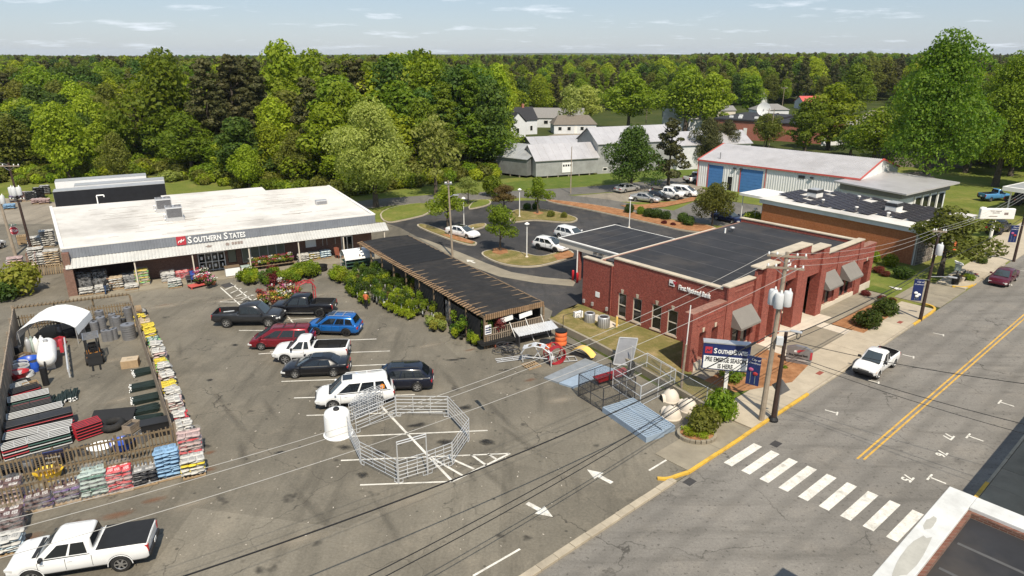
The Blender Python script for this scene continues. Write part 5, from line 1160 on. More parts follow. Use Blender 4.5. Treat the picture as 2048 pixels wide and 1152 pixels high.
def car(label, s, paint, group="cars", name=None, **o):
    """s: spec dict, x forward, origin under the middle of the wheelbase"""
    s = dict(s, **o); t = thing(name or s["name"], label, s["cat"], group=group)
    W, wb, r = s["W"], s["wb"], s["r"]; xr, xf = -wb/2-s["ro"], wb/2+s["fo"]; zs = s["sill"]; top = s["top"]
    bed = s.get("bed"); ar = r*1.20
    def hw(x):
        k = W/2
        d1 = max(0, x-(xf-.9))/.9; d0 = max(0, (xr+.5)-x)/.5
        return k*(1-s.get("tf",.17)*d1*d1-.07*d0*d0)
    xs = set(np.linspace(xr, xf, 40).round(4)); 
    for ax in (-wb/2, wb/2):
        for k in range(-8,9): xs.add(round(ax+ar*math.sin(k*math.pi/16),4))
        xs.add(round(ax-ar-.001,4)); xs.add(round(ax+ar+.001,4))
    for p in top: xs.add(round(p[0],4))
    if bed: xs |= {round(bed[0],4), round(bed[0]-.005,4), round(bed[1],4), round(bed[1]+.005,4)}
    xs = sorted(x for x in xs if xr <= x <= xf); rows = []; isbed = []
    for x in xs:
        h = hw(x); zt = lerp_prof(top, x); zb = zs
        for ax in (-wb/2, wb/2):
            if abs(x-ax) < ar: zb = max(zb, r*.98+math.sqrt(max(0,ar*ar-(x-ax)**2))-.0)
        e = max(0, (x-(xf-.25))/.25); e0 = max(0,((xr+.12)-x)/.12); zb2 = zb+.10*e+.08*e0; zt2 = zt-.10*e*e-.03*e0
        zb2 = min(zb2, zt2-.06); inb = bed and bed[0] <= x <= bed[1]; zi = bed[2] if inb else zt2+.035
        f = lambda q: zb2+(zt2-zb2)*q
        fl = s.get("flare",0)
        if fl: 
            for ax in (-wb/2, wb/2):
                dd = abs(x-ax)/(ar*1.25)
                if dd < 1: h += fl*(1-dd*dd)
        rows.append([(x,h*.93,f(0)),(x,h*.99,f(.12)),(x,h,f(.45)),(x,h*.985,f(.75)),(x,h*.95,f(.93)),(x,h*.905,f(1)),(x,h*(.86 if inb else .6),f(1) if inb else (f(1)+zi)/2+.006),(x,h*(.85 if inb else .5),zi),(x,0,zi+ (0 if inb else .012))]); isbed.append(bool(inb))
    b = MB(); 
    for sg in (1,-1):
        R_ = [[(p[0],p[1]*sg,p[2]) for p in rw] for rw in rows]; n = len(R_[0])
        for i in range(len(R_)-1):
            for j in range(n-1):
                b.cur = 1 if (isbed[i] and isbed[i+1] and j >= 6) or (bed and (isbed[i] != isbed[i+1]) and j >= 6) else 0
                b.add([R_[i][j],R_[i+1][j],R_[i+1][j+1],R_[i][j+1]], [(0,1,2,3)])
    b.cur = 0
    for rw in (rows[0], rows[-1]): b.add(rw+[(p[0],-p[1],p[2]) for p in rw[::-1][1:]], [tuple(range(2*len(rw)-1))])
    me = b.mesh("body", [paint,"bed_liner"], False); bm_ = bmesh.new(); bm_.from_mesh(me); bmesh.ops.remove_doubles(bm_, verts=bm_.verts, dist=.0008); bmesh.ops.recalc_face_normals(bm_, faces=bm_.faces); bm_.to_mesh(me); bm_.free()
    me.polygons.foreach_set("use_smooth", [True]*len(me.polygons)); me.set_sharp_from_angle(angle=R(38)); body = link("body", me, t)
    # lower cladding and wheel wells
    MB().bx(xr+.15,xf-.2,-W/2+.12,W/2-.12,zs-.08,zs+.28).build("underbody", "plastic_dark", t)
    for ax in (-wb/2,wb/2): MB().bx(ax-ar*.98,ax+ar*.98,-W/2+.06,W/2-.06,zs,r*2.1).build("wheel_well", "black", t)
    if s.get("clad"):
        for sg in (1,-1): MB().bx(-wb/2+ar,wb/2-ar,sg*W/2*.97-.03,sg*W/2*.97+.03,zs-.02,zs+.14).build("side_sill", s["clad"], t)
    # cabin
    c0, c1, r0, r1, zr = s["cab"]; zc = s["belt"]; wbs, wrs = W/2*.915, W/2*s.get("roofw",.74)
    def cabp(u, v, y=1, off=0.0): 
        xa, xb = c0+(r0-c0)*v, c1+(r1-c1)*v; ww = wbs+(wrs-wbs)*v+off
        return (xa+(xb-xa)*u, y*ww, zc-.03+(zr-zc+.03)*v)
    b = MB(); lv = [0,.35,.7,.92,1.0]; rows_ = []
    for v in lv:
        q = .0 if v < .9 else (.015 if v < .95 else .07); xa, xb = c0+(r0-c0)*v+q, c1+(r1-c1)*v-q; ww = wbs+(wrs-wbs)*v-q
        m_ = .10*v; z = zc-.03+(zr-zc+.03)*v
        ring = []
        for (px_, py_) in ((xa,-ww+.12),(xa-.03,0),(xa,ww-.12),(xa+.10,ww),((xa+xb)/2,ww+.012),(xb-.12,ww),(xb,ww-.14),(xb+.07*(1-.4*v),0),(xb,-ww+.14),(xb-.12,-ww),((xa+xb)/2,-ww-.012),(xa+.10,-ww)): ring.append((px_,py_,z))
        rows_.append(ring)
    xm, zt_ = (r0+r1)/2, zr+.035
    b.grid(rows_, True); n = len(b.v); ringi = [n-12+i for i in range(12)]; b.v.append((xm,0,zt_)); 
    for i in range(12): b.f.append((ringi[i], ringi[(i+1)%12], n)); b.m.append(0)
    cm = b.build("cabin", s.get("roofpaint", paint), t, 50)
    def pane(nm, pts, m_="car_glass"): return MB().quad(*pts).build(nm, m_, cm)
    # windscreen and rear glass: on the front / rear faces, slightly proud
    def front(u, v, off=.02): 
        x = c1+(r1-c1)*v + .07*(1-.4*v)*(1-(2*u-1)**2) + off; ww = (wbs+(wrs-wbs)*v)-.13; return (x, (2*u-1)*ww, zc-.03+(zr-zc+.03)*v+.006)
    def rear(u, v, off=.02): 
        x = c0+(r0-c0)*v -.03*(1-(2*u-1)**2) - off; ww = (wbs+(wrs-wbs)*v)-.13; return (x, (2*u-1)*ww, zc-.03+(zr-zc+.03)*v+.006)
    g_ = MB(); g_.grid([[front(u/6,v/4) for u in range(7)] for v in (.25,1,2,3,3.72)]); g_.build("windshield", "windshield", cm, True)
    g_ = MB(); g_.grid([[rear(u/6,v/4) for u in range(7)] for v in (s.get("rv",.5),1.5,2.5,3.6)]); g_.build("rear_window", "car_glass", cm, True)
    for sg in (1,-1):
        for (ub0,ub1,ut0,ut1) in s["wins"]:
            pane("side_window", [cabp(ub0,.12,sg,.016),cabp(ub1,.12,sg,.016),cabp(ut1,.84,sg,.016),cabp(ut0,.84,sg,.016)])
    # wheels
    tm, hm, rm = wheel_mesh(r, s["tw"], s.get("darkrim",False))
    for ax in (-wb/2, wb/2):
        for sg in (1,-1):
            w_ = link("wheel", tm, t, (ax, sg*(W/2-s["tw"]/2-.015+s.get("flare",0)), r)); link("hub", hm, w_); link("rim", rm, w_)
    # doors: seams and handles
    for sg in (1,-1):
        for x in s["seams"]:
            zt = lerp_prof(top,x); MB().bx(x-.008,x+.008,sg*W/2*.985-.02,sg*W/2*.985+.018,zs+.12,zt-.08).build("door_seam", "plastic_dark", t)
        for x in s["handles"]: MB().bx(x-.10,x+.10,sg*W/2-.02,sg*W/2+.022,s["belt"]-.2,s["belt"]-.15).build("door_handle", s.get("handlem",paint), t)
        mx = c1-.32; MB().box((mx, sg*(W/2*.93+.13), s["belt"]+.12), (.14,.24,.17)).build("mirror", s.get("mirror",paint), t, bevel=.03)
    # lamps, grille, bumpers, plate
    zf, zr_ = lerp_prof(top, xf-.1), lerp_prof(top, xr+.05); hf, hr = hw(xf-.12), hw(xr+.05); hl = s.get("hl",(.28,.42,.16)); tl = s.get("tl",(.12,.22,.4))
    for sg in (1,-1):
        zc_ = zf-.14-hl[2]/2; MB().box((xf-.17, sg*(hf*.94-hl[1]/2+.06), zc_), (hl[0]+.1,hl[1],hl[2]), rz=-sg*.28).build("headlight", "lamp_clear", t, bevel=.03)
        if s.get("amber"): MB().box((xf-.30, sg*(hf*.985), zc_-.01), (.16,.1,hl[2]*.8)).build("turn_lamp", "lamp_amber", t)
        MB().box((xr+.06, sg*(hr*.93-tl[1]/2+.05), zr_-.10-tl[2]/2), (tl[0]+.08,tl[1],tl[2])).build("tail_lamp", "lamp_red", t, bevel=.02)
    gw = hf*1.0; gh = s.get("gh",.26); MB().box((xf-.03, 0, zf-.15-gh/2), (.1,gw,gh)).build("grille", s.get("grille","plastic_dark"), t, bevel=.02)
    if s.get("bars"): 
        for k in range(3): MB().box((xf+.02,0,zf-.15-gh*(k+.5)/3),(.03,gw*.98,.025)).build("grille_bar", "chrome", t)
    bm = s.get("bumper", paint); MB().box((xf-.08,0,zs+.16),(.28,2*hf*.93,.24)).build("front_bumper", bm, t, bevel=.05); MB().box((xr+.03,0,zs+.18),(.24,2*hr*.94,.22)).build("rear_bumper", bm, t, bevel=.04)
    MB().box((xr-.10,0,zs+.32),(.02,.32,.16)).build("plate", "sign_white", t)
    for sg in (1,-1):
        MB().bx(c0+.12,c1-.2,sg*(W/2*.93)-.02,sg*(W/2*.93)+.012,s["belt"]-.03,s["belt"]+.015).build("belt_moulding", s.get("trim","plastic_dark"), t)
        for ax in (-wb/2,wb/2):
            q = MB(); y_ = sg*(W/2+s.get("flare",0)-.012); q.path([(ax+ar*math.cos(a),y_,r*.98+ar*math.sin(a)) for a in [math.pi*k/10 for k in range(11)]],.022,5); q.build("arch_lip", s.get("clad") or s.get("lip",paint), t)
    MB().box((c1+.05,0,lerp_prof(top,c1)+.035),(.16,W*.72,.03)).build("cowl", "plastic_dark", t)
    if s.get("rails"):
        for sg in (1,-1): MB().path([(r0+.15,sg*(wrs-.13),zr+.02),(r0+.25,sg*(wrs-.13),zr+.09),(r1-.25,sg*(wrs-.13),zr+.09),(r1-.15,sg*(wrs-.13),zr+.02)], .022).build("roof_rail", s["rails"], cm)
        if s.get("cross"): 
            for x in s["cross"]: MB().bx(x-.025,x+.025,-wrs+.13,wrs-.13,zr+.07,zr+.1).build("cross_bar", s["rails"], cm)
    if s.get("sunroof"): a, c = s["sunroof"]; MB().bx(a,c,-wrs*.55,wrs*.55,zr+.02,zr+.043).build("sunroof", "car_glass", cm)
    if s.get("ribs"):
        for k in range(5): MB().bx(r0+.25,r1-.3,-wrs*.6+k*wrs*.3-.02,-wrs*.6+k*wrs*.3+.02,zr+.012,zr+.042).build("roof_rib", paint, cm)
    if s.get("tonneau"): MB().bx(bed[0]-.06,bed[1]+.02,-W/2*.9,W/2*.9,lerp_prof(top,bed[0])-.01,lerp_prof(top,bed[0])+.04).build("tonneau_cover", "bed_liner", t, bevel=.02)
    if bed: MB().bx(xr-.012,xr+.02,-hr*.80,hr*.80,zs+.34,zr_-.05).build("tailgate", paint, t)
    if s.get("steps"):
        for sg in (1,-1): MB().bx(-wb/2+ar,wb/2-ar,sg*(W/2+.02)-.07,sg*(W/2+.02)+.07,zs-.12,zs-.06).build("side_step", s["steps"], t)
    return t
def sp_pickup(L=5.9, W=2.03, wb=3.68, r=.42, belt=1.18, hood=1.15, rail=1.30, roof=1.93, crew=True, ext=False, sill=.52, **k):
    ro = (L-wb)*.56; fo = (L-wb)*.44; xr, xf = -wb/2-ro, wb/2+fo; cf = xf-1.28
    cl = 2.35 if crew else (1.75 if ext else 1.3); cb = cf-cl
    top = [(xr,rail-.02),(cb-.06,rail),(cb,belt+.03),(cf-.1,belt+.02),(cf+.12,hood+.06),(xf-.35,hood-.01),(xf-.05,hood-.08),(xf,hood-.2)]
    wins = [(.09,.42,.14,.46),(.47,.86,.50,.80)] if crew else ([(.10,.34,.14,.38),(.42,.86,.45,.78)] if ext else [(.12,.86,.15,.78)])
    d = dict(name="pickup_truck", cat="pickup", W=W, wb=wb, r=r, ro=ro, fo=fo, sill=sill, top=top, belt=belt, bed=(xr+.09,cb-.12,.72), cab=(cb+.02,cf+.08,cb+.14,cf-.72,roof), wins=wins, tw=.28, seams=[cb+.08,cb+cl*.5,cf-.05] if crew else [cb+.6,cf-.05], handles=[cb+cl*.42,cb+cl*.9][:2 if crew else 1], gh=.34, bars=True, bumper="plastic_dark", tf=.10, mirror="plastic_dark", tl=(.10,.16,.38), rv=1.1)
    d.update(k); return d
def sp_suv(L=4.6, W=1.86, wb=2.68, r=.36, belt=1.02, hood=1.02, roof=1.68, sill=.34, back=.32, cl=None, **k):
    ro = (L-wb)*.50; fo = (L-wb)*.50; xr, xf = -wb/2-ro, wb/2+fo; cf = xf-1.12
    top = [(xr,belt-.10),(xr+.12,belt+.0),(cf-.1,belt),(cf+.1,hood),(xf-.4,hood-.08),(xf-.08,hood-.2),(xf,hood-.3)]
    d = dict(name="suv", cat="suv", W=W, wb=wb, r=r, ro=ro, fo=fo, sill=sill, top=top, belt=belt, cab=(xr+.10,cf+.10,xr+back+.12,cf-.78,roof), wins=[(.07,.27,.09,.27),(.30,.55,.30,.55),(.58,.90,.58,.83)], tw=.22, seams=[-.1,wb/2-.55,-wb/2+.5], handles=[-.35,.6], gh=.2, rv=1.0, tl=(.12,.3,.2))
    d.update(k); return d
def sp_sedan(L=4.9, W=1.84, wb=2.82, r=.34, belt=.93, hood=.90, roof=1.44, sill=.26, deck=1.0, **k):
    ro = (L-wb)*.52; fo = (L-wb)*.48; xr, xf = -wb/2-ro, wb/2+fo; cf = xf-1.25; cb = xr+.62
    top = [(xr,deck-.14),(xr+.10,deck),(cb,deck+.01),(cb+.4,belt+.03),(cf-.1,belt),(cf+.1,hood+.02),(xf-.45,hood-.08),(xf-.08,hood-.2),(xf,hood-.3)]
    d = dict(name="sedan", cat="car", W=W, wb=wb, r=r, ro=ro, fo=fo, sill=sill, top=top, belt=belt, cab=(cb-.05,cf+.12,cb+.72,cf-.92,roof), wins=[(.13,.30,.06,.14),(.24,.50,.10,.46),(.53,.90,.49,.80)], tw=.21, seams=[-.05,wb/2-.5,-wb/2+.42], handles=[-.35,.65], gh=.18, rv=.4, roofw=.70, tl=(.12,.42,.14))
    d["wins"] = [(.20,.50,.10,.46),(.53,.88,.49,.80)]; d.update(k); return d
def sp_van(L=5.1, W=1.96, wb=3.03, r=.34, **k):
    d = sp_suv(L,W,wb,r,belt=1.02,hood=.98,roof=1.75,sill=.28,back=.18); xf = wb/2+(L-wb)*.5; xr = -xf; cf = xf-.85
    d.update(name="minivan", cat="minivan", top=[(xr,.9),(xr+.1,1.02),(cf-.1,1.02),(cf+.1,.98),(xf-.3,.84),(xf-.06,.68),(xf,.58)], cab=(xr+.08,cf+.15,xr+.32,cf-1.05,1.74), wins=[(.05,.30,.06,.32),(.33,.60,.35,.62),(.63,.90,.65,.82)]); d.update(k); return d
def park(t, near, other=None, side=None, head=None, wb=3.0, W=1.9, off=0.0):
    """stand a vehicle on surveyed tyre contacts: `near` = rear (u,v) and `other` = front (u,v) of the visible side; side 'L'/'R' is that side"""
    if other is not None:
        a, c = g(*near), g(*other); d = (c-a).normalized(); mid = (a+c)/2
    else: a = g(*near); d = Vector((math.cos(head),math.sin(head),0)); mid = a + d*off
    n = Vector((-d.y,d.x,0)) # left
    p = mid + (n*(W/2-.12) if side == 'R' else n*-(W/2-.12)); t.location = (p.x,p.y,0); t.rotation_euler = (0,0,math.atan2(d.y,d.x)); return t
HB = R(184.0)
GL = "vehicles parked in the store lot"
t = car("dark grey crew-cab pickup with open bed, facing the black pickup", sp_pickup(5.95,2.05,3.70,.45,flare=.05,darkrim=False,sill=.58,roof=2.0), "paint_charcoal", GL); park(t,(456.5,655),(536.7,654.2),'R',W=2.05)
for y in (-.5,.5): MB().tube((-2.55,y,.95),(-1.6,y,1.05),.05).build("cargo_pipe", "galvanized", t)
t = car("black crew-cab pickup with red bags in its bed near the flowers", sp_pickup(5.7,2.0,3.6,.44,darkrim=True,sill=.58,roof=1.95,steps="chrome"), "paint_black", GL); park(t,(634.6,634.6),(568.5,634.6),'L',W=2.0)
t = car("blue compact SUV with pale roof rails behind the black pickup", sp_suv(4.6,1.86,2.66,.36,rails="paint_silver",cross=(-.2,-1.0),sunroof=(-.15,.45),darkrim=True,clad="plastic_dark"), "paint_blue", GL); park(t,(695.5,672.7),(631,670.5),'L',W=1.86)
t = car("dark red minivan parked nose to the left beside the white pickup", sp_van(rails="plastic_dark",cross=(-.3,-1.2)), "paint_red", GL); park(t,(523.6,700.3),None,'L',HB,off=-1.51,W=1.96)
t = car("white extended-cab pickup with open bed between minivan and black sedan", sp_pickup(5.75,2.0,3.55,.42,belt=1.15,hood=1.10,rail=1.24,roof=1.9,crew=False,ext=True,sill=.5,flare=.03), "paint_white", GL); park(t,(572,727.5),None,'L',HB,off=-1.77,W=2.0)
t = car("glossy black sedan parked right under the white pickup", sp_sedan(4.9,1.85,2.83,.34,sunroof=(-.6,.2),trim="chrome"), "paint_black", GL); park(t,(666.7,753.6),(592,756.7),'L',W=1.85)
t = car("dark navy SUV with bright wheels right of the white SUV", sp_suv(5.0,1.93,2.89,.38,rails="plastic_dark",sunroof=(-.5,.4),roof=1.72,back=.62,belt=1.06,trim="chrome"), "paint_navy", GL); park(t,(834.7,783),None,'L',HB,off=1.44,W=1.93)
t = car("white large SUV with dark sunroof behind the round pen", sp_suv(5.25,2.0,3.02,.40,belt=1.15,hood=1.12,roof=1.92,sill=.45,sunroof=(.1,.75),bumper="plastic_dark",rails="paint_white",cross=(-.9,)), "paint_white", GL); park(t,(758.5,810.5),(665,820.5),'L',W=2.0)
MB().quad((-2.0,.992,1.32),(-1.75,.992,1.30),(-1.70,.94,1.52),(-1.85,.91,1.64),(-2.02,.93,1.56)).build("window_sticker", "lamp_amber", t)
t = car("white crew-cab pickup with black bed cover at the lower left corner", sp_pickup(5.9,2.02,3.68,.44,belt=1.27,hood=1.25,rail=1.38,tonneau=True,ribs=True,roof=1.98,sill=.54), "paint_white", GL); park(t,(246,1141.5),None,'L',R(194.5),off=1.84,W=2.02)
t = car("white compact extended-cab pickup parked along the street", sp_pickup(4.9,1.76,3.05,.36,belt=1.02,hood=1.0,rail=1.10,roof=1.70,crew=False,ext=True,sill=.42,amber=True), "paint_white", "vehicles parked along the street"); park(t,(1785.3,734.5),(1753,758.4),'L',W=1.76)
t = car("maroon sedan parked along the street near the little library", sp_sedan(4.88,1.86,2.83,.34), "paint_maroon", "vehicles parked along the street"); park(t,(2030.4,561.4),(2014.6,573.8),'L',W=1.86)
GB = "cars in the bank lot"
t = car("pale silver fastback with black roof by the slim turf island", sp_sedan(4.8,1.87,2.9,.34,roof=1.40,roofpaint="paint_white",sunroof=(-.9,.3)), "paint_white", GB); park(t,(905,472.2),(930.8,477.6),'R',W=1.87)
t = car("white small SUV with black wheel arches by the near turf island", sp_suv(4.5,1.84,2.64,.36,roof=1.55,sunroof=(-.2,.5),darkrim=True,clad="plastic_dark"), "paint_white", GB); park(t,(1078,499),(1109,506),'R',W=1.84)
t = car("white car half hidden behind the drive-through canopy", sp_suv(4.6,1.84,2.66,.35,roof=1.6), "paint_white", GB); park(t,(1118,476),(1150,484),'R',W=1.84)
t = car("midnight blue car under the olive umbrella tree", sp_sedan(), "paint_midnight", GB); park(t,(1436,441),(1462,447),'R',W=1.84)
GV = "vehicles on the gravel drive"
t = car("beige silver old sedan beside the round dark tree", sp_sedan(5.0,1.86,2.85,.33), "paint_silver", GV); park(t,(1246.6,386.5),(1275.6,381.7),'R',W=1.86)
t = car("silver sedan at the front of the gravel row", sp_sedan(4.95,1.84,2.80,.33), "paint_silver", GV); park(t,(1275,403),(1299.5,405.8),'R',W=1.84)
t = car("dark sedan between the silver sedan and the white pickup", sp_sedan(4.8,1.82,2.75,.33), "paint_charcoal", GV); park(t,(1297,398.5),(1323.5,401.5),'R',W=1.82)
t = car("white crew-cab pickup on the gravel row", sp_pickup(5.9,2.02,3.6,.43), "paint_white", GV); park(t,(1317,396),(1348,399),'R',W=2.02)
t = car("white minivan last on the gravel row", sp_van(), "paint_white", GV); park(t,(1349,391),(1376,394),'R',W=1.96)
t = car("white pickup backed up beside the metal workshop", sp_pickup(5.6,2.0,3.5,.42), "paint_white", GV); park(t,(1390,367),(1412,364),'R',W=2.0)
GS = "vehicles at the filling station"
t = car("light blue pickup parked beyond the filling station", sp_pickup(5.0,1.8,3.0,.36,crew=False), "paint_sky", GS); park(t,(1985,403),(2006,402),'R',W=1.8)
t = car("black off-road SUV in front of the filling station sign", sp_suv(4.4,1.88,2.7,.45,belt=1.2,hood=1.15,roof=1.88,sill=.5,darkrim=True), "paint_black", GS); park(t,(1996,472),(2020,463),'R',W=1.88)
t = car("dark pickup at the right edge under the station canopy", sp_pickup(5.6,2.0,3.5,.45,darkrim=True), "paint_black", GS); park(t,(2038,411),(2066,408),'R',W=2.0)
t = car("white car cut by the left edge near the stop sign", sp_suv(), "paint_white", "cars in the gravel yard"); park(t,(-24,508),(2,498),'R',W=1.86)
# ================================================================== YARD, NURSERY AND STREET FURNITURE
YA = R(29)
def vec(p): return Vector((p[0],p[1],p[2] if len(p) > 2 else 0))
def fence(name, label, a, c, h, pick=.24, pw=.1, rails=(.35,1.3), wood="old_fence_wood", posts=2.6, z0=.08, jag=.05, cap=0, both=False):
    a, c = vec(a), vec(c); d = c-a; L_ = d.length; t = thing(name, label, "fence", a, math.atan2(d.y,d.x)); rr = random.Random(len(label))
    pm = MB().bx(-pw/2,pw/2,-.015,.015,z0,h).mesh("picket", wood); n = int(L_/pick)
    for i in range(n+1):
        o = link("picket", pm, t, (i*L_/n,-.05,rr.uniform(-jag,jag))); o.rotation_euler = (0, rr.uniform(-.025,.025), 0)
    for z in rails: MB().bx(0,L_,-.033,.033,z-.05,z+.05).build("rail", wood, t)
    k = max(1,int(L_/posts))
    for i in range(k+1): MB().bx(i*L_/k-.06,i*L_/k+.06,.035,.155,-.05,h+.12).build("post", wood, t)
    if cap:
        cm = MB().bx(-.05,.05,-.32,.32,cap,cap+.06).mesh("slat", wood); MB().bx(0,L_,-.06,.06,cap-.13,cap-.002).build("top_beam", wood, t)
        for i in range(int(L_/.3)+1): link("slat", cm, t, (i*.3,0,rr.uniform(-.01,.01)))
        for i in range(k+1): MB().bx(i*L_/k-.07,i*L_/k+.07,-.07,.07,h+.12,cap-.13).build("tall_post", wood, t)
    return t
NW, NE, SE = (-43.4,55.6), (-35.2,59.2), (-20.6,36.5); SWi = (-29.0,32.4); WS = (-30.5,35.2)
fence("slat_fence", "rear yard picket fence with a slatted beam on tall posts", NW, NE, 1.35, .22, .09, (.3,1.1), cap=2.15)
fence("board_fence", "long board fence behind the row of bagged soil stacks", NE, SE, 1.75, .32, .26, (.4,1.4), "grey_wood", 3.0)
fence("board_fence", "tall weathered board fence on the left side of the yard", WS, NW, 2.2, .34, .30, (.4,1.2,2.1), "grey_wood", 3.2)
fence("picket_fence", "inner picket fence in front of the stacked gates", SWi, SE, 1.65, .2, .075, (.5,1.45))
fence("picket_fence", "outer picket fence behind the shrink-wrapped bag stacks", (-27.6,29.9), (-19.9,33.75), 1.55, .2, .075, (.5,1.4))
# ---------------------------------------------------------------- bagged goods
def cloth(n, c):
    """printed plastic sack: a darker label block with lines on the middle of the bag"""
    m = mat(n, c, .5, .14, 5, spec=.4, rnd=.10, dirt=.10); ns, ls = m.node_tree.nodes, m.node_tree.links; b = ns["Principled BSDF"]; src = b.inputs["Base Color"].links[0].from_socket
    tc = ns.new("ShaderNodeTexCoord").outputs["Object"]; sx = ns.new("ShaderNodeSeparateXYZ"); ls.new(tc, sx.inputs[0]); f = None
    for i, lim in ((0,.2),(1,.13)):
        a = node(ns,"ShaderNodeMath",operation='ABSOLUTE'); ls.new(sx.outputs[i],a.inputs[0]); q = node(ns,"ShaderNodeMath",operation='LESS_THAN',i_1=lim); ls.new(a.outputs[0],q.inputs[0])
        if f is None: f = q.outputs[0]
        else: k = node(ns,"ShaderNodeMath",operation='MULTIPLY'); ls.new(f,k.inputs[0]); ls.new(q.outputs[0],k.inputs[1]); f = k.outputs[0]
    k = node(ns,"ShaderNodeMath",operation='MULTIPLY'); ls.new(f,k.inputs[0]); ls.new(ramp(ns,ls,noise(ns,ls,tc,11,2),[(.45,.15),(.55,.75)]),k.inputs[1])
    lum = sum(c)/3; ls.new(mixc(ns,ls,k.outputs[0],src,(.75,.73,.68) if lum < .3 else tuple(x*.35 for x in c)), b.inputs["Base Color"]); return m
for n, c in (("bag_white",(.50,.485,.45)),("bag_black",(.03,.03,.033)),("bag_blue",(.22,.36,.52)),("bag_red",(.50,.05,.06)),("bag_green",(.07,.16,.12)),("bag_mint",(.36,.43,.39)),("bag_purple",(.11,.05,.19)),("bag_brown",(.11,.065,.06)),("bag_yellow",(.62,.48,.05)),("bag_grey",(.20,.20,.20)),("bag_pink",(.44,.32,.30)),("bag_tan",(.48,.38,.26)),("bag_lime",(.20,.50,.10)),("bag_dkgreen",(.05,.11,.08)),("bag_ice",(.56,.66,.70))): cloth(n, c)
m_, ns_, ls_, b_ = new_mat("shrink_wrap"); tr_ = ns_.new("ShaderNodeBsdfTransparent"); mx_ = ns_.new("ShaderNodeMixShader"); b_.inputs["Base Color"].default_value = (.8,.8,.8,1); b_.inputs["Roughness"].default_value = .25
tc_ = ns_.new("ShaderNodeTexCoord").outputs["Object"]; ls_.new(ramp(ns_, ls_, noise(ns_, ls_, tc_, 4, 5, .7), [(.4,.02),(.75,.40)]), mx_.inputs[0]); ls_.new(tr_.outputs[0], mx_.inputs[1]); ls_.new(b_.outputs[0], mx_.inputs[2]); ls_.new(mx_.outputs[0], ns_["Material Output"].inputs[0])
def bag_mesh(m, seed):
    rr = random.Random(seed); b = MB(); nx, ny = 6, 4; rows = []
    for sg in (1,-1):
        rows = []
        for j in range(ny+1):
            rw = []
            for i in range(nx+1):
                x, y = (i/nx-.5), (j/ny-.5); e = (1-(2*x)**4)*(1-(2*y)**4); sh = 1-.10*(2*x)**2*(2*y)**2
                rw.append((x*.72*sh, y*.46*sh, .012*sg+sg*.075*e**.6+rr.uniform(-.008,.008)*(e>.1)))
            rows.append(rw)
        b.grid(rows)
    me = b.mesh("bag", m, True); return me
BAGS = {}
def bag(m):
    if m not in BAGS: BAGS[m] = [bag_mesh(m, 5+k) for k in range(3)]
    return random.choice(BAGS[m])
PAL = None
mat("pallet_wood", (.34,.24,.14), .9, .2, 3, rnd=.15)
def pallet_parts(t, z=0):
    for y in (-.5,0,.5): MB().bx(-.6,.6,y-.05,y+.05,z+.03,z+.11).build("stringer", "pallet_wood", t)
    for i in range(6): MB().bx(-.6+i*.22,-.5+i*.22,-.5,.5,z+.11,z+.13).build("slat", "pallet_wood", t)
def bag_stack(label, p, rz, cols, layers, wrap=False, sx=1.0, sy=1.0, mess=.05, lay_h=.125, group="stacks of bagged goods", name="bag_stack", pal=True):
    t = thing(name, label, "bag stack", p, rz, group)
    if pal: pallet_parts(t)
    for k in range(layers):
        spots = [(-.36,-.24,0),(.36,-.24,0),(-.48,.25,1.57),(0,.25,1.57),(.48,.25,1.57)]
        if k % 2: spots = [(-x,-y,a) for x,y,a in spots]
        cm = cols[k % len(cols)] if len(cols) > 1 else cols[0]
        for x, y, a in spots:
            o = link("bag", bag(cm), t, (x*sx*.82+random.uniform(-mess,mess), y*sy*1.05+random.uniform(-mess,mess), .19+k*lay_h+random.uniform(-.01,.01)))
            o.rotation_euler = (random.uniform(-.06,.06), random.uniform(-.06,.06), a+random.uniform(-.12,.12)); o.scale = (sx*(.82 if a else 1),sy,1.05)
    if wrap:
        H_ = .15+layers*lay_h+.06; rows = []; n = 20
        for j in range(6):
            z = .05+H_*j/5; rows.append([((.70*sx+random.uniform(-.03,.03))*max(-1,min(1,1.25*math.cos(i*2*math.pi/n))), (.62*sy+random.uniform(-.03,.03))*max(-1,min(1,1.25*math.sin(i*2*math.pi/n))), z+random.uniform(-.02,.02)) for i in range(n)])
        b = MB(); b.grid(rows, True); b.build("shrink_wrap", "shrink_wrap", t, True)
    return t
random.seed(12); SF = R(26)
for u, v, cols, n, w, lab in [
    (24,1003,["bag_brown","bag_pink"],9,True,"brown and pink wrapped bag stack behind the leftmost stack"),(24,1058,["bag_brown"],8,True,"brown wrapped bag stack behind the pale blue stack at lower left"),(22,1098,["bag_ice","bag_white"],6,False,"pale blue and white bag stack at the lower left edge"),
    (82,1010,["bag_purple","bag_brown"],6,True,"purple shrink-wrapped bag stack against the outer picket fence"),(140,995,["bag_brown","bag_grey","bag_purple"],7,True,"mixed purple and grey bag stack right of the purple one"),(194,985,["bag_green","bag_mint","bag_mint"],11,True,"tall green and white wrapped bag stack"),
    (245,974,["bag_red","bag_red","bag_pink"],10,True,"bright red wrapped bag stack"),(293,962,["bag_grey","bag_black"],7,False,"dark grey bag stack between the red and the blue stacks"),(340,949,["bag_blue"],13,False,"tall light blue bag stack"),
    (389,945,["bag_white","bag_white","bag_yellow"],8,False,"white bag stack with yellow labels at the fence corner"),(384,903,["bag_pink","bag_red","bag_pink"],10,True,"pinkish wrapped bag stack behind the white corner stack")]:
    bag_stack(lab, g(u,v+2), SF, cols, n, w, .98, .95)
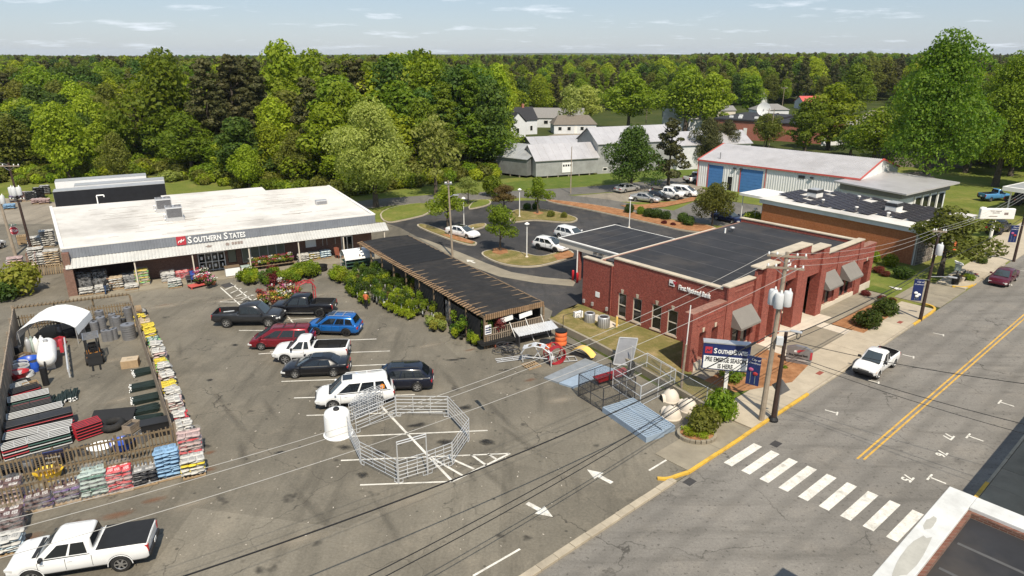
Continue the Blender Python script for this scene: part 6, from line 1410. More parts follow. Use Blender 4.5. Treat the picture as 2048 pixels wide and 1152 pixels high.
row = [((373,868),["bag_white"],8,"white bag stack nearest the fence corner in the side row"),((364,845),["bag_red","bag_white"],8,"red and white bag stack in the side row"),((356,822),["bag_pink","bag_white"],8,"pale pink bag stack above the red and white one"),((350,802),["bag_white"],8,"white bag stack in the middle of the side row"),((343,784),["bag_yellow","bag_yellow"],8,"yellow bag stack in the middle of the side row"),((338,768),["bag_white","bag_pink"],8,"white and pink bag stack above the middle yellow one"),((335,752),["bag_grey","bag_white"],8,"grey and white printed bag stack in the side row"),((328,738),["bag_lime","bag_yellow"],8,"yellow and lime green bag stack in the side row"),((323,722),["bag_pink","bag_white"],8,"pink bag stack between the two green ones"),((318,707),["bag_white"],8,"white bag stack below the bright green one"),((313,693),["bag_lime","bag_green"],8,"bright green bag stack in the side row"),((306,680),["bag_yellow","bag_tan"],8,"golden bag stack above the bright green one"),((300,668),["bag_yellow"],8,"yellow bag stack third from the far end of the side row"),((294,656),["bag_yellow","bag_tan"],8,"yellow bag stack second from the far end of the side row"),((286,645),["bag_tan","bag_yellow"],8,"tan bag stack at the far end of the side row"),((284,628),["bag_black","bag_grey"],3,"low black bag stack past the end of the side row")]
for (u, v), cols, n, lab in row: bag_stack(lab, g(u-2+random.uniform(-2,2),v+3), R(-58+random.uniform(-7,7)), cols, max(3,n-random.randrange(3)), False, .92, .82, .07)
def pallet_stack(label, p, rz, n, m=None):
    t = thing("pallet_stack", label, "pallets", p, rz, "stacks of empty pallets")
    for k in range(n):
        q = MB(); [q.bx(-.6,.6,y-.05,y+.05,k*.14,k*.14+.09) for y in (-.5,0,.5)]; o = q.build("pallet", "pallet_wood", t)
        for i in range(6): MB().bx(-.6+i*.22,-.5+i*.22,-.5,.5,k*.14+.09,k*.14+.115).build("slat", "pallet_wood", o)
    return t
pallet_stack("orange-brown pallet stack beside the stop sign", g(48,487), SA, 8); pallet_stack("pallet stack left of the yellow-green bush", g(12,566), SA, 5); pallet_stack("wide pallet stack behind the yellow-green bush", g(28,556), SA, 6); pallet_stack("pallets standing at the far end of the bag row", g(272,632), R(-58), 6); pallet_stack("single flat pallet before the galvanized arch", g(1062,732), R(35), 1)
for u, v, cols, n, lab in [(98,492,["bag_white"],14,"tall white bag stack behind the store corner"),(75,520,["bag_white"],10,"white bag stack left of the middle white ones"),(86,530,["bag_white"],9,"white bag stack next to the metal racks"),(108,532,["bag_white","bag_tan"],13,"white bag stack touching the store side"),(60,549,["bag_white","bag_tan"],8,"white wrapped bag stack in front of the slat pile"),(32,530,["bag_white","bag_pink"],6,"low pinkish white bag stack near the utility pole"),(72,492,["bag_white"],8,"white bag stack by the grass strip"),
    (20,418,["bag_blue","bag_blue"],5,"blue bag stack behind the utility pole"),(32,404,["bag_purple","bag_grey"],7,"purple grey bag stack in the gravel yard"),(46,402,["bag_pink","bag_brown"],10,"pink bag stack in the gravel yard"),(64,401,["bag_white","bag_black"],10,"black and white bag stack in the gravel yard"),(80,396,["bag_black"],12,"tall black bag stack in the gravel yard"),(92,388,["bag_black","bag_grey"],10,"dark bag stack at the trailer tail"),(75,407,["bag_pink"],5,"low pink bag stack before the black one"),(90,407,["bag_pink"],5,"low pink bag stack beside the black trailer")]:
    bag_stack(lab, g(u,v), SA, cols, n, False, 1.25, 1.15, lay_h=.14)
def SL(x, y): return LS(x,y,.11)
for x, y, cols, n, w, lab in [(1.1,1.4,["bag_black"],13,True,"black wrapped bag stack in the first canopy bay"),(2.5,1.6,["bag_black"],13,True,"second black wrapped bag stack in the first canopy bay"),(1.2,.0,["bag_white"],4,False,"low white bag stack before the black wrapped ones"),(2.6,-.1,["bag_white"],5,False,"low white bag stack beside the person in black"),(3.9,.6,["bag_tan","bag_white"],9,False,"tan bag stack in the first canopy bay"),(5.0,1.3,["bag_grey"],8,True,"grey wrapped bag stack in the first canopy bay"),(5.2,-.2,["bag_white"],3,False,"flat white bag stack at the canopy post"),(6.3,.8,["bag_tan","bag_lime","bag_yellow"],12,True,"tall mixed wrapped bag stack at the canopy post"),(8.7,.6,["bag_white"],7,True,"white wrapped bag stack against the brick wall"),(10.1,.8,["bag_red"],6,True,"red wrapped bag stack against the brick wall"),(9.2,-1.4,["bag_mint","bag_white"],6,False,"mint green and white bag stack on the lot edge"),
    (22.9,.9,["bag_white","bag_white"],7,False,"white bag stack behind the potted plants"),(24.3,1.5,["bag_yellow","bag_white"],6,False,"yellow topped bag stack under the wall notice"),(25.6,1.6,["bag_blue","bag_ice"],6,False,"blue topped bag stack under the wall notice")]:
    bag_stack(lab, SL(x,y) if y > -1.2 else LS(x,y), SA, cols, n, w, 1.0, .95)
# small store-front fittings
t = thing("ice_chest", "white ice chest with brown lid beside the entrance doors", "ice chest", SL(15.0,-.4), SA); MB().bx(-.75,.75,-.45,.45,.05,.95).build("cabinet", "sign_white", t, bevel=.03); MB().bx(-.78,.78,-.48,.48,.95,1.02).build("lid", "weathered_wood", t)
t = thing("ice_chest", "small white cooler right of the big ice chest", "ice chest", SL(16.4,-.1), SA); MB().bx(-.45,.45,-.4,.4,.05,.7).build("cabinet", "sign_white", t, bevel=.03); MB().bx(-.47,.47,-.42,.42,.7,.76).build("lid", "bag_mint", t)
mat("cart_blue", (.03,.07,.30), .5, .1, 3)
for i, (x, m, lab) in enumerate(((11.0,"cart_blue","blue shopping carts nested at the canopy post"),(10.55,"steel_dark","dark flat cart left of the blue carts"),(11.75,"metal_light","pale flatbed cart right of the blue carts"))):
    t = thing("shopping_cart", lab, "cart", SL(x,-.6), SA, "carts under the canopy"); MB().bx(-.22,.22,-.8,.8,.4,.95 if i == 0 else .5).build("basket", m, t, bevel=.04); MB().path([(-.22,-.9,.95),(.22,-.9,.95)],.03).build("handle", m, t)
    for a in (-.2,.2):
        for c in (-.7,.7): MB().tube((a,c,0),(a,c,.4),.025).build("leg", "metal_grey", t)
# ---------------------------------------------------------------- people
def person(label, p, rz, shirt, trousers, skin=(.42,.24,.16), hair=(.4,.36,.32), h=1.75, bend=0.0, arm=0.3):
    t = thing("person", label, "person", p, rz); mn = "cloth_%d" % len(MATS); mat(mn, shirt, .8, .1, 4); mt = "cloth_%d" % len(MATS); mat(mt, trousers, .8, .15, 4); mk = "skin_%d" % len(MATS); mat(mk, skin, .6, .05, 4); mh = "hair_%d" % len(MATS); mat(mh, hair, .8, .1, 6)
    s = h/1.75; bd = bend
    J = {"pel":(0,0,.94),"wai":(bd*.1,0,1.10),"che":(bd*.28,0,1.34),"nec":(bd*.40,0,1.48),"hea":(bd*.50,0,1.60),"top":(bd*.55,0,1.70),
         "hl":(0,.10,.90),"kl":(.06,.11,.50),"al":(.0,.12,.09),"tl":(.15,.13,.05),"hr":(0,-.10,.90),"kr":(-.02,-.11,.50),"ar":(-.14,-.12,.09),"tr":(.0,-.13,.05),
         "sl":(bd*.34,.19,1.40),"el":(bd*.34+.03,.26,1.14),"wl":(bd*.34+arm*.7,.23,1.0),"fl":(bd*.34+arm,.21,.95),"sr":(bd*.34,-.19,1.40),"er":(bd*.34+.03,-.26,1.14),"wr":(bd*.34+arm*.7,-.23,1.0),"fr":(bd*.34+arm,-.21,.95)}
    E_ = [("pel","wai"),("wai","che"),("che","nec"),("nec","hea"),("hea","top"),("pel","hl"),("hl","kl"),("kl","al"),("al","tl"),("pel","hr"),("hr","kr"),("kr","ar"),("ar","tr"),("che","sl"),("sl","el"),("el","wl"),("wl","fl"),("che","sr"),("sr","er"),("er","wr"),("wr","fr")]
    rad = dict(pel=.15,wai=.145,che=.155,nec=.06,hea=.10,top=.08,hl=.10,kl=.065,al=.045,tl=.04,hr=.10,kr=.065,ar=.045,tr=.04,sl=.075,el=.05,wl=.036,fl=.032,sr=.075,er=.05,wr=.036,fr=.032)
    ks = list(J); me = bpy.data.meshes.new("body"); me.from_pydata([Vector(J[k])*s for k in ks], [(ks.index(a),ks.index(c)) for a,c in E_], []); o = link("tmp", me)
    sk = o.modifiers.new("skin",'SKIN'); me.skin_vertices.new() if not me.skin_vertices else None
    for i, k in enumerate(ks): me.skin_vertices[0].data[i].radius = (rad[k]*s,rad[k]*s); me.skin_vertices[0].data[i].use_root = (k == "pel")
    su = o.modifiers.new("sub",'SUBSURF'); su.levels = su.render_levels = 1
    bpy.context.view_layer.update(); m2 = bpy.data.meshes.new_from_object(o.evaluated_get(bpy.context.evaluated_depsgraph_get())); sc.collection.objects.unlink(o); bpy.data.objects.remove(o); m2.materials.clear()
    for x in (mn,mt,mk,"black"): m2.materials.append(M(x))
    for f in m2.polygons:
        c = f.center; z = c.z/s; y = abs(c.y)/s
        f.material_index = 3 if z < .09 else (2 if z > 1.50 or (y > .15 and z < 1.12 and z > .85 and c.x > .07) else (1 if z < .98 and y < .22 else 0))
        f.use_smooth = True
    body = link("body", m2, t); b = MB(); hx = bd*.52*s; b.lathe([(.105*s,0),(.112*s,.05*s),(.09*s,.10*s),(.03*s,.125*s)], 12, (hx-.015,0,1.62*s)); b.build("hair", mh, t, True)
    b = MB(); b.add([(hx+.095*s,-.015,1.60*s),(hx+.095*s,.015,1.60*s),(hx+.125*s,0,1.585*s),(hx+.09*s,0,1.63*s)], [(0,2,3),(1,3,2),(0,1,2)]); b.build("nose", mk, t); [MB().box((hx+.095*s,sg*.035*s,1.625*s),(.02,.022,.012)).build("eye", "black", t) for sg in (1,-1)]; MB().box((hx+.09*s,0,1.555*s),(.02,.05,.01)).build("mouth", "bag_red", t)
    return t
person("person in an orange shirt and black trousers walking by the nursery plants", g(733,618), R(75), (.50,.13,.045), (.012,.012,.014), hair=(.55,.50,.45))
person("person in black shirt and blue jeans bending over bags under the canopy", SL(2.9,-1.0), R(60), (.012,.012,.013), (.04,.07,.14), hair=(.03,.02,.02), bend=.9, arm=.5)
person("person in a dark shirt standing among the potted saplings", g(769,611), R(110), (.02,.025,.035), (.10,.14,.17), hair=(.1,.08,.06))
# ---------------------------------------------------------------- shade house
QA = R(-56.9); A0 = Vector((-17.1,74.4,0)); WD = 5.9; LN = 27.2
mat("shade_cloth", (.018,.017,.017), .95, .35, 2.5, bmp=.3, dirt=.2); mat("shade_cloth_new", (.010,.010,.011), .9, .2, 1.0); mat("cedar", (.25,.16,.09), .9, .25, 4, bmp=.3, rnd=.18)
sh = thing("shade_house", "long nursery shade house with black cloth roof and slatted wooden edge", "shade house", A0, QA)   # x runs towards the street, y to the drive
ZR = 2.95
def sag(x, y): return ZR+.05*math.sin(x*1.7)*.4+.12*math.sin(math.pi*min(1,max(0,y/WD)))-.05*abs(math.sin(x*math.pi/1.1))*1.6
for nm, x0, x1, m in (("roof_cloth",0,4.6,"shade_cloth"),("roof_cloth",4.6,11.2,"shade_cloth_new"),("roof_cloth",11.2,LN,"shade_cloth")):
    b = MB(); nx = int((x1-x0)/.275); b.grid([[(x0+(x1-x0)*i/nx, WD*j/8, sag(x0+(x1-x0)*i/nx, WD*j/8)+(.02 if m == "shade_cloth_new" else 0)) for j in range(9)] for i in range(nx+1)]); b.build(nm, m, sh, m == "shade_cloth_new")
for k in range(int((LN-11.2)/1.1)+1): MB().tube((11.2+k*1.1,.1,ZR-.01),(11.2+k*1.1,WD-.1,ZR-.01),.04,n=6).build("rafter", "weathered_wood", sh)
tail = MB().box((0,0,0),(.16,.62,.045)).mesh("rafter_tail", "cedar")
rr = random.Random(2)
for k in range(58): o = link("rafter_tail", tail, sh, (.2+k*.465,-.12,ZR+.03+rr.uniform(-.015,.015))); o.rotation_euler = (.16, rr.uniform(-.08,.08), rr.uniform(-.06,.06))
MB().bx(0,LN,-.06,.06,ZR-.28,ZR-.06).build("beam", "weathered_wood", sh); MB().bx(0,LN,WD-.06,WD+.06,ZR-.2,ZR-.02).build("beam", "weathered_wood", sh)
for k in range(10):
    for y in (0,WD): MB().bx(k*LN/9-.07,k*LN/9+.07,y-.065,y+.065,0,ZR-.28).build("post", "weathered_wood", sh)
sl = MB().bx(LN-.02,LN+.05,-.07,.07,ZR-.42,ZR+.06).mesh("fascia_slat", "cedar")
for k in range(30): link("fascia_slat", sl, sh, (.03,.15+k*.195,rr.uniform(-.02,.02)))
pk = MB().bx(LN-.02,LN+.02,-.05,.05,.05,1.7).mesh("picket", "grey_wood")
for k in range(28): link("picket", pk, sh, (.05,.2+k*.2,rr.uniform(-.03,.03)))
for z in (.5,1.15,1.7): MB().bx(LN+.075,LN+.115,0,WD,z-.04,z+.04).build("rail", "grey_wood", sh)
for y in (2.6,4.2,5.8): MB().tube((LN+.12,y-.25,1.9),(LN+.95,y+.1,.03),.035,n=6).build("prop", "trim_white", sh)
MB().bx(LN-.02,LN+.02,.0,.3,1.2,2.3).build("corner_board", "weathered_wood", sh)
# dark interior walls of netting and wire at the plant side
MB().bx(14,20,.02,.05,.2,ZR-.4).build("side_netting", "shade_cloth", sh); MB().bx(.3,LN-.4,WD-.05,WD-.02,.1,ZR-.3).build("rear_netting", "shade_cloth", sh); MB().bx(21.5,26.5,.0,.03,.1,2.3).build("side_netting", "shade_cloth", sh)
for y, m, w in ((2.2,"sign_white",1.2),(4.1,"sign_white",1.3)): MB().box((LN-.06,y,2.15),(.05,w,.42),rx=.12).build("hanging_sign", m, sh)
t = thing("notice_board", "small white notice board at the shade house corner", "sign", sh.matrix_world @ Vector((0,0,0)) + Vector((0,0,0)), 0); bpy.context.view_layer.update(); t.location = sh.matrix_world @ Vector((LN+.15,.25,0)); t.rotation_euler = (0,0,QA+math.pi/2); MB().bx(-.3,.3,-.03,.03,1.3,2.1).build("board", "sign_white", t); [MB().bx(-.26,.26,-.04,-.03,1.42+k*.2,1.52+k*.2).build("line", "sign_navy", t) for k in range(3)]; MB().bx(-.03,.03,.03,.06,0,2.0).build("post", "weathered_wood", t)
# clear plastic door flap and little hoop house
t = thing("plastic_curtain", "hanging clear plastic curtain on the plant side of the shade house", "curtain", sh.matrix_world @ Vector((20.6,-.12,0)), QA); b = MB(); b.grid([[(x*.16, -.06*math.sin(x*1.9), z) for x in range(8)] for z in (.1,.9,1.7,2.4)]); b.build("sheet", "shrink_wrap", t, True)
t = thing("hoop_house", "small white hoop-roofed greenhouse at the shade house end", "greenhouse", g(716,533), SA); n = 10
b = MB(); b.grid([[(x, -1.1*math.cos(math.pi*k/n), 1.2+.95*math.sin(math.pi*k/n)) for k in range(n+1)] for x in (-1.7,-.6,.6,1.7)]); b.build("cover", "sign_white", t, True)
for x in (-1.65,1.65):
    MB().path([(x,-1.08,0),(x,-1.08,1.2)]+[(x,-1.08*math.cos(math.pi*k/n),1.2+.92*math.sin(math.pi*k/n)) for k in range(n+1)]+[(x,1.08,0)], .03).build("frame", "galvanized", t)
for z in (.4,.8): MB().bx(-1.6,1.6,-1.0,1.0,z,z+.03).build("shelf", "bag_dkgreen", t)
b = MB(); b.quad((.0,-1.12,1.5),(.10,-1.10,1.62),(.05,-1.03,1.78),(-.05,-1.03,1.78),(-.10,-1.10,1.62)); b.build("leaf_logo", "decal_grey", t)
# ---------------------------------------------------------------- nursery plants
def plant_mesh(seed, n, size, m, R0, z0, z1): return leaf_mesh("foliage", [(0.5*R0*math.cos(i*2.4),.5*R0*math.sin(i*2.4), z0+(z1-z0)*(.2+.6*i/5), R0*.62, (z1-z0)*.3) for i in range(6)], n, size, seed, m)
PM = {"sapling": [plant_mesh(200+i, 300, .085, "leaf_mid", .42, .95, 1.95) for i in range(3)], "bushy": [plant_mesh(210+i, 280, .07, "leaf_mid", .36, .22, .85) for i in range(3)], "low": [plant_mesh(220+i, 260, .05, "leaf_bright", .36, .18, .5) for i in range(2)], "bloom": [plant_mesh(230+i, 120, .06, "leaf_mid", .28, .22, .5) for i in range(2)]}
BLM = {}
for k, c in (("red",(.36,.03,.03)),("pink",(.45,.10,.22)),("white",(.62,.60,.55)),("orange",(.45,.18,.05)),("yellow",(.50,.40,.08))):
    mat("petal_"+k, c, .7, .15, 8); BLM[k] = leaf_mesh("blossoms", [(.14*math.cos(i*2.1),.14*math.sin(i*2.1),.48,.22,.14) for i in range(5)], 46, .045, 240, "petal_"+k, outward=.9)
mat("pot_black", (.014,.014,.014), .6, .2, 3); mat("pot_clay", (.35,.13,.07), .8, .15, 3); potm = MB().lathe([(.12,0),(.16,.24),(.175,.25),(.175,.29),(.14,.28)], 10).mesh("pot", "pot_black", True); potc = MB().lathe([(.12,0),(.17,.22),(.185,.24),(.185,.29),(.14,.28)], 10).mesh("pot", "pot_clay", True)
stem = MB().tube((0,0,.2),(0,0,1.3),.045,.03,6).mesh("stem", "sign_white", True); tagm = MB().bx(-.05,.05,-.01,.01,.45,.75).mesh("price_tag", "sign_white")
def potted(kind, label, p, group, m=None, s=1.0, bloom=None, stemmed=False):
    t = thing("potted_plant", label, "potted plant", p, random.uniform(0,6.28), group); t.scale = (s,s,s*random.uniform(.9,1.12))
    link("pot", potc if bloom and random.random() < .3 else potm, t); c = link("foliage", random.choice(PM[kind]), t)
    if m: c.material_slots[0].link = 'OBJECT'; c.material_slots[0].material = M(m)
    if bloom: link("blossoms", BLM[bloom], t)
    if stemmed: link("stem", stem, t); o = link("price_tag", tagm, t, (.06,0,0)); o.rotation_euler = (0,random.uniform(-.3,.3),random.uniform(0,3))
def inpoly(x, y, P):
    r_ = False
    for i in range(len(P)):
        a, c = P[i], P[i-1]
        if (a[1] > y) != (c[1] > y) and x < (c[0]-a[0])*(y-a[1])/(c[1]-a[1])+a[0]: r_ = not r_
    return r_
def fill(uvs, step, fn, jit=.3):
    P = [(g(u,v).x, g(u,v).y) for u,v in uvs]; xs = [p[0] for p in P]; ys = [p[1] for p in P]; y = min(ys)
    while y < max(ys):
        x = min(xs)
        while x < max(xs):
            q = (x+random.uniform(-jit,jit)*step, y+random.uniform(-jit,jit)*step)
            if inpoly(q[0],q[1],P): fn(Vector((q[0],q[1],0)))
            x += step
        y += step
random.seed(31)
fill([(692,574),(712,598),(752,613),(800,625),(845,640),(882,640),(872,612),(838,590),(790,565),(745,548),(700,552)], .80, lambda p: potted("sapling", random.choice(["leafy sapling in a black pot beside the shade house","dark green sapling in a black pot beside the shade house","bright sapling in a black pot beside the shade house"]), p, "saplings beside the shade house", random.choice(["leaf_mid","leaf_deep","leaf_bright","leaf_dark","leaf_shrub","leaf_shrub"]+(["leaf_russet"] if random.random() < .3 else [])), random.uniform(.66,.88), None, True))
for p_ in [o for o in bpy.data.objects if o.name.startswith("potted_plant")]:
    mm = next(c for c in p_.children if c.name.startswith("foliage")).material_slots[0].material.name
    p_["label"] = {"leaf_mid":"mid green","leaf_bright":"bright green","leaf_dark":"dark green","leaf_shrub":"deep green","leaf_deep":"rich green","leaf_russet":"russet"}[mm]+" sapling in a black pot beside the shade house"; p_["group"] = p_["label"].split(" sapling")[0]+" saplings beside the shade house"
fill([(688,565),(697,590),(728,612),(745,612),(720,592),(706,572)], .62, lambda p: potted("bushy", "bushy green potted shrub along the front of the saplings", p, "potted shrubs along the saplings", "leaf_mid", 1.1))
fill([(766,612),(790,603),(812,610),(838,630),(822,640),(785,628)], .62, lambda p: potted("low", "low fresh green potted shrub near the person in orange", p, "low potted shrubs near the person in orange", "leaf_bright", 1.35))
fill([(846,652),(872,640),(895,655),(890,670),(862,664)], .58, lambda p: potted("bushy", "yellowish potted grass near the plastic curtain", p, "yellowish potted grasses", random.choice(["leaf_yellow","leaf_pale"]), 1.05))
fill([(895,662),(920,650),(962,672),(970,700),(940,690),(905,676)], .70, lambda p: potted(random.choice(["sapling","bushy"]), "green potted plant at the street end of the shade house", p, "plants at the street end of the shade house", random.choice(["leaf_mid","leaf_dark","leaf_bright"]), 1.0))
fill([(962,660),(985,664),(1000,690),(975,694)], .8, lambda p: potted("sapling", "dark reddish potted tree at the shade house corner", p, "dark potted trees at the shade house corner", random.choice(["leaf_red","leaf_dark"]), 1.15))
fill([(474,560),(498,548),(516,560),(514,572),(492,572)], .62, lambda p: potted("bushy", "green potted plant in the cluster right of the hatched walkway", p, "cluster right of the hatched walkway", random.choice(["leaf_mid","leaf_bright"]), 1.2))
fill([(520,566),(548,548),(560,552),(552,572),(532,576)], .62, lambda p: potted("bushy", "dark leafy potted plant in the middle cluster before the store windows", p, "middle cluster before the windows", random.choice(["leaf_mid","leaf_dark","leaf_red"]), 1.25))
fill([(552,560),(590,548),(612,552),(604,566),(570,570)], .62, lambda p: potted("bushy", "green potted plant before the flower benches", p, "potted plants before the flower benches", random.choice(["leaf_mid","leaf_bright"]), 1.2))
fill([(592,548),(626,538),(642,552),(620,562)], .62, lambda p: potted("bushy", "leafy potted plant left of the black stock tank", p, "potted plants left of the stock tank", "leaf_mid", 1.35))
fill([(662,560),(676,545),(692,556),(686,570)], .62, lambda p: potted("bushy", "leafy potted plant in front of the hoop house", p, "potted plants by the hoop house", "leaf_bright", 1.2))
for k in ("red","pink","white","orange","yellow"):
    fill([(512,612),(540,586),(566,580),(592,596),(588,616),(548,628),(520,624)], 1.45, lambda p, k=k: potted("bloom", k+" flowering pot in the display by the black pickup", p+Vector((random.uniform(-.5,.5),random.uniform(-.5,.5),random.choice([0,.35,.6]))), k+" pots in the display by the black pickup", random.choice(["leaf_mid","leaf_red","leaf_dark"]), 1.3, k))
for k in ("white","red","pink"):
    fill([(386,562),(398,552),(428,566),(430,576),(410,580)], .95, lambda p, k=k: potted("bloom", k+" flowering pot left of the hatched walkway", p+Vector((random.uniform(-.4,.4),random.uniform(-.4,.4),.3)), k+" pots left of the hatched walkway", "leaf_dark", 1.4, k))
for x, z, k in [(17.2+.42*i, .55+.32*j, ["pink","red","white","yellow","red"][(i+j*2)%5]) for i in range(11) for j in range(2)]: potted("bloom", k+" flowering pot on the bench under the store windows", LS(x,.35+.5*(z-.55)*1.6,z), k+" pots on the window bench", "leaf_mid", 1.05, k)
t = thing("flower_bench", "two-step wooden flower bench under the store windows", "bench", SL(19.3,.6), SA)
for y, z in ((-.25,.42),(.28,.74)):
    MB().bx(-2.5,2.5,y-.25,y+.25,z-.04,z).build("shelf", "weathered_wood", t)
    for x in (-2.4,0,2.4): MB().bx(x-.04,x+.04,y-.2,y+.2,0,z-.04).build("leg", "weathered_wood", t)
t = thing("flower_stand", "low red-framed stand of the white flowers by the canopy post", "stand", g(404,572), SA+.3); MB().bx(-1.3,1.3,-.5,.5,.22,.3).build("top", "red_trim", t); [MB().bx(x-.05,x+.05,y-.05,y+.05,0,.22).build("leg", "red_trim", t) for x in (-1.2,1.2) for y in (-.4,.4)]
t = thing("red_arbor", "red painted arbor over the flower display", "arbor", g(613,602), SA+.1)
for x in (-.85,.85):
    for y in (-.35,.35): MB().tube((x,y,0),(x,y,1.5),.045).build("post", "sign_red", t)
for y in (-.35,.35): MB().path([(-.85,y,1.5),(-.6,y,1.85),(0,y,2.05),(.6,y,1.85),(.85,y,1.5)],.045).build("arch", "sign_red", t)
for x in (-.6,-.2,.2,.6): MB().tube((x,-.4,1.9),(x,.4,1.9),.035).build("cross_piece", "sign_red", t)
fo = link("climbing_flowers", leaf_mesh("climbing_flowers", [(x,0,1.95,.35,.22) for x in (-.6,0,.6)]+[(-.85,0,1.1,.2,.6),(.85,0,1.1,.2,.6)], 420, .05, 9, "petal_red"), t)
o = MB().tube((0,0,0),(0,0,1.1),.06).build("marker_post", "sign_white", None, False, g(546,588)); tag(o, "white marker post behind the flower display", "post")
t = thing("stock_tank", "round black stock tank before the wall notice", "stock tank", g(642,541), 0); MB().lathe([(.62,0),(.70,.1),(.72,.55),(.78,.6),(.70,.58),(.66,.15)], 20).build("tub", "pot_black", t, 40)
mat("rust_red", (.22,.07,.04), .8, .25, 4)
t = thing("rocking_chair", "rust-brown slatted garden chairs leaning by the wall", "chair", SL(27.0,.6), SA+.5); MB().bx(-.35,.35,-.3,.3,.4,.46).build("seat", "rust_red", t); MB().box((0,.35,.85),(.7,.06,.9),rx=-.2).build("backrest", "rust_red", t); [MB().bx(x-.03,x+.03,y-.03,y+.03,0,.4).build("leg", "rust_red", t) for x in (-.3,.3) for y in (-.25,.25)]
# ---------------------------------------------------------------- round pen
def panel(label, a, c, h=1.55, name="corral_panel", group="panels of the round pen", bars=6, m="galvanized", feet=True):
    a, c = vec(a), vec(c); d = c-a; L_ = d.length; t = thing(name, label, "livestock panel", a, math.atan2(d.y,d.x), group)
    for x in (.03,L_-.03): MB().tube((x,0,.02),(x,0,h),.024,n=8).build("upright", m, t)
    for k in range(bars): z = .28+(h-.31)*k/(bars-1); MB().tube((.03,0,z),(L_-.03,0,z),.019,n=6).build("bar", m, t)
    for x in (L_/3,2*L_/3): MB().bx(x-.02,x+.02,-.034,-.026,.28,h).build("stay", m, t)
    if feet:
        for x in (.16,L_-.16): MB().path([(x-.13,0,.28),(x-.13,0,.02),(x+.13,0,.02),(x+.13,0,.28)],.02).build("foot", m, t)
    return t
PV = [(712.6,867),(792.8,832.6),(896.8,833.5),(938.8,880.3),(905.4,930),(855.8,949),(796.6,967.2),(722,928),(697,874.6)]
nm = ["rear left","rear","rear right","right","front right","gate","front left","left"]
for i, (a, c) in enumerate(zip(PV, PV[1:])):
    A, C = g(*a), g(*c)
    if i == 5:
        t = panel("tall-framed walk-through gate at the front of the round pen", A, C, 1.5, "pen_gate"); L_ = (C-A).length
        for x in (.03,L_-.03): MB().tube((x,.04,0),(x,.04,2.7),.032,n=8).build("tall_post", "galvanized", t)
        for z in (2.55,2.7): MB().tube((.03,.04,z),(L_-.03,.04,z),.03,n=6).build("head_bar", "galvanized", t)
    else: panel(nm[i]+" corral panel of the round pen", A, C)
for k in range(6): panel("spare corral panel leaning in the bundle behind the round pen", g(700+k*4,850-k*5), g(756+k*4,826-k*5), 1.55, group="spare panels behind the round pen", feet=False)
panel("tall spare panel standing behind the bundle by the white SUV", g(706,812), g(742,800), 1.7, group="spare panels behind the round pen", feet=False)
t = thing("poly_tank", "white round polyethylene tank with black lid beside the pen", "water tank", g(677,868), 0); MB().lathe([(.92,0),(.94,.06),(.84,.12),(.80,1.45),(.74,1.62),(.5,1.72),(.2,1.76),(.02,1.77)], 26).build("tank", "sign_white", t, 50); MB().lathe([(.2,0),(.2,.1),(.14,.16),(.05,.17)], 12, (0,0,1.75)).build("lid", "black", t, True)
# ---------------------------------------------------------------- goods by the retaining wall
c8 = lambda x, y, z=0: g(960+x/4.096, 620+y/4.096, z)
mat("barrel_orange", (.75,.16,.05), .5, .08, 3); mat("feeder_red", (.30,.015,.02), .45, .2, 3); mat("slide_yellow", (.80,.52,.14), .5, .06, 2); mat("plastic_bluegrey", (.28,.35,.43), .5, .08, 2, dirt=.1); mat("matting", (.22,.24,.26), .8, .15, 2, bmp=.3); mat("dome_beige", (.62,.55,.46), .6, .06, 2, dirt=.1); mat("tub_green", (.02,.06,.05), .5, .1, 3); mat("mesh_wire", (.35,.36,.37), .5, .1, 4, metal=.6)
t = thing("plastic_barrels", "stacked orange barrels with black lid by the retaining wall", "barrel", c8(662,282), 0)
for k in range(3): MB().lathe([(.46,0),(.50,.06),(.50,.30),(.46,.36),(.46,.40)], 18, (0,0,k*.4)).build("barrel", "barrel_orange", t, 40)
MB().lathe([(.50,0),(.52,.1),(.1,.16)], 18, (0,0,1.2)).build("lid", "black", t, 40)
t = thing("orange_barrel", "single low orange barrel behind the red feeder", "barrel", c8(535,300), 0); MB().lathe([(.48,0),(.50,.06),(.50,.40),(.46,.46)], 18).build("barrel", "barrel_orange", t, 40); MB().lathe([(.50,0),(.52,.06),(.1,.1)], 18, (0,0,.46)).build("lid", "black", t, 40)
def ring_feeder(label, p, rz, m, r_=1.0, h=1.0):
    """half-tipped ring feeder standing on edge"""
    t = thing("hay_feeder", label, "hay feeder", p, rz)
    for y in (-h/2,h/2): MB().torus((0,y,r_), r_, .05, 'y', 22, 6).build("hoop", m, t)
    b = MB(); n = 22; b.grid([[(r_*math.cos(a), y, r_+r_*math.sin(a)) for a in [2*math.pi*i/n for i in range(n)]] for y in (-h/2,-h*.05)], True); b.build("skirt", m, t, True)
    for i in range(11): a = i*2*math.pi/11; MB().tube((r_*math.cos(a),-.05,r_+r_*math.sin(a)),(r_*math.cos(a+.2),h/2,r_+r_*math.sin(a+.2)),.03,n=6).build("spoke", m, t)
    return t
ring_feeder("dark red ring hay feeder standing on edge", c8(610,425), R(20), "feeder_red", .72, 1.0)
t = thing("galvanized_arch", "galvanized half-round feeder frame on edge beside the red feeder", "hay feeder", c8(475,440), R(-12))
for y in (-.35,.35): MB().path([(-1.3,y,.9),(-1.0,y,1.35),(-.3,y,1.62),(.4,y,1.55),(.95,y,1.15),(1.1,y,.6),(1.1,y,.02)],.05).build("hoop", "galvanized", t)
for x, z in ((-1.0,1.35),(-.3,1.62),(.4,1.55),(.95,1.15),(1.1,.6)): MB().box((x,0,z),(.36,.68,.03),ry=0).build("band", "galvanized", t)
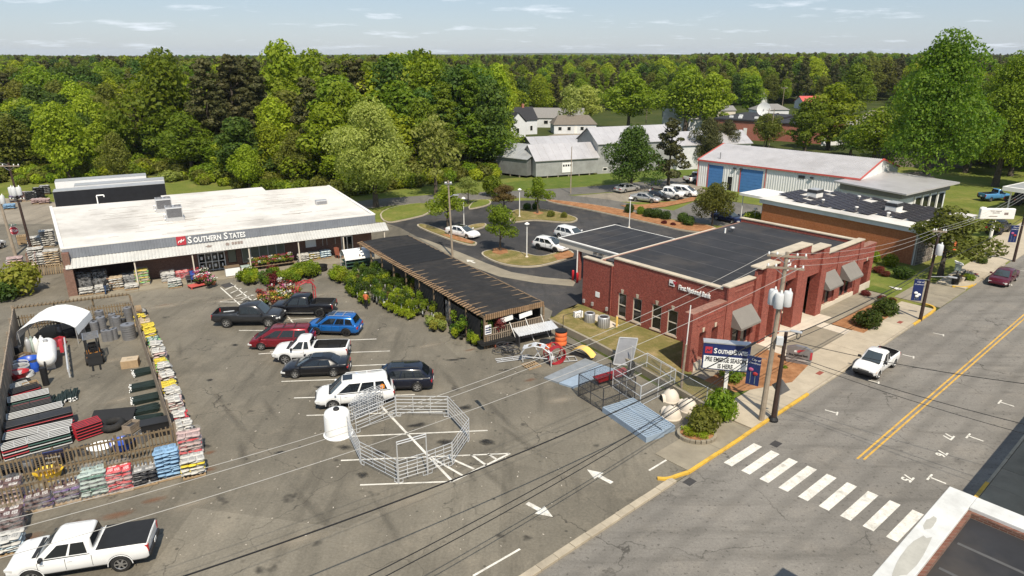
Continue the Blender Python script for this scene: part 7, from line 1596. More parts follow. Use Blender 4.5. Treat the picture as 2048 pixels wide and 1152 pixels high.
for a, c in (((-1.3,0,.9),(-1.2,0,.02)),((-.3,0,1.6),(.2,0,.5)),((.4,0,1.5),(-.4,0,.4)),((-1.2,0,.5),(1.05,0,.5))): MB().tube(a,c,.04).build("brace", "galvanized", t)
t = thing("feed_rack", "grey corrugated roof panels on a black rack near the shade house", "rack", c8(455,250), R(28)); b = MB(); b.grid([[(x*.12-1.9, y, .95+(.04 if x%2 else 0)+.25*(y+.6)) for x in range(33)] for y in (-.6,.6)]); b.build("roof_sheet", "galvanized", t); MB().bx(-1.95,-1.85,-.6,.6,.1,.95).build("rack_end", "steel_dark", t); [MB().tube((x,y,0),(x,y,.9),.04).build("leg", "steel_dark", t) for x in (-1.8,1.8) for y in (-.5,.5)]
t = thing("sheet_stack", "flat stack of grey metal sheets before the shade house fence", "metal sheets", c8(390,215), R(28)); [MB().box((random.uniform(-.05,.05),random.uniform(-.05,.05),.12+k*.06),(4.2,.95,.05)).build("sheet", "metal_grey", t) for k in range(5)]
t = thing("feed_trough", "long black feed trough with dark green tub at its end", "trough", c8(160,295), R(24)); MB().xz([(-1.9,.65),(-1.75,.40),(1.75,.40),(1.9,.65)], -.4, .4).build("trough", "pot_black", t); [MB().bx(x-.05,x+.05,-.35,.35,0,.40).build("leg", "rust_red", t) for x in (-.5,.6)]
t = thing("green_tub", "dark green oval tub holding a small plant", "tub", c8(50,290), R(20)); MB().lathe([(.42,0),(.52,.35),(.56,.4),(.48,.38)], 18, sx=1.25).build("tub", "tub_green", t, 40); link("foliage", PM["low"][0], t, (0,0,.15))
t = thing("wire_goods", "dark heap of coiled wire and tools by the black rack", "wire", c8(235,360), 0); random.seed(6); [MB().torus((random.uniform(-.8,.8),random.uniform(-.5,.5),.1+.09*k), .5, .035, 'z', 16, 5).build("coil", "steel_dark", t) for k in range(9)]
t = thing("ladder_rails", "pale metal ladder rails lying on the asphalt", "rails", c8(270,405), R(17)); [MB().tube((-1.4,y,.08),(1.4,y,.08),.04).build("rail", "metal_light", t) for y in (-.3,.0,.3)]; [MB().tube((x,-.3,.08),(x,.3,.08),.03).build("rung", "metal_light", t) for x in (-.9,0,.9)]
t = thing("tube_frame", "small pale frame lying near the yellow slide", "frame", c8(725,410), R(10)); [MB().tube(a,c,.04).build("bar", "metal_light", t) for a,c in (((-.6,-.4,.1),(.6,-.4,.1)),((-.6,.4,.1),(.6,.4,.1)),((-.6,-.4,.1),(-.6,.4,.1)),((.6,-.4,.1),(.6,.4,.1)),((0,-.4,.1),(0,.4,.1)))]
t = thing("angle_frame", "rusty frame pieces lying along the retaining wall", "frame", c8(790,330), R(-50)); [MB().tube((-1.5,y,.06),(1.5,y+.1,.06),.035).build("bar", "steel_dark", t) for y in (-.35,.0,.4)]
t = thing("yellow_slide", "yellow plastic slide arching on the ground", "slide", c8(830,390), R(-35)); b = MB(); b.grid([[(-1.1+2.2*i/10, y, .08+.72*math.sin(math.pi*i/10*.92)+(.14 if abs(y) > .34 else 0)) for i in range(11)] for y in (-.42,-.35,0,.35,.42)]); b.build("chute", "slide_yellow", t, 50)
for i, (q, lab) in enumerate((([(525,565),(640,605),(985,455),(862,408)],"flat blue-grey rubber mat nearest the yellow slide"),([(648,608),(765,645),(1110,500),(992,458)],"flat pale blue-grey rubber mat beside the black kennel"))):
    P = [c8(*p) for p in q]; t = thing("rubber_mat", lab, "mat", P[0], 0, "mats on the asphalt"); b = MB(); b.slab([tuple(p-P[0]+Vector((0,0,.14))) for p in P], .14); b.build("mat", "matting" if i == 0 else "plastic_bluegrey", t)
# slatted plastic platforms
def platform(label, a, c, w, m="plastic_bluegrey"):
    a, c = vec(a), vec(c); d = (c-a); L_ = d.length; t = thing("slatted_platform", label, "platform", a, math.atan2(d.y,d.x), "slatted platforms")
    for y in (0,w): MB().bx(0,L_,y-.04,y+.04,.0,.4).build("side", m, t)
    for x in (0,L_): MB().bx(x-.04,x+.04,.041,w-.041,.0,.39).build("end", m, t)
    s_ = MB().bx(-.055,.055,.045,w-.045,.30,.36).mesh("slat", m); n = int(L_/.2)
    for i in range(1,n): link("slat", s_, t, (i*L_/n,0,0))
    for y in (w/3,2*w/3): MB().bx(.045,L_-.045,y-.02,y+.02,.361,.375).build("stringer", m, t)
platform("blue-grey slatted plastic platform nearest the driveway", c8(1360,1085), c8(1008,838), -1.42*-1*-1)
platform("blue-grey slatted plastic platform beside the dog houses", c8(1485,1025), c8(1150,790), -1.05)
# kennels
def kennel(label, corners, h, m, mesh):
    t = thing("dog_kennel", label, "kennel", corners[0], 0); P = [c-corners[0] for c in corners]; n = len(P)
    for i in range(n):
        a, c = P[i], P[(i+1)%n]; MB().tube(a,a+Vector((0,0,h)),.035).build("post", m, t)
        for z in (.05,h/2,h): MB().tube(a+Vector((0,0,z)),c+Vector((0,0,z)),.028,n=6).build("rail", m, t)
        k = a.lerp(c,.5); MB().tube(k,k+Vector((0,0,h)),.025,n=6).build("stay", m, t)
        b = MB(); b.quad(tuple(a),tuple(c),tuple(c+Vector((0,0,h))),tuple(a+Vector((0,0,h)))); b.build("wire_mesh", mesh, t)
    return t
def wire_mat(name, col, sc_, th):
    m, ns, ls, b = new_mat(name); tc = ns.new("ShaderNodeTexCoord").outputs["Object"]; sx = ns.new("ShaderNodeSeparateXYZ"); ls.new(tc, sx.inputs[0])
    a1 = node(ns,"ShaderNodeMath",operation='ADD'); ls.new(sx.outputs[0],a1.inputs[0]); ls.new(sx.outputs[1],a1.inputs[1])
    outs = []
    for op in ('ADD','SUBTRACT'):
        a = node(ns,"ShaderNodeMath",operation=op); ls.new(a1.outputs[0],a.inputs[0]); ls.new(sx.outputs[2],a.inputs[1]); f = node(ns,"ShaderNodeMath",operation='MULTIPLY',i_1=sc_); ls.new(a.outputs[0],f.inputs[0]); r_ = node(ns,"ShaderNodeMath",operation='FRACT'); ls.new(f.outputs[0],r_.inputs[0]); q = node(ns,"ShaderNodeMath",operation='LESS_THAN',i_1=th); ls.new(r_.outputs[0],q.inputs[0]); outs.append(q.outputs[0])
    mx = node(ns,"ShaderNodeMath",operation='MAXIMUM'); ls.new(outs[0],mx.inputs[0]); ls.new(outs[1],mx.inputs[1]); b.inputs["Base Color"].default_value = rgb(col); b.inputs["Metallic"].default_value = .4; ls.new(mx.outputs[0], b.inputs["Alpha"]); return m
wire_mat("chain_link", (.34,.35,.36), 14, .10); wire_mat("black_mesh", (.015,.015,.016), 14, .14)
kennel("black-framed dog kennel with the red trough inside", [c8(805,708),c8(1005,832),c8(1265,735),c8(1060,612)], 1.75, "steel_dark", "black_mesh")
kennel("galvanized chain-link kennel beside the retaining wall", [c8(1310,790),c8(1590,645),c8(1362,505),c8(1310,790)+c8(1362,505)-c8(1590,645)], 1.55, "galvanized", "chain_link")
t = thing("red_trough", "long red feed trough inside the black kennel", "trough", c8(1070,580), R(31)); MB().xz([(-1.5,.62),(-1.3,.30),(1.3,.30),(1.5,.62)], -.3, .3).build("trough", "feeder_red", t); [MB().tube((x,0,0),(x,0,.3),.04).build("leg", "feeder_red", t) for x in (-1.1,1.1)]
t = thing("black_tank", "round black tank on edge leaning at the retaining wall", "stock tank", c8(1235,545), R(60)); MB().torus((0,0,.62), .5, .14, 'y', 22, 8).build("rim", "pot_black", t, True); b = MB(); b.tube((0,-.05,.62),(0,.05,.62),.48,n=22); b.build("base", "pot_black", t)
t = thing("tilted_panel", "grey framed mesh panel leaning upright on the retaining wall", "panel", c8(1150,450), R(-8)); P4 = [(-.55,0,.02),(.85,0,.02),(1.25,.75,2.0),(-.15,.75,2.0)]
for a, c in zip(P4, P4[1:]+P4[:1]): MB().tube(a,c,.05).build("frame", "metal_light", t)
b = MB(); b.quad(*P4); b.build("mesh", "metal_grey", t)
def igloo(label, p, rz):
    t = thing("dog_igloo", label, "dog house", p, rz, "dome dog houses"); n = 16; rows = [[(.62*math.cos(f)*math.cos(a), .62*math.cos(f)*math.sin(a), .85*math.sin(f)) for a in [2*math.pi*i/n for i in range(n)]] for f in (0,.3,.6,.9,1.2,1.5)]
    b = MB(); b.grid(rows, True); b.build("dome", "dome_beige", t, True); b = MB(); b.grid([[(x, .31*math.cos(a), .04+.46*math.sin(a)) for a in [math.pi*k/8 for k in range(9)]] for x in (.30,.72)]); b.build("porch", "dome_beige", t, True)
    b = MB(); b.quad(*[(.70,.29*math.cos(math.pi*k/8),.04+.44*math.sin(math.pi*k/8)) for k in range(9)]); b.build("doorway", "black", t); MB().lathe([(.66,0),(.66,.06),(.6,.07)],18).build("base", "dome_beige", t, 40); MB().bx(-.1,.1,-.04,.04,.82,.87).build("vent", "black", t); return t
igloo("beige dome dog house with black doorway seen at the kennel end", c8(1560,735), R(195)); igloo("beige dome dog house nearest the shrubs", c8(1705,815), R(120)); igloo("beige dome dog house nearest the slatted platforms", c8(1570,875), R(125))
# stone planter at the driveway corner
pl = thing("stone_planter", "low round planter with spiky yellow plant at the driveway corner", "planter", g(1393,873), 0)
for k in range(22):
    a = k*2*math.pi/22; MB().box((1.15*math.cos(a),.95*math.sin(a),.14),(.3,.2,.3),rz=a+math.pi/2).build("kerb_stone", "old_concrete", pl, bevel=.03)
MB().lathe([(1.05,.0),(1.05,.22),(.02,.25)], 20, sy=.82).build("soil", "pine_straw", pl)
b = MB()
for k in range(46):
    a = random.uniform(0,6.28); L_ = random.uniform(.4,.65); e = random.uniform(.5,1.2); x, y, z = L_*math.cos(a)*math.cos(e), L_*math.sin(a)*math.cos(e), L_*math.sin(e); b.add([(-.03*math.sin(a),.03*math.cos(a),.22),(.03*math.sin(a),-.03*math.cos(a),.22),(x,y,.22+z)], [(0,1,2)])
b.build("blades", "leaf_yellow", pl)
for k in range(5): pm_ = link("foliage", PM["low"][k%2], pl, (.7*math.cos(k*1.25),.55*math.sin(k*1.25),.08))
# ---------------------------------------------------------------- inside the fenced yard
t = thing("carport_tent", "white peaked carport tent at the back of the yard", "tent", g(101,693), R(14.5))
n = 12
def tentz(k): s_ = k/n*2-1; return 1.5+.85*(1-abs(s_)**2.0)
b = MB(); b.grid([[(-2.15+4.3*k/n, y, tentz(k)+random.uniform(-.03,.03)) for k in range(n+1)] for y in (-.1,.9,1.9,2.9,3.8)]); [b.grid([[(x_*(1+.02*j_), y, 1.5-.32*j_+random.uniform(-.04,.04)) for y in (-.1,.9,1.9,2.9,3.8)] for j_ in (0,1,2)]) for x_ in (-2.15,2.15)]; b.build("canvas", "sign_white", t, True)
for y in (0,1.9,3.7):
    for x in (-2.1,2.1): MB().tube((x,y,0),(x,y,1.55),.035).build("leg", "metal_light", t)
    MB().path([(-2.15+4.3*k/n,y,tentz(k)-.05) for k in range(n+1)],.03).build("rib", "metal_light", t)
for z in (.8,1.2,1.6): MB().tube((-2.0,3.7,z),(2.0,3.7,z),.03).build("rail", "steel_dark", t)
t = thing("propane_tank", "large white horizontal propane tank in the yard", "propane tank", g(100,728), R(32)+math.pi/2); prof = [(.02,-1.95),(.35,-1.9),(.56,-1.72),(.64,-1.45),(.64,1.45),(.56,1.72),(.35,1.9),(.02,1.95)]; n = 20
b = MB(); b.grid([[(z, r_*math.cos(a), 1.05+r_*math.sin(a)) for a in [2*math.pi*i/n for i in range(n)]] for r_,z in prof], True); b.build("vessel", "sign_white", t, 50); [MB().bx(x-.08,x+.08,-.4,.4,0,.6).build("saddle", "metal_light", t) for x in (-1.1,1.1)]; MB().lathe([(.16,0),(.16,.2),(.05,.24)],12,(.6,0,1.66)).build("valve_dome", "metal_light", t); MB().path([(-1.95,.15,1.0),(-2.2,.15,.9),(-2.2,.15,.02)],.06).build("hose_pipe", "black", t)
MB().box((1.2,-.9,.9),(.5,.25,1.0)).build("control_box", "sign_red", t)
for i, (u, v, m) in enumerate(((60,706,"metal_light"),(68,703,"bag_mint"),(76,704,"sign_white"),(88,702,"sign_white"))):
    o = MB().lathe([(.16,0),(.2,.08),(.2,1.05),(.12,1.2),(.07,1.22),(.07,1.35)], 14).build("gas_cylinder", m, None, 40, g(u,v)); tag(o, ("grey gas cylinder leftmost under the tent edge","pale green gas cylinder under the tent edge","white gas cylinder third from left under the tent edge","white gas cylinder rightmost under the tent edge")[i], "gas cylinder", "gas cylinders under the tent")
# forklift
mat("lift_orange", (.50,.20,.03), .5, .2, 3, dirt=.2)
t = thing("forklift", "orange and black forklift with lowered forks in the yard", "forklift", g(191,722), R(-57))
MB().bx(-1.25,.75,-.52,.52,.28,.72).build("chassis", "lift_orange", t, bevel=.05); MB().bx(-1.4,-.85,-.5,.5,.72,1.1).build("counterweight", "plastic_dark", t, bevel=.08); MB().bx(-.6,-.1,-.28,.28,.72,.9).build("seat", "black", t); MB().box((-.62,0,1.15),(.1,.5,.5)).build("backrest", "black", t); MB().tube((.25,0,.8),(.1,0,1.15),.03).build("steering_column", "black", t); MB().torus((.08,0,1.18),.17,.02,'z',14,6).build("steering_wheel", "black", t)
for x in (-.9,.6):
    for y in (-.48,.48): MB().tube((x,y,.72),(x-.05*(x>0),y,2.1),.04).build("guard_post", "plastic_dark", t)
b = MB(); [b.bx(-.95+k*.3,-.85+k*.3,-.5,.5,2.1,2.15) for k in range(6)]; b.bx(-1.0,.65,-.55,-.48,2.1,2.16); b.bx(-1.0,.65,.48,.55,2.1,2.16); b.build("overhead_guard", "metal_grey", t)
for y in (-.35,.35): MB().bx(.85,1.0,y-.06,y+.06,.1,2.2).build("mast", "plastic_dark", t); MB().bx(1.06,2.1,y*.7-.06,y*.7+.06,.06,.11).build("fork", "black", t)
MB().bx(1.0,1.06,-.5,.5,.1,.75).build("carriage", "plastic_dark", t); MB().bx(1.06,1.09,-.48,.48,.75,1.1).build("load_rest", "plastic_dark", t)
for x, r_ in ((.5,.36),(-.95,.28)):
    for y in (-.52,.52): MB().tube((x,y-.12,r_),(x,y+.12,r_),r_,n=16).build("wheel", "tyre", t)
# rolls of wire
roll = MB(); prof = []
for k in range(7): prof += [(.33,k*.17),(.33,k*.17+.13),(.29,k*.17+.15)]
rollm = MB().lathe(prof, 16).mesh("roll", "metal_grey", 50); rolls = [(192,668,1.0,"tall wire roll leftmost of the group by the tent"),(203,648,1.1,"wire roll at the back near the rear fence"),(206,662,1.15,"wire roll second from left"),(212,682,.85,"short wire roll on the small pallet, left"),(222,681,.85,"short wire roll on the small pallet, middle"),(231,678,.85,"short wire roll on the small pallet, right"),(228,652,1.0,"wire roll behind the small pallet"),(237,660,1.1,"tall wire roll right of the small pallet"),(259,641,1.1,"wire roll at the fence corner"),(260,677,1.15,"fat wire roll against the bag fence")]
for i, (u, v, s_, lab) in enumerate(rolls):
    t = thing("wire_roll", lab+" in the yard", "wire roll", g(u,v), 0, "wire rolls in the yard"); o = link("roll", rollm, t); o.scale = (s_*(1.45 if i == 9 else .95),s_*(1.45 if i == 9 else .95),s_)
    MB().tube((0,0,1.17*s_),(0,0,1.18*s_),.12).build("core", "black", t)
t = thing("wire_roll", "dark wire roll beside the tent leg in the yard", "wire roll", g(163,674), 0, "wire rolls in the yard"); link("roll", rollm, t)
# bundles of fence posts
mat("post_green", (.012,.022,.018), .6, .3, 4)
def post_bundle(label, p, rz, nx=8, nz=3, L_=1.75, m="post_green"):
    t = thing("fence_post_bundle", label, "fence posts", p, rz, "bundles of fence posts"); pm = MB().bx(-L_/2+.06,L_/2-.06,-.05,.05,0,.055).mesh("fence_post", m); tp = MB().bx(-L_/2-.0,-L_/2+.06,-.045,.045,0,.05).mesh("post_tip", "sign_white")
    for k in range(nz):
        for i in range(nx):
            o = link("fence_post", pm, t, (random.uniform(-.08,.08), (i-nx/2)*.125, k*.09+.05)); o.rotation_euler = (random.uniform(-.3,.3),random.uniform(-.02,.02),random.uniform(-.12,.12)); link("post_tip", tp, o)
    return t
for u, v, a, lab in ((292,745,R(35),"green fence post bundle by the cardboard box"),(288,775,R(28),"green fence post bundle below the box"),(292,800,R(30),"green fence post bundle third along the bag fence"),(291,822,R(28),"green fence post bundle fourth along the bag fence"),(297,842,R(20),"short green fence post bundle nearest the inner picket fence"),(138,795,R(118),"fence post bundle with white tips right of the stacked gates"),(112,805,R(112),"fence post bundle beside the black drum")): post_bundle(lab, g(u,v), a)
t = thing("cardboard_box", "open cardboard box of stakes by the fence posts", "box", g(262,732), R(20)); MB().bx(-.6,.6,-.45,.45,0,.6).build("box", "pallet_wood", t); MB().bx(-.58,.58,-.43,.43,.6,.64).build("flap", "bag_tan", t)
# stacked tube gates
def gate_stack(label, a, c, cols, h=.8, n=5):
    a, c = vec(a), vec(c); d = c-a; L_ = d.length; t = thing("gate_stack", label, "tube gates", a, math.atan2(d.y,d.x), "stacked tube gates")
    MB().bx(.06,L_-.06,-.37,.41,.05,h-.08).build("gap_shade_block", "gate_black", t)  # dark block added inside the pile, stands in for shade between the bars
    for k in range(n):
        m = cols[k%len(cols)]; z = .12+k*(h/n)
        for y in (-.42,-.2,.02,.24,.46): MB().tube((.03,y,z),(L_-.03,y,z),.035,n=6).build("bar", m, t)
        for x in (.03,L_-.03,L_/2): MB().tube((x,-.42,z+.01),(x,.46,z+.01),.03,n=6).build("cross_bar", m, t)
    return t
mat("gate_red", (.35,.02,.03), .45, .1, 3); mat("gate_white", (.45,.45,.44), .45, .05, 3); mat("gate_green", (.02,.09,.07), .45, .1, 3); mat("gate_black", (.02,.02,.022), .45, .1, 3)
GA_ = [((22,788),(60,777),["gate_white","gate_black"],.5,"short white gates at the far end of the stacked gates"),((22,805),(82,787),["gate_black","gate_red"],.8,"red topped gates second from the far end"),((20,823),(103,803),["gate_green","gate_white","gate_red"],.9,"red and white gates left of the post bundles"),((20,840),(108,818),["gate_black","gate_green"],.8,"green topped gates in the middle of the stack row"),((18,858),(130,830),["gate_white"],.9,"white gates in the middle of the stack row"),((14,880),(150,845),["gate_black","gate_red"],1.1,"long red topped gates before the white ones"),((12,898),(150,868),["gate_white","gate_black"],.9,"long silver and black gates near the picket fence"),((8,920),(60,905),["gate_white","gate_red"],.9,"short white gates with red frame at the picket fence"),((60,905),(145,882),["gate_white","gate_green"],.9,"white gates with green frame at the picket fence"),((152,880),(205,862),["gate_red"],1.0,"bright red gates right of the white ones"),((6,955),(145,915),["gate_black"],.7,"black gates between the two picket fences")]
for a, c, cols, h, lab in GA_: gate_stack(lab, g(*a), g(*c), cols, h)
t = thing("parking_sign", "small dark blue parking notice lying on the black gates", "sign", g(112,925,.8), SF); MB().box((0,0,.5),(1.0,.06,.85),rx=.5).build("board", "sign_navy", t)
for k, s_ in enumerate(("Customer","Parking","Only")): lettering("lettering", s_, .24, "sign_white", t, (-.42,-.16+.12*(1-k),.60-.24*k+.05), (math.pi/2+.5,0,0), ext=.003, bold=.004)
t = thing("big_tyre", "large black tyre lying behind the picket fence", "tyre", g(226,857), 0); MB().torus((0,0,.3),.55,.24,'z',24,8).build("tyre", "tyre", t, True)
t = thing("black_liner", "black trailer bed liner leaning behind the tyre", "liner", g(228,840), R(12)); MB().box((0,0,.35),(2.6,1.2,.08),rx=.35).build("liner", "bed_liner", t, bevel=.04)
mat("tub_blue", (.02,.08,.42), .35, .08, 3); mat("tub_yellow", (.75,.50,.04), .45, .06, 3)
for u, v, m, nm_, lab in ((246,897,"tub_blue","plastic_tub","shiny blue tub between the two picket fences"),(60,729,"tub_blue","plastic_tub","blue tub left of the propane tank"),(38,757,"gate_red","plastic_tub","red tub by the left fence"),(100,957,"tub_yellow","plastic_tub","yellow tub behind the outer picket fence"),(205,907,"sign_white","plastic_tub","white tub near the shiny blue tub")):
    t = thing(nm_, lab, "tub", g(u,v), .3); MB().lathe([(.4,0),(.58,.5),(.62,.55),(.54,.5),(.38,.08)], 18, sx=1.25).build("tub", m, t, 40)
for i, (u, v) in enumerate(((36,740),(38,746))): t = thing("stock_tank", ("galvanized round tank behind the red tub","second galvanized round tank behind the red tub")[i], "stock tank", g(u,v), 0); MB().lathe([(.75,0),(.75,.5),(.78,.53),(.70,.5),(.70,.08)], 22).build("tub", "galvanized", t, 40)
t = thing("guard_rail", "long galvanized rail standing on short feet in the yard", "rail", g(133,696), math.atan2((g(141,762)-g(133,696)).y,(g(141,762)-g(133,696)).x)); L_ = (g(141,762)-g(133,696)).length; MB().bx(0,L_,-.05,.05,.75,.95).build("rail", "galvanized", t); [MB().bx(.2+k*L_/7,.32+k*L_/7,-.05,.05,0,.75).build("post", "galvanized", t) for k in range(7)]
t = thing("black_drum", "narrow black drum by the propane tank", "drum", g(93,770), 0); MB().lathe([(.22,0),(.22,1.4),(.18,1.42)],14).build("drum", "black", t, 40)
t = thing("dark_counter", "black counter box behind the corner of the inner picket fence", "box", g(318,868), SF); MB().bx(-.9,.9,-.4,.4,0,.95).build("cabinet", "black", t, bevel=.03); MB().bx(-.95,.95,-.45,.45,.95,1.0).build("top", "plastic_dark", t)
t = thing("leaning_slats", "leaning rough wooden slats left of the store pier", "slats", g(101,548), SA); [MB().box((k*.22-1.2,0,.55),(.14,.05,1.25),rx=-.6).build("slat", "old_fence_wood", t) for k in range(12)]
t = thing("metal_rack", "rusty tubular cart rack before the white bag stacks", "rack", g(86,533), SA); [MB().path([(x,-.4,0),(x,-.4,1.7),(x,.5,1.7),(x,.5,0)],.03).build("hoop", "rust_red", t) for x in (-1.3,-.5,.3,1.1)]; MB().bx(-1.4,1.2,-.4,.5,.25,.3).build("deck", "steel_dark", t)
# ---------------------------------------------------------------- signs
t = thing("pole_sign", "blue and white roadside sign with changeable letters on a white post", "sign", g(1448,797), R(-13))
MB().bx(-.12,.12,-.12,.12,0,2.35).build("post", "trim_white", t); MB().bx(-1.75,1.35,-.3,.3,2.3,4.25).build("cabinet", "sign_navy", t); MB().bx(-1.78,1.38,-.33,.33,4.25,4.33).build("cabinet_top", "metal_light", t)
MB().bx(-1.68,1.28,-.32,-.301,2.38,3.32).build("letter_panel", "sign_white", t)
lettering("lettering", "S", .52, "sign_white", t, (-1.05,-.31,3.55), ext=.01, bold=.012); lettering("lettering", "OUTHERN", .40, "sign_white", t, (-.77,-.31,3.55), ext=.01, bold=.012, sx=.66); lettering("lettering", "S", .52, "sign_white", t, (.26,-.31,3.55), ext=.01, bold=.012, sx=.8); lettering("lettering", "TATES", .40, "sign_white", t, (.50,-.31,3.55), ext=.01, bold=.012, sx=.60)
lettering("lettering", "PRE EMERGE SEASON", .46, "black", t, (-.2,-.325,2.92), ext=.004, bold=.012, align='CENTER', sx=.62); lettering("lettering", "IS HERE", .46, "black", t, (-.2,-.325,2.45), ext=.004, bold=.012, align='CENTER', sx=.66)
o = MB().bx(-1.62,-1.15,-.32,-.301,3.5,3.98).build("logo_panel", "sign_red", t); MB().path([(-1.55,-.33,3.62),(-1.45,-.33,3.8),(-1.35,-.33,3.68),(-1.22,-.33,3.86)],.03).build("logo_stroke", "sign_navy", o)
t = thing("monument_sign", "low grey curved sign with red end on the straw bed", "sign", g(1596,726,.1), R(-25)); prof = [(-.95,.45),(-.95,1.25),(-.3,1.48),(.4,1.42),(.95,1.15),(.95,.45)]
MB().xz(prof, -.18, .18).build("panel", "metal_grey", t); MB().bx(-.9,.9,-.16,.16,0,.22).build("base", "metal_grey", t); MB().bx(-.85,.85,-.14,.14,.22,.45).build("plinth", "steel_dark", t); MB().bx(-.93,.93,-.17,.17,.26,.40).build("band", "metal_light", t); MB().bx(.78,.93,-.2,-.181,.5,1.1).build("red_end", "sign_red", t)
lettering("lettering", "First National Bank", .24, "black", t, (-.05,-.2,.66), ext=.004, bold=.006, align='CENTER', sx=.72); b = MB(); b.quad((-.35,-.2,1.0),(0,-.2,1.2),(.4,-.2,1.22),(.15,-.2,1.08),(.0,-.2,.95)); b.build("logo_wing", "sign_red", t); MB().box((-.28,-.19,1.02),(.2,.02,.14)).build("logo_plate", "sign_white", t)
t = thing("gas_station_sign", "faded white sign board on a thick white post at the station", "sign", g(1980,478), R(-2)); MB().tube((0,0,0),(0,0,2.7),.2).build("post", "trim_white", t); MB().bx(-2.1,2.3,-.25,.25,2.7,4.1).build("board", "trim_white", t, bevel=.1); [MB().bx(x,x+w_,-.262,-.252,z,z+.09).build("faded_line", "decal_grey", t) for x,w_,z in ((-.9,.6,3.75),(-.2,.7,3.72),(-.6,.9,3.5),(-1.0,1.1,3.05))]; MB().bx(.9,1.4,-.27,-.252,3.3,3.6).build("picture", "decal_grey", t)
t = thing("gas_pump", "white old fuel pump by the filling station front", "fuel pump", g(1962,437), GA); MB().bx(-.4,.4,-.3,.3,.1,1.7).build("cabinet", "trim_white", t, bevel=.05); MB().bx(-.3,.3,-.32,-.301,1.0,1.5).build("dial", "steel_dark", t); MB().bx(-.6,.6,-.5,.5,0,.1).build("plinth", "concrete", t)
t = thing("stop_sign", "red octagonal stop sign with green street names above", "sign", g(37,498), R(12)); MB().tube((0,0,0),(0,0,3.2),.04).build("post", "metal_grey", t)
oct_ = [(.52*math.cos(R(22.5+45*k)), 2.35+.52*math.sin(R(22.5+45*k))) for k in range(8)]; MB().xz([(x*1.07,2.35+(z-2.35)*1.07) for x,z in oct_], -.045, -.042).build("border", "sign_white", t); MB().xz(oct_, -.06, -.046).build("face", "sign_red", t); lettering("lettering", "STOP", .40, "sign_white", t, (0,-.065,2.21), ext=.003, bold=.01, align='CENTER', sx=.85); MB().bx(-.4,.4,-.02,.02,3.0,3.15).build("street_name", "bag_green", t)
t = thing("little_library", "small white and green book box on a post by the bench", "book box", g(1911,560), ST_A+.3); MB().bx(-.06,.06,-.06,.06,0,1.1).build("post", "weathered_wood", t); MB().bx(-.35,.35,-.3,.3,1.1,1.8).build("box", "bag_mint", t); b = MB(); b.slab([(-.5,-.42,1.8),(.5,-.42,1.8),(.5,.42,2.05),(-.5,.42,2.05)], .06); b.build("roof", "sign_white", t)
t = thing("trash_bin", "black round litter bin at the driveway corner", "bin", g(1909,570), 0); MB().lathe([(.3,0),(.34,.1),(.36,.9),(.38,1.0),(.26,1.06),(.1,1.08)],16).build("bin", "black", t, 40)
for i, (u, v) in enumerate(((1921,566),(1937,556))): t = thing("street_planter", ("pale planter with orange flowers beside the litter bin","pale planter with orange flowers at the far end of the bench")[i], "planter", g(u,v), 0); MB().lathe([(.2,0),(.32,.55),(.34,.6),(.28,.58)],14).build("pot", "pale_concrete", t, 40); link("blossoms", BLM["orange"], t, (0,0,.25))
t = thing("street_bench", "black bench between the two pale planters", "bench", g(1930,561), ST_A); [MB().bx(-.7,.7,-.2+k*.11,-.12+k*.11,.42,.45).build("slat", "black", t) for k in range(4)]; MB().box((0,.28,.7),(1.4,.04,.45)).build("backrest", "black", t); [MB().bx(x-.03,x+.03,-.2,.25,0,.42).build("leg", "black", t) for x in (-.6,.6)]
t = thing("orange_chair", "small orange banner by the office windows", "banner", LP(9.0,-.4), PA); MB().bx(-.4,.4,-.03,.03,.3,1.6).build("cloth", "barrel_orange", t); MB().tube((-.42,0,0),(-.42,0,1.7),.03).build("pole", "metal_grey", t)
# air conditioners beside the bank
acm = MB().lathe([(.48,.05),(.5,.08),(.5,.95),(.46,1.0),(.40,1.0),(.38,.94),(.12,.96),(.1,.9)], 20).mesh("casing", "metal_light", 40); fin = MB().bx(.495,.515,-.03,.03,.1,.92).mesh("fin", "metal_grey")
for i, (u, v, s_) in enumerate(((1179,645,.95),(1207,655,1.05))):
    t = thing("air_conditioner", ("smaller round air conditioner beside the bank wall","larger round air conditioner beside the bank wall")[i], "air conditioner", g(u,v,.2), 0, "air conditioners beside the bank"); t.scale = (s_,)*3; link("casing", acm, t)
    for k in range(20): o = link("fin", fin, t); o.rotation_euler = (0,0,k*math.pi/10)
    MB().lathe([(.34,0),(.34,.02)],16,(0,0,.955)).build("fan_grille", "steel_dark", t)
t = thing("heat_pump", "white box heat pump left of the round air conditioners", "air conditioner", g(1156,636,.2), BA-.3); MB().bx(-.42,.42,-.18,.18,.05,.65).build("casing", "sign_white", t, bevel=.02); MB().torus((-.08,-.185,.35),.22,.02,'y',18,5).build("fan_ring", "metal_grey", t)
struct(MB().prism([(p.x,p.y) for p in (g(1140,640),g(1195,634),g(1238,655),g(1200,668))], .1, .26).build("equipment_pad", "pale_concrete"))
o = MB().tube((0,0,0),(0,0,1.0),.1).build("bollard", "slide_yellow", None, False, g(1233,655,.2)); tag(o, "pale yellow post beside the larger air conditioner", "bollard")
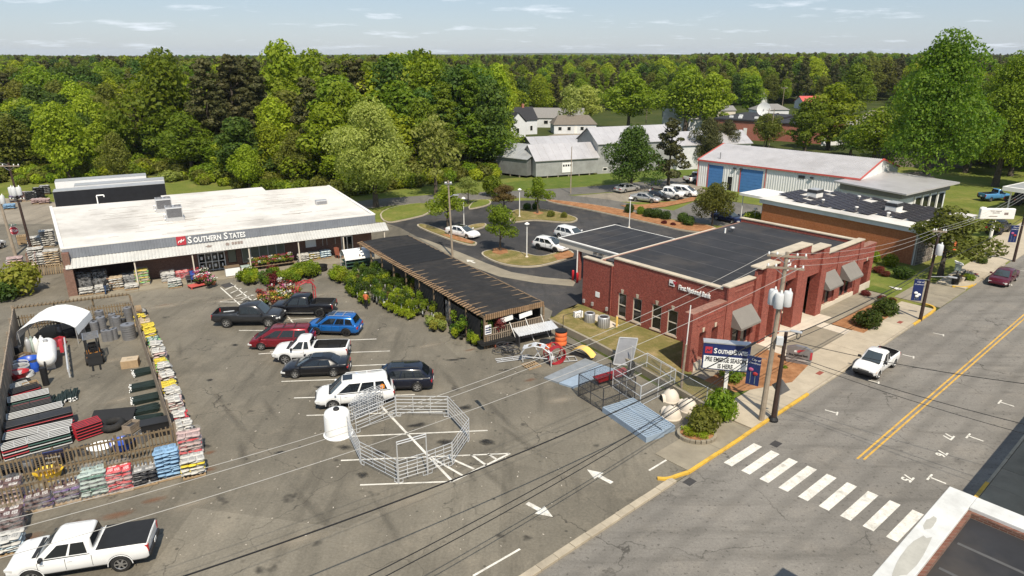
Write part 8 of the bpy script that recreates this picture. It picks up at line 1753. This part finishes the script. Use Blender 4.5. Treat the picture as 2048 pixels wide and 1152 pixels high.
# chain-link fence on top of the retaining wall
t = thing("chain_link_fence", "sagging chain-link fence on the retaining wall", "fence", top[3], 0); pp = [p-top[3] for p in top[2:]]
for p in pp: MB().tube(p,p+Vector((0,0,1.3)),.03).build("post", "galvanized", t)
for a, c in zip(pp, pp[1:]): MB().tube(a+Vector((0,0,1.27)),c+Vector((0,0,1.27)),.018,n=5).build("rail", "galvanized", t)
for k, (a, c) in enumerate(zip(pp, pp[1:])): b = MB(); b.quad(tuple(a+Vector((0,0,.05))),tuple(c+Vector((0,0,.05))),tuple(c+Vector((0,0,1.25))),tuple(a+Vector((0,0,1.25)))); b.build("wire_mesh", "chain_link", t)
t = thing("pipe_rail", "thin dark pipe rail on the lawn edge near the drive", "rail", g(1105,630,.3), 0); a0, a1 = g(1126,655,.5)-g(1105,630,.3), g(1162,640,.3)-g(1105,630,.3); MB().tube(a0,a0+Vector((0,0,1.1)),.03).build("post", "steel_dark", t); MB().tube(a0+Vector((0,0,1.1)),a1+Vector((0,0,1.0)),.02).build("rail", "steel_dark", t); MB().tube(a1,a1+Vector((0,0,1.0)),.03).build("post", "steel_dark", t)
# ---------------------------------------------------------------- lamps and poles
def lot_lamp(u, v, h, lab):
    t = thing("lamp_post", lab, "lamp post", g(u,v,.1), 0, "lamp posts in the bank lot"); MB().tube((0,0,0),(0,0,h),.07,.055).build("pole", "trim_white", t); MB().lathe([(.1,0),(.30,.06),(.30,.12),(.05,.3)],12,(0,0,h)).build("lamp_head", "trim_white", t, 40); MB().lathe([(.2,0),(.2,.12),(.09,.2)],12).build("base", "pale_concrete", t)
lot_lamp(1053.5,515,4.0,"white lamp post on the near turf island"); lot_lamp(928,453,3.9,"white lamp post beside the dark leafy lot tree"); lot_lamp(1039,434,4.0,"white lamp post on the far turf island"); lot_lamp(1258,456,4.1,"white lamp post rising behind the drive-through canopy"); lot_lamp(1508,447,2.0,"short lamp post above the bank's rear parapet")
mat("pole_wood", (.30,.245,.185), .95, .25, 1.5, bmp=.4); mat("pole_dark", (.045,.026,.02), .8, .25, 2); mat("transformer_grey", (.56,.57,.57), .5, .06, 2); mat("wire_black", (.015,.015,.016), .6, .1, 2); mat("wire_pale", (.50,.48,.44), .5, .1, 2, metal=.3)
def utility_pole(label, p, h, m="pole_wood", r=.17, lean=(0,0), arms=(), cans=(), rz=0, lamp=None):
    t = thing("utility_pole", label, "utility pole", p, rz); tp = Vector((lean[0],lean[1],h)); MB().tube((0,0,-.1),tp,r,r*.62,10).build("pole", m, t)
    for z, L_, mm in arms:
        q = tp*(z/h); MB().box((q.x,q.y-.12,z),(L_,.1,.12)).build("crossarm", mm, t)
        for x in (-L_/2+.1,-L_/4,L_/4,L_/2-.1): MB().lathe([(.04,0),(.06,.05),(.06,.1),(.03,.18)],8,(q.x+x,q.y-.12,z+.06)).build("insulator", "sign_white", t)
        MB().tube((q.x-L_*.3,q.y-.1,z),(q.x,q.y-.1,z-.5),.02).build("arm_brace", "metal_grey", t); MB().tube((q.x+L_*.3,q.y-.1,z),(q.x,q.y-.1,z-.5),.02).build("arm_brace", "metal_grey", t)
    for z, a in cans:
        q = tp*(z/h); x, y = q.x+.45*math.cos(a), q.y+.45*math.sin(a); MB().lathe([(.02,0),(.26,.02),(.28,.06),(.28,.88),(.22,.98),(.1,1.0)],16,(x,y,z)).build("transformer", "transformer_grey", t, 40); MB().lathe([(.05,0),(.07,.06),(.04,.2)],8,(x+.1,y,z+.98)).build("bushing", "sign_white", t)
    if lamp:
        q = tp*(lamp[0]/h); e = q+Vector((lamp[1],lamp[2],.25)); MB().tube(q,e,.035).build("lamp_arm", "metal_light", t); MB().box(e+Vector((lamp[1]*.18,lamp[2]*.18,0)),(.7,.25,.12),rz=math.atan2(lamp[2],lamp[1])).build("lamp_head", "metal_light", t, bevel=.04)
    return t
P1 = g(1522,843); P1h = 11.6
utility_pole("tall weathered pole with three grey transformers at the crosswalk end", P1, P1h, "pole_wood", .19, (0.25,.25), ((P1h-.25,2.3,"pole_wood"),(P1h-1.0,2.2,"pole_wood")), ((P1h-3.4,R(190)),(P1h-3.5,R(255)),(P1h-3.4,R(330))), R(-15), (P1h-5.2,1.0,-.3))
o = MB().box((0,0,0),(.4,.35,.5)).build("meter_cabinet", "transformer_grey", None, False, P1+Vector((.35,-.1,P1h-5.9))); o.parent = bpy.data.objects["utility_pole"]; o.location = (.45,-.1,P1h-5.7)
P2 = g(1546,841); utility_pole("short dark brown pole right beside the tall weathered pole", P2, 6.3, "pole_dark", .17, (.1,.1)); MB().lathe([(.32,0),(.32,.12),(.2,.3)],12).build("collar", "black", bpy.data.objects["utility_pole.001"])
P3 = g(1840,641); utility_pole("dark brown pole with white transformer beside the street", P3, 8.6, "pole_dark", .16, (.1,.15), ((8.35,1.1,"pole_wood"),), ((6.3,R(300)),), R(-20), (4.2,1.4,-.4))
P4 = g(2027,523); utility_pole("dark brown pole cut by the right picture edge", P4, 8.6, "pole_dark", .16, (.1,.15), ((8.3,1.2,"pole_wood"),))
utility_pole("slim weathered pole behind the shade house in the bank drive", g(905,512), 9.1, "pole_wood", .14, (-.25,0), ((8.75,.9,"metal_grey"),), (), 0, (7.2,.7,-.2))
P6 = g(66,512); utility_pole("utility pole with crossarm and three transformers by the gravel yard", P6, 11.2, "pole_dark", .17, (-.3,0), ((10.8,2.4,"grey_wood"),(6.9,1.7,"grey_wood")), ((7.4,R(200)),(7.4,R(270)),(7.4,R(340))), R(5))
P7 = g(31,512); utility_pole("thicker utility pole with a transformer at the left edge", P7, 7.6, "pole_wood", .2, (-.3,0), (), ((6.4,R(200)),(6.4,R(340))))
utility_pole("thin bare pole in front of the grey barns", g(1141,386), 8.0, "pole_wood", .11, (0,0))
utility_pole("bare pole between the workshop and the tall tree", g(1838,372), 8.0, "pole_wood", .14, (.8,0))
utility_pole("pair pole before the brick hall, left", g(1527,297), 10, "grey_wood", .13, (.3,0), ((9.6,1.4,"grey_wood"),)); utility_pole("pair pole before the brick hall, right", g(1537,298), 10, "pole_wood", .13, (.3,0)); utility_pole("far pole with crossarm above the pale warehouse", g(1291,262), 11, "grey_wood", .14, (0,0), ((10.5,2.2,"grey_wood"),(9.3,2.0,"grey_wood")))
utility_pole("far pole beyond the brick hall", g(1440,240), 11, "grey_wood", .14, (0,0), ((10.5,2.4,"grey_wood"),)); utility_pole("far pole among the right woods", g(1562,232), 11, "grey_wood", .14, (0,0), ((10.5,2.4,"grey_wood"),)); utility_pole("far pole left of the tallest tree", g(1682,240), 11, "grey_wood", .14, (0,0), ((10.5,2.4,"grey_wood"),))
t = thing("flag_pole", "thin white pole on a wooden stub at the end of the bank lawn", "pole", g(1362,777,.3), 0); MB().tube((0,0,0),(.12,.1,3.4),.1,.08).build("stub", "grey_wood", t); MB().tube((.12,.1,2.0),(.2,.15,6.3),.04).build("mast", "trim_white", t)
# street banners
def banner(label, p, z, rz, flowers):
    t = thing("street_banner", label, "banner", p, rz, "street banners"); MB().bx(-.42,.42,-.012,.012,z,z+2.0).build("cloth", "sign_navy", t); MB().tube((-.45,0,z+2.02),(.75,0,z+2.02),.02).build("bracket", "metal_grey", t)
    lettering("lettering", "City of", .2, "sign_white", t, (-.2,-.016,z+1.72), ext=.002, shear=.3); lettering("lettering", "Creedmoor", .16, "sign_white", t, (-.36,-.016,z+1.5), ext=.002, shear=.3)
    for x, zz, m in flowers: MB().lathe([(.02,0),(.15,.08),(.16,.2),(.05,.26)],10,(x,-.05,z+zz),sy=.2).build("flower", m, t, True); MB().tube((x,-.02,z+.1),(x,-.02,z+zz),.015).build("stalk", "bag_mint", t)
banner("navy tulip banner between the roadside sign and the tall pole", P1+Vector((-.85,.2,0)), 2.6, R(-35), ((-.15,.95,"petal_pink"),(.15,.7,"petal_red")))
banner("navy banner with white flowers on the dark pole by the driveway", P3+Vector((-.7,.1,0)), 1.9, R(-15), ((-.12,.6,"sign_white"),(.14,.45,"sign_white"),(.0,.3,"sign_white")))
banner("navy tulip banner on the pole at the right edge", P4+Vector((-.7,.1,0)), 2.3, R(-10), ((-.15,.95,"petal_pink"),(.15,.7,"petal_red")))
t = thing("street_sign_back", "grey back of a diamond street sign between the two poles", "sign", P2+Vector((.25,.1,0)), R(-40)); MB().box((0,0,2.4),(.85,.02,.85),ry=R(45)).build("plate", "metal_grey", t); MB().tube((0,.03,0),(0,.03,2.4),.03).build("post", "metal_grey", t)
# ---------------------------------------------------------------- overhead wires
def wire(label, a, c, sagd, r=.016, m="wire_black", n=18, group="overhead wires", splice=()):
    a, c = Vector(a), Vector(c); b = MB(); pts = [a.lerp(c,i/n)-Vector((0,0,sagd*4*(i/n)*(1-i/n))) for i in range(n+1)]; b.path(pts, r, 5)
    o = b.build("overhead_wire", m); tag(o, label, "wire", group)
    for k, L_ in splice: i = int(k*n); d = (pts[i+1]-pts[i]).normalized(); MB().tube(pts[i],pts[i]+d*L_,.075,n=8).build("splice_case", "black", o)
    return o
T1 = P1+Vector((.25,.25,P1h)); E3 = [Vector((-46,20,11)), Vector((-44.5,18,11)), Vector((-43,15.5,11))]
def far_end(u, v, z): return g(u, v, z)
for i, (ua, va, ub, vb, lab) in enumerate(((1488,522,-120,1072,"uppermost pale wire crossing the parking lot"),(1520,530,-120,1098,"middle pale wire crossing the parking lot"),(1597,535,-120,1150,"lowest pale wire crossing the parking lot"))):
    wire(lab, T1+Vector(((-1.0,0,1.0)[i]*.9,(.3,0,-.3)[i]-.1,-.1-(.8 if i==2 else 0))), g(ub,vb,8.6), (1.5,1.3,1.2)[i], .012, "wire_pale")
wire("thick black cable with splice running along the lot edge", P1+Vector((.1,0,6.4)), g(330,1165,5.6), .9, .034, splice=((.06,1.0),)); wire("upper of the two black cables in front of the platforms", P1+Vector((.1,0,5.7)), g(560,1240,5.0), .7, .022); wire("lower of the two black cables in front of the platforms", P1+Vector((.1,0,5.5)), g(600,1240,4.7), .7, .022)
T3, T4 = P3+Vector((.1,.15,8.5)), P4+Vector((.1,.15,8.5))
for i, lab in enumerate(("left wire between the tall pole and the driveway pole","middle wire between the tall pole and the driveway pole","right wire between the tall pole and the driveway pole")):
    wire(lab, T1+Vector(((-1,0,1)[i]*.9,0,-.1-.4*i)), T3+Vector(((-.4,0,.4)[i],0,-.1*i)), .7, .011, "wire_pale")
    wire(lab.replace("the tall pole","the driveway pole").replace("driveway pole and the driveway pole","driveway pole and the edge pole"), T3+Vector(((-.4,0,.4)[i],0,-.1*i)), T4+Vector(((-.4,0,.4)[i],0,-.1*i)), .6, .011, "wire_pale")
wire("thick black cable with coil between the tall pole and the driveway pole", P2+Vector((.1,.1,5.9)), P3+Vector((0,0,5.2)), .35, .034, splice=((.06,.8),)); wire("second black cable between the tall pole and the driveway pole", P2+Vector((.1,.1,5.5)), P3+Vector((0,0,4.9)), .4, .022); wire("black cable between the driveway pole and the edge pole", P3+Vector((0,0,5.2)), P4+Vector((0,0,5.4)), .4, .028)
wire("upper black cable crossing the street to the right", P2+Vector((.1,.1,5.8)), st(14,24,9.5), .9, .02); wire("middle black cable crossing the street to the right", P2+Vector((.1,.1,4.9)), st(13,26,6.6), .9, .02, splice=((.62,.7),)); wire("lower black cable crossing the street to the right", P2+Vector((.1,.1,4.7)), st(12,26,6.2), .9, .016)
b = MB(); b.torus((0,0,0),.28,.025,'y',18,5); o = b.build("cable_coil", "wire_black", None, False, P2.lerp(P3,.07)+Vector((.1,.1,5.55)), ST_A); tag(o, "small loop of spare cable hanging beside the dark pole", "cable")
wire("wire from the left utility pole towards the woods", P6+Vector((-.3,0,10.9)), Vector((-110,120,14)), 1.0, .02, "wire_pale"); wire("wire from the left utility pole past the picture edge", P6+Vector((-.9,0,10.9)), Vector((-90,60,11)), 1.0, .02, "wire_pale")
wire("power line between the far poles, left span", g(1440,240,10.5), g(1562,232,10.5), 1.2, .03); wire("power line between the far poles, right span", g(1562,232,10.5), g(1682,240,10.5), 1.2, .03)
# litter on the asphalt
mat("scrap", (.5,.45,.38), .9, .3, 5); random.seed(44); b = MB()
for _ in range(150):
    p = g(random.uniform(430,1150), random.uniform(600,1100)) if random.random() < .8 else g(random.uniform(60,430), random.uniform(950,1120)); s_ = random.uniform(.02,.06); b.box((p.x,p.y,.012),(s_*2,s_,.012),rz=random.uniform(0,3))
o = b.build("litter", "scrap"); stuff(o); tag(o, "scattered pale scraps and pebbles on the asphalt", "litter")
# ---------------------------------------------------------------- stains soaked into the paving
def stain_mat(name, col, k):
    m, ns, ls, b = new_mat(name); tc = ns.new("ShaderNodeTexCoord").outputs["Object"]; ln = node(ns,"ShaderNodeVectorMath",operation='LENGTH'); ls.new(tc, ln.inputs[0])
    oi = ns.new("ShaderNodeObjectInfo"); ad = node(ns,"ShaderNodeVectorMath",operation='ADD'); ls.new(tc, ad.inputs[0]); ls.new(oi.outputs["Location"], ad.inputs[1]); n_ = noise(ns, ls, ad.outputs[0], 2.2, 6, .7)
    a = node(ns,"ShaderNodeMath",operation='MULTIPLY_ADD',i_1=-1.0); ls.new(ln.outputs["Value"], a.inputs[0]); ls.new(n_, a.inputs[2]); ls.new(ramp(ns, ls, a.outputs[0], [(.0,0),(.45,k)]), b.inputs["Alpha"])
    b.inputs["Base Color"].default_value = rgb(col); b.inputs["Roughness"].default_value = .8
stain_mat("oil", (.02,.019,.017), .85); stain_mat("tyre_black", (.04,.036,.03), .2); stain_mat("clay_stain", (.22,.10,.05), .55); stain_mat("pale_dust", (.34,.29,.22), .55)
sm = {k: MB().quad((-1,-1,0),(1,-1,0),(1,1,0),(-1,1,0)).mesh(k, k, fix=False) for k in ("oil","tyre_black","clay_stain","pale_dust")}
random.seed(90); zz = .0075
def stain(k, u, v, rx, ry, a=0.0):
    global zz
    o = struct(link("ground_stain", sm[k], None, (*g(u,v)[:2], zz), a)); o.scale = (rx,ry,1); zz += .00012
for u, v, rx, ry in ((725,950,.55,.4),(975,885,.8,.5),(970,882,.4,.3),(890,885,.9,.5),(905,720,.9,.3),(925,717,.6,.25),(700,793,.6,.4),(745,800,.6,.4),(835,850,1.0,.4),(690,895,.7,.4),(470,690,.5,.4),(560,712,.6,.4),(760,905,.7,.4),(640,775,.8,.3),(1010,740,.9,.2),(930,815,.8,.5),(560,905,.6,.3),(420,760,.4,.3)): stain("oil", u, v, rx*1.5, ry*1.6, random.uniform(-.4,.4))
for u, v, L_ in ((470,840,6),(485,905,5),(440,800,5),(1000,830,7),(1040,880,6),(900,760,6),(980,950,5),(620,1010,6),(780,1050,6),(360,700,5),(540,820,4)): stain("tyre_black", u, v, L_, .7, R(-57+random.uniform(-8,8)))
for u, v, rx, ry in ((235,1030,2.0,.8),(150,1050,1.8,.7),(60,1075,1.4,.7),(310,1000,1.5,.6),(415,940,1.2,.6),(940,700,1.2,.4),(980,688,1.0,.4),(420,905,.8,.5),(330,610,1.5,.6),(1060,760,1.2,.5)): stain("clay_stain", u, v, rx, ry, SF)
for u, v, rx, ry in ((330,612,5,1.6),(450,600,4,1.3),(640,590,5,1.6),(700,640,4,1.5),(560,560,4,1.2),(230,720,3,1.2),(240,800,2.5,1.2),(300,660,2,1.0),(1120,800,3,1.4),(820,1000,4,1.2),(600,1080,4,1.2),(380,1010,3,1),(860,690,3,1.2)): stain("pale_dust", u, v, rx, ry, R(28))
# ---------------------------------------------------------------- yard clutter along the left fence and between the stacks
random.seed(17)
for u, v, k, m, lab in ((48,768,"coil","steel_dark","coil of black pipe at the foot of the left fence"),(55,752,"coil","galvanized","coil of galvanized wire beside the red tub"),(72,742,"drum","tub_blue","small blue drum near the propane tank"),(40,712,"drum","pot_black","black drum beside the tent leg"),(48,722,"crate","weathered_wood","wooden crate near the blue tub"),(118,690,"crate","sign_red","red crate under the tent front"),(140,672,"crate","steel_dark","dark crate at the tent's right leg"),(120,668,"drum","metal_grey","grey drum under the tent"),(64,780,"crate","pallet_wood","low wooden crate above the stacked gates"),(170,905,"coil","steel_dark","coil of black pipe between the picket fences"),(288,880,"crate","metal_grey","grey box between the picket fences near the corner"),(60,945,"drum","metal_grey","grey bin behind the outer picket fence"),(30,975,"drum","tub_green","green bin at the left end of the outer picket fence"),(265,862,"crate","grey_wood","weathered box near the black counter"),(262,895,"drum","pot_black","black bucket beside the shiny blue tub"),(248,655,"drum","pot_black","black bucket among the wire rolls"),(178,655,"crate","grey_wood","wooden box behind the tall wire roll")):
    t = thing({"coil":"pipe_coil","drum":"drum","crate":"crate"}[k], lab, k, g(u,v), random.uniform(0,1.5))
    if k == "coil": [MB().torus((random.uniform(-.03,.03),random.uniform(-.03,.03),.06+.08*j), .42, .045, 'z', 18, 6).build("loop", m, t, True) for j in range(4)]
    elif k == "drum": MB().lathe([(.27,0),(.29,.05),(.29,.3),(.30,.33),(.29,.36),(.29,.75),(.26,.8)], 16).build("barrel", m, t, 40); MB().lathe([(.25,0),(.25,.03),(.05,.05)], 16, (0,0,.79)).build("lid", "steel_dark", t)
    else:
        for j in range(4): MB().bx(-.45,.45,-.32,-.29,.06+j*.14,.17+j*.14).build("slat", m, t); MB().bx(-.45,.45,.29,.32,.06+j*.14,.17+j*.14).build("slat", m, t)
        MB().bx(-.45,-.42,-.29,.29,.04,.6).build("end", m, t); MB().bx(.42,.45,-.29,.29,.04,.6).build("end", m, t); MB().bx(-.42,.42,-.29,.29,.02,.05).build("bottom", m, t); MB().bx(-.36,.36,-.25,.25,.05,.42).build("contents", random.choice(["bag_grey","bag_tan","steel_dark"]), t)
# ---------------------------------------------------------------- thin summer haze
m_h = bpy.data.materials.new("haze"); m_h.use_nodes = True; n_h = m_h.node_tree.nodes; n_h.clear(); v_h = n_h.new("ShaderNodeVolumePrincipled"); o_h = n_h.new("ShaderNodeOutputMaterial"); m_h.node_tree.links.new(v_h.outputs[0], o_h.inputs["Volume"])
v_h.inputs["Color"].default_value = (.80,.88,1,1); v_h.inputs["Density"].default_value = .00005; v_h.inputs["Anisotropy"].default_value = .0
hz = MB().bx(-9500,9500,-9500,9500,-12,75).build("haze", m_h); stuff(hz); tag(hz, "thin bluish haze over the far woods", "haze")
